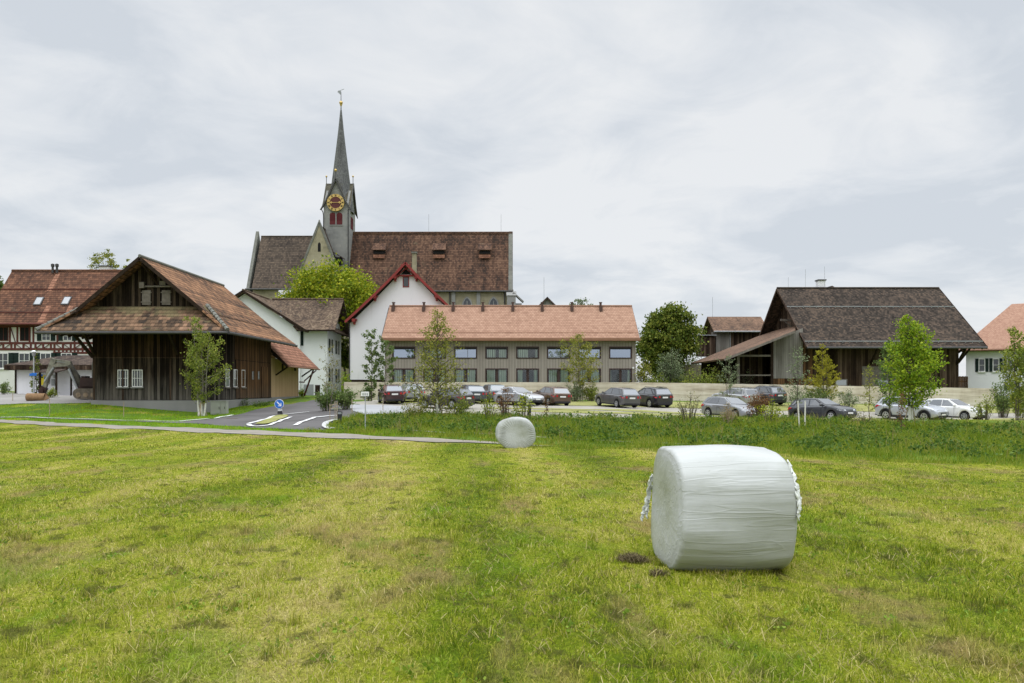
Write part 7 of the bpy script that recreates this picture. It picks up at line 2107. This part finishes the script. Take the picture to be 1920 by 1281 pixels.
def bale(name, cx, cy, zg, length, dia, rot, label, squash=1.0, flaps=True, seed=2, sup=2.7, pleat=0.0035):
    """round bale, axis along local x, wrapped in stretched film; z = ground level"""
    rng = np.random.default_rng(seed)
    t = empty(name, (cx, cy, zg), label, 'hay bale', 'film-wrapped round bales on the meadow', rot)
    NU, NV = 110, 128
    ph = rng.uniform(0, 6.28, 12)
    vs = np.zeros((NU+1, NV, 3))
    rad = dia/2
    for i in range(NU+1):
        s = i/NU
        # profile: end cap, rounded shoulder, barrel, shoulder, cap
        if s < 0.2: k = s/0.2; r0 = rad*0.90*k; u = -length/2 + 0.012*math.cos(k*3.0)-0.03*(1-k**4) + 0.0
        elif s > 0.8: k = (1-s)/0.2; r0 = rad*0.90*k; u = length/2 - 0.012*math.cos(k*3.0)+0.03*(1-k**4)
        else:
            k = (s-0.2)/0.6
            sh = 0.14
            if k < sh: a = k/sh*math.pi/2; u = -length/2+0.06*(1-math.cos(a)); r0 = rad*(0.90+0.07*math.sin(a))
            elif k > 1-sh: a = (1-k)/sh*math.pi/2; u = length/2-0.06*(1-math.cos(a)); r0 = rad*(0.90+0.07*math.sin(a))
            else: q = (k-sh)/(1-2*sh); u = -length/2+0.06+(length-0.12)*q; r0 = rad*(0.97+0.045*math.sin(math.pi*q))
        barrel = min(1, max(0, (r0/rad-0.75)/0.2))
        for j in range(NV):
            a = 2*math.pi*j/NV
            lump = 0.022*math.sin(2*a+ph[0]+u*1.2)+0.018*math.sin(3*a+ph[1]-u*2.4)+0.012*math.sin(5*a+ph[2]+u*3.4)+0.007*math.sin(8*a+ph[9]-u*4)
            crease = 0.0035*math.sin(17*a+ph[3]+1.3*math.sin(u*2.2+ph[4]))+0.0025*math.sin(29*a+ph[5]+0.9*math.sin(u*3+ph[6]))
            # radial pleats on the caps where the film gathers
            pl = pleat*math.sin(46*a+ph[7]+2*math.sin(3*a))*max(0, min(1, (r0/rad-0.45)/0.3))*(1-barrel*0.9)*(1.0 if math.sin(a) < -0.2 or pleat > 0.004 else 0.35)
            sq = (abs(math.cos(a))**sup+abs(math.sin(a))**sup)**(-1/sup)
            r_ = r0*(1+lump)*(1+(sq-1)*min(1, r0/rad*1.05))*0.965+crease*barrel*0.6
            y = r_*math.cos(a); z = r_*math.sin(a)*squash
            if z < -rad*squash*0.90: z = -rad*squash*0.90-(abs(z)-rad*squash*0.90)*0.25
            side = 1 if u < 0 else -1
            uu = u*(1-0.055*z/rad) + side*pl + 0.025*math.sin(a*2+ph[8])*min(1, r0/rad)
            vs[i, j] = (uu, y*1.03, z)
    zmin = vs[:, :, 2].min()
    vs[:, :, 2] += -zmin-0.03
    v = vs.reshape(-1, 3)
    fs = []
    for i in range(NU):
        a = i*NV + np.arange(NV); b = i*NV + (np.arange(NV)+1) % NV
        fs.append(np.stack([a, b, b+NV, a+NV], 1))
    f = np.concatenate(fs)
    off = Vector((0, 0, 0))
    me_o = raw_mesh('film_wrap', v, f, M['film'], t)
    me_o.data.polygons.foreach_set('use_smooth', np.ones(len(f), bool))
    if flaps:
        def flap(pts, wid, seed_, tk=0.012):
            """crumpled loose strip of film"""
            rr = np.random.default_rng(seed_)
            n = 26; m = 7
            g = []
            P3 = [Vector(p) for p in pts]
            for i in range(n):
                s = i/(n-1)*(len(P3)-1); k = min(len(P3)-2, int(s)); c = P3[k].lerp(P3[k+1], s-k)
                w = wid*(0.35+0.65*math.sin(math.pi*min(1, 0.1+0.9*i/(n-1))))*rr.uniform(0.75, 1.2)
                for j in range(m):
                    h_ = (j/(m-1)-0.5)
                    g.append((c.x+h_*w*0.65+rr.normal()*0.006+0.012*math.sin(i*1.3+j), c.y+h_*w*0.55+rr.normal()*0.007, c.z+0.012*math.sin(i*0.9+j*1.7)+rr.normal()*0.006+h_*0.04))
            b = MB(); fs_ = [(i*m+j, i*m+j+1, (i+1)*m+j+1, (i+1)*m+j) for i in range(n-1) for j in range(m-1)]
            b.add(g, fs_)
            o = b.build('loose_film', M['film_loose'], t, 70)
            so = o.modifiers.new('thick', 'SOLIDIFY'); so.thickness = tk; so.offset = 0
        hx = length/2
        def rim(sx, sy, degs, out):
            r_ = []
            for k, d in enumerate(degs):
                a = math.radians(d)
                r_.append((sx*(hx+out[k]) - 0.055*math.sin(a)*sx*hx, sy*rad*0.99*math.cos(a), rad*squash*(0.965+0.96*math.sin(a))))
            return r_
        flap(rim(1, -1, (44, 30, 16, 4, -6), (0.0, 0.006, 0.02, 0.025, 0.005)), 0.07, 3, 0.006)
        flap(rim(-1, 1, (18, 2, -12, -24), (0.0, 0.012, 0.03, 0.035)), 0.10, 5, 0.006)
        flap(rim(-1, 1, (-8, -18, -26), (0.03, 0.07, 0.09)), 0.07, 6, 0.006)
    return t
def zmax_at(f, dia): return f*dia
BX, BY = PX(1346, 8.52), 8.52
bale('wrapped_bale', BX, BY, hz(BX, BY), 1.16, 1.42, R(2.5), 'large near round bale wrapped in pale green-white film with torn film at its ends', 0.97)
bx, by = PX(967, 28.6), 28.6
bale('wrapped_bale', bx, by, hz(bx, by), 1.2, 1.44, R(93), 'small distant white-wrapped round bale standing end-on near the farm track', 0.83, False, 9, 2.15, 0.022)

# ------------------------------------------------------------------ hay clumps
def blades(name, p, h, w, lean, mat, seed, seg=1, parent=None, curl=0.3):
    """grass blades as tapering strips: p (n,3), h, w, lean arrays"""
    rng = np.random.default_rng(seed); n = len(p)
    az = rng.uniform(0, 2*np.pi, n); fa = rng.uniform(0, 2*np.pi, n)
    d = np.stack([np.cos(az), np.sin(az), np.zeros(n)], 1)
    s = np.stack([np.cos(fa), np.sin(fa), np.zeros(n)], 1)*(w/2)[:, None]
    up = np.array([0, 0, 1.0])
    if seg == 1:
        tip = p + d*(h*np.sin(lean))[:, None] + up*(h*np.cos(lean))[:, None]
        v = np.stack([p-s, p+s, tip], 1).reshape(-1, 3)
        f = np.arange(n*3).reshape(n, 3)
    else:
        mid = p + d*(h*0.55*np.sin(lean*0.6))[:, None] + up*(h*0.55*np.cos(lean*0.6))[:, None]
        l2 = np.minimum(lean*1.5+curl, 2.0)
        tip = mid + d*(h*0.5*np.sin(l2))[:, None] + up*(h*0.5*np.cos(l2))[:, None]
        v = np.stack([p-s, p+s, mid+s*0.75, mid-s*0.75, tip], 1).reshape(-1, 3)
        b = np.arange(n)*5
        f = np.concatenate([np.stack([b, b+1, b+2], 1), np.stack([b, b+2, b+3], 1), np.stack([b+3, b+2, b+4], 1)])
    return raw_mesh(name, v, f, mat, parent)
def clump_mat():
    t = NT('old_hay')
    g = t.n('ShaderNodeNewGeometry')
    c = t.ramp(g.outputs['Random Per Island'], [(0.1, (0.055, 0.042, 0.022)), (0.6, (0.14, 0.11, 0.055)), (0.95, (0.27, 0.22, 0.12))])
    return t.fin(c, 0.9, 0.1)
M['old_hay'] = clump_mat()
for (px, py, wx, hh, n, sd, lb) in ((1186, 1053, 0.17, 0.05, 1000, 1, 'dark tuft of old hay lying left of the near bale'), (1234, 1080, 0.09, 0.025, 350, 2, 'smaller dark hay tuft at the near corner of the large bale')):
    x, y = G(px, py); rng = np.random.default_rng(sd)
    q = rng.normal(size=(n, 2))*np.array([wx*0.5, wx*0.33])
    zz = hf(x+q[:, 0], y+q[:, 1]) + rng.uniform(0, 1, n)*hh*np.exp(-(q[:, 0]/wx)**2*2)
    p = np.stack([x+q[:, 0], y+q[:, 1], zz], 1)
    o = blades('hay_tuft', p, rng.uniform(0.04, 0.12, n), np.full(n, 0.005), rng.uniform(0.7, 1.7, n), M['old_hay'], sd, 2)
    tag(o, lb, 'hay', 'tufts of old hay by the near bale')

# ------------------------------------------------------------------ grass
def lat_ok(x, y): return np.abs(x) < 0.70*y+1.2
rng = np.random.default_rng(77)
pp, hh, ww, ll = [], [], [], []
bands = [(3.6, 7.0, 2900, 0.0046, 0.085), (7.0, 11.0, 1800, 0.0060, 0.080), (11.0, 17.0, 900, 0.009, 0.072), (17.0, 27.0, 380, 0.014, 0.066), (27.0, 44.0, 140, 0.022, 0.075)]
for y0, y1, dens, wd, ht in bands:
    area = (y1-y0)*2*(0.70*(y1+y0)/2+1.2)
    n = int(area*dens)
    Y = y0+(y1-y0)*rng.uniform(0, 1, n); X = (rng.uniform(-1, 1, n))*(0.70*y1+1.2)
    ok = lat_ok(X, Y) & (Y < track_y(X)-1.2+0.22*np.sin(X*1.9)+0.12*np.sin(X*6.1)+rng.normal(size=n)*0.12) & (np.hypot((X-BX)/0.72, (Y-BY)/0.62) > 0.92)
    X, Y = X[ok], Y[ok]; n = len(X)
    # tufts: height follows a patchy field
    tf = 0.5+0.27*np.sin(X*2.1+np.sin(Y*1.3)*2)*np.sin(Y*1.7+np.sin(X*1.1)*2)+0.23*np.sin(X*7.3+np.sin(Y*5.1)*2)*np.sin(Y*6.1+np.sin(X*4.3)*2)
    pp.append(np.stack([X, Y, hf(X, Y)-0.006], 1)); hh.append(ht*rng.uniform(0.5, 1.35, n)*(0.45+0.95*tf**1.5)); ww.append(wd*rng.uniform(0.6, 1.4, n)); ll.append(np.abs(rng.normal(0.95, 0.45, n)))
# scattered lush tufts near the camera
for k in range(420):
    y = 4.0+13*rng.uniform()**1.3; x = rng.uniform(-0.68, 0.68)*y
    n = int(rng.uniform(15, 60)); r_ = rng.uniform(0.03, 0.12)
    q = rng.normal(size=(n, 2))*r_
    if np.hypot((x-BX)/0.9, (y-BY)/0.8) < 1: continue
    pp.append(np.stack([x+q[:, 0], y+q[:, 1], hf(x+q[:, 0], y+q[:, 1])], 1)); hh.append(rng.uniform(0.07, 0.15, n)); ww.append(rng.uniform(0.004, 0.007, n)); ll.append(rng.uniform(0.1, 0.9, n))
# grass standing against the bale
n = 2600; a = rng.uniform(0, 2*np.pi, n); X = BX+0.70*np.cos(a)*rng.uniform(0.9, 1.15, n); Y = BY+0.52*np.sin(a)*rng.uniform(0.9, 1.2, n)
pp.append(np.stack([X, Y, hf(X, Y)], 1)); hh.append(rng.uniform(0.04, 0.10, n)); ww.append(rng.uniform(0.004, 0.007, n)); ll.append(rng.uniform(0.1, 0.9, n))
pp, hh, ww, ll = map(np.concatenate, (pp, hh, ww, ll))
g = blades('meadow_grass', pp, hh, ww, ll, M['meadow_blade'], 3, 2)
tag(g, 'short mown yellow-green grass covering the foreground meadow', 'grass', None, 'stuff')

# cut stalks lying on the meadow and low broad leaves among the grass
n = 15000; Y = 3.7+15*rng.uniform(0, 1, n)**1.5; X = rng.uniform(-1, 1, n)*(0.70*Y+1.0)
ok = (np.hypot((X-BX)/0.8, (Y-BY)/0.7) > 1) & (np.sin(X*1.7+np.sin(Y*0.9)*1.5)+np.sin(Y*1.3+X*0.6) > -0.3)
X, Y = X[ok], Y[ok]; n = len(X)
g = blades('grass_clippings', np.stack([X, Y, hf(X, Y)+rng.uniform(0.015, 0.055, n)], 1), rng.uniform(0.06, 0.19, n), rng.uniform(0.0025, 0.005, n)*(0.6+Y/9), rng.uniform(1.25, 1.75, n), M['straw'], 11, 2, None, 0.1)
tag(g, 'dry straw-coloured cut stalks lying on the mown meadow', 'cut grass', None, 'stuff')
cs = []
for k in range(220):
    y = 4.0+13*rng.uniform()**1.2; x = rng.uniform(-0.7, 0.7)*y
    if np.hypot((x-BX)/0.9, (y-BY)/0.8) < 1: continue
    m = int(rng.uniform(6, 26)); q = rng.normal(size=(m, 2))*rng.uniform(0.03, 0.13)
    cs.append(np.stack([x+q[:, 0], y+q[:, 1], hf(x+q[:, 0], y+q[:, 1])+rng.uniform(0.02, 0.055, m)], 1))
v, f = leaf_quads(rng, np.concatenate(cs), 0.034, -0.1, 1.4)
g = raw_mesh('meadow_weeds', v, f, M['clover']); tag(g, 'small broad green leaves of clover and dandelion in the mown meadow', 'weeds', None, 'stuff')

def in_poly(x, y, poly):
    poly = np.asarray(poly); ins = np.zeros(len(x), bool); j = len(poly)-1
    for i in range(len(poly)):
        xi, yi = poly[i]; xj, yj = poly[j]
        c = ((yi > y) != (yj > y)) & (x < (xj-xi)*(y-yi)/(yj-yi+1e-12)+xi)
        ins ^= c; j = i
    return ins
LOT = np.array(lot); ROAD = np.array(road); ISL = np.array(isl)
ENT = np.array(Gs((640, 750), (655, 760), (660, 772), (690, 779), (742, 777.5), (770, 770), (735, 755)))
# tall grass of the bank
n = 230000
X = rng.uniform(-10, 36, n); Y = track_y(X)+rng.uniform(-0.9, 24, n)
lim = np.interp(X, [-10, -6, 0, 6, 12, 20, 34], [50, 47.5, 47.0, 46.0, 46.0, 46.2, 48.5])
ok = (Y < lim) & ~in_poly(X, Y, ROAD) & ~in_poly(X, Y, ENT) & (np.abs(X) < 0.72*Y) & ~((np.abs(Y-track_y(X)) < 1.3) & (X < 0.5+rng.normal(size=n)*1.2)) & ~((np.abs(Y-track_y(X)-4.4) < 0.16) & (X < 5))
X, Y = X[ok], Y[ok]; n = len(X)
sfr = Y-track_y(X)
base_h = np.where(sfr < 1.5, 0.14, np.where(sfr < 5, 0.22, 0.34))*(0.55+0.9*np.sin(X*1.3+np.sin(Y*0.8)*2)**2)
g = blades('bank_grass', np.stack([X, Y, hf(X, Y)+0.0], 1), base_h*rng.uniform(0.5, 1.3, n), 0.016*rng.uniform(0.6, 1.5, n)*(Y/35), np.abs(rng.normal(0.5, 0.3, n)), M['bank_blade'], 5, 2)
tag(g, 'tall green grass and weeds on the bank below the parking lot', 'grass', None, 'stuff')
# broad-leaved weeds on the bank
cs = []
for k in range(520):
    x = rng.uniform(-8, 34); y = track_y(x)+rng.uniform(2.0, 22)
    if y > np.interp(x, [-10, -6, 0, 6, 12, 20, 34], [49, 46.5, 46, 45.2, 45.2, 45.5, 47.5]): continue
    if in_poly(np.array([x]), np.array([y]), ROAD)[0]: continue
    m = int(rng.uniform(25, 75)); r_ = rng.uniform(0.15, 0.45)
    q = rng.normal(size=(m, 3))*np.array([r_, r_, 0.10]); xx, yy = x+q[:, 0], y+q[:, 1]
    cs.append(np.stack([xx, yy, hf(xx, yy)+0.22+q[:, 2]+0.2*r_], 1))
v, f = leaf_quads(rng, np.concatenate(cs), 0.12, 0.0)
n = 3600; X = rng.uniform(-8, 34, n); Y = track_y(X)+rng.uniform(2.5, 24, n)
ok = (Y < np.interp(X, [-10, -6, 0, 6, 12, 20, 34], [49, 47, 46.5, 45.6, 45.6, 46, 48])) & ~in_poly(X, Y, ROAD) & (np.sin(X*0.9+1.0)+np.sin(X*2.3+Y*0.5)+0.06*(Y-36) > 0.3)
X, Y = X[ok], Y[ok]; n = len(X)
g = blades('dry_weed_stems', np.stack([X, Y, hf(X, Y)], 1), rng.uniform(0.35, 0.85, n), rng.uniform(0.012, 0.028, n), np.abs(rng.normal(0.15, 0.15, n)), M['dry_stem'], 15, 2)
tag(g, 'thin dry brown weed stems standing in the long grass of the bank', 'weeds', None, 'stuff')
g = raw_mesh('weed_foliage', v, f, M['herb']); tag(g, 'broad-leaved weeds growing through the grass of the bank', 'weeds', None, 'stuff')
# bright verge on the left, strip by the track, planted edges of the road
n = 120000
X = rng.uniform(-48, -5, n); Y = rng.uniform(33, 66, n)
barn_ = (X > -31.9) & (X < -22.4) & (Y > 60.1)
FY = np.array(Gs((-150, 758), (60, 757.5), (150, 757), (168, 756.5)) + [(-31.9, 64.5), (-31.9, 76), (-60, 76), (-76, 72)])
ok = (Y > track_y(X)+1.3) & ~in_poly(X, Y, ROAD) & ~in_poly(X, Y, ENT) & ~in_poly(X, Y, LOT) & ~barn_ & ~in_poly(X, Y, FY) & (np.abs(X) < 0.72*Y) & ((X < -10) | (Y < 47)) & ~((X > -18) & (Y > 60.5) & (X > -20.5 + 0.0))
X, Y = X[ok], Y[ok]; n = len(X)
sfr = Y-track_y(X)
g = blades('verge_grass', np.stack([X, Y, hf(X, Y)], 1), np.where(sfr < 3.2, 0.17, 0.13)*rng.uniform(0.5, 1.3, n), 0.022*rng.uniform(0.6, 1.4, n), np.abs(rng.normal(0.4, 0.3, n)), M['verge_blade'], 8, 1)
tag(g, 'bright green grass of the verge in front of the dark barn', 'grass', None, 'stuff')
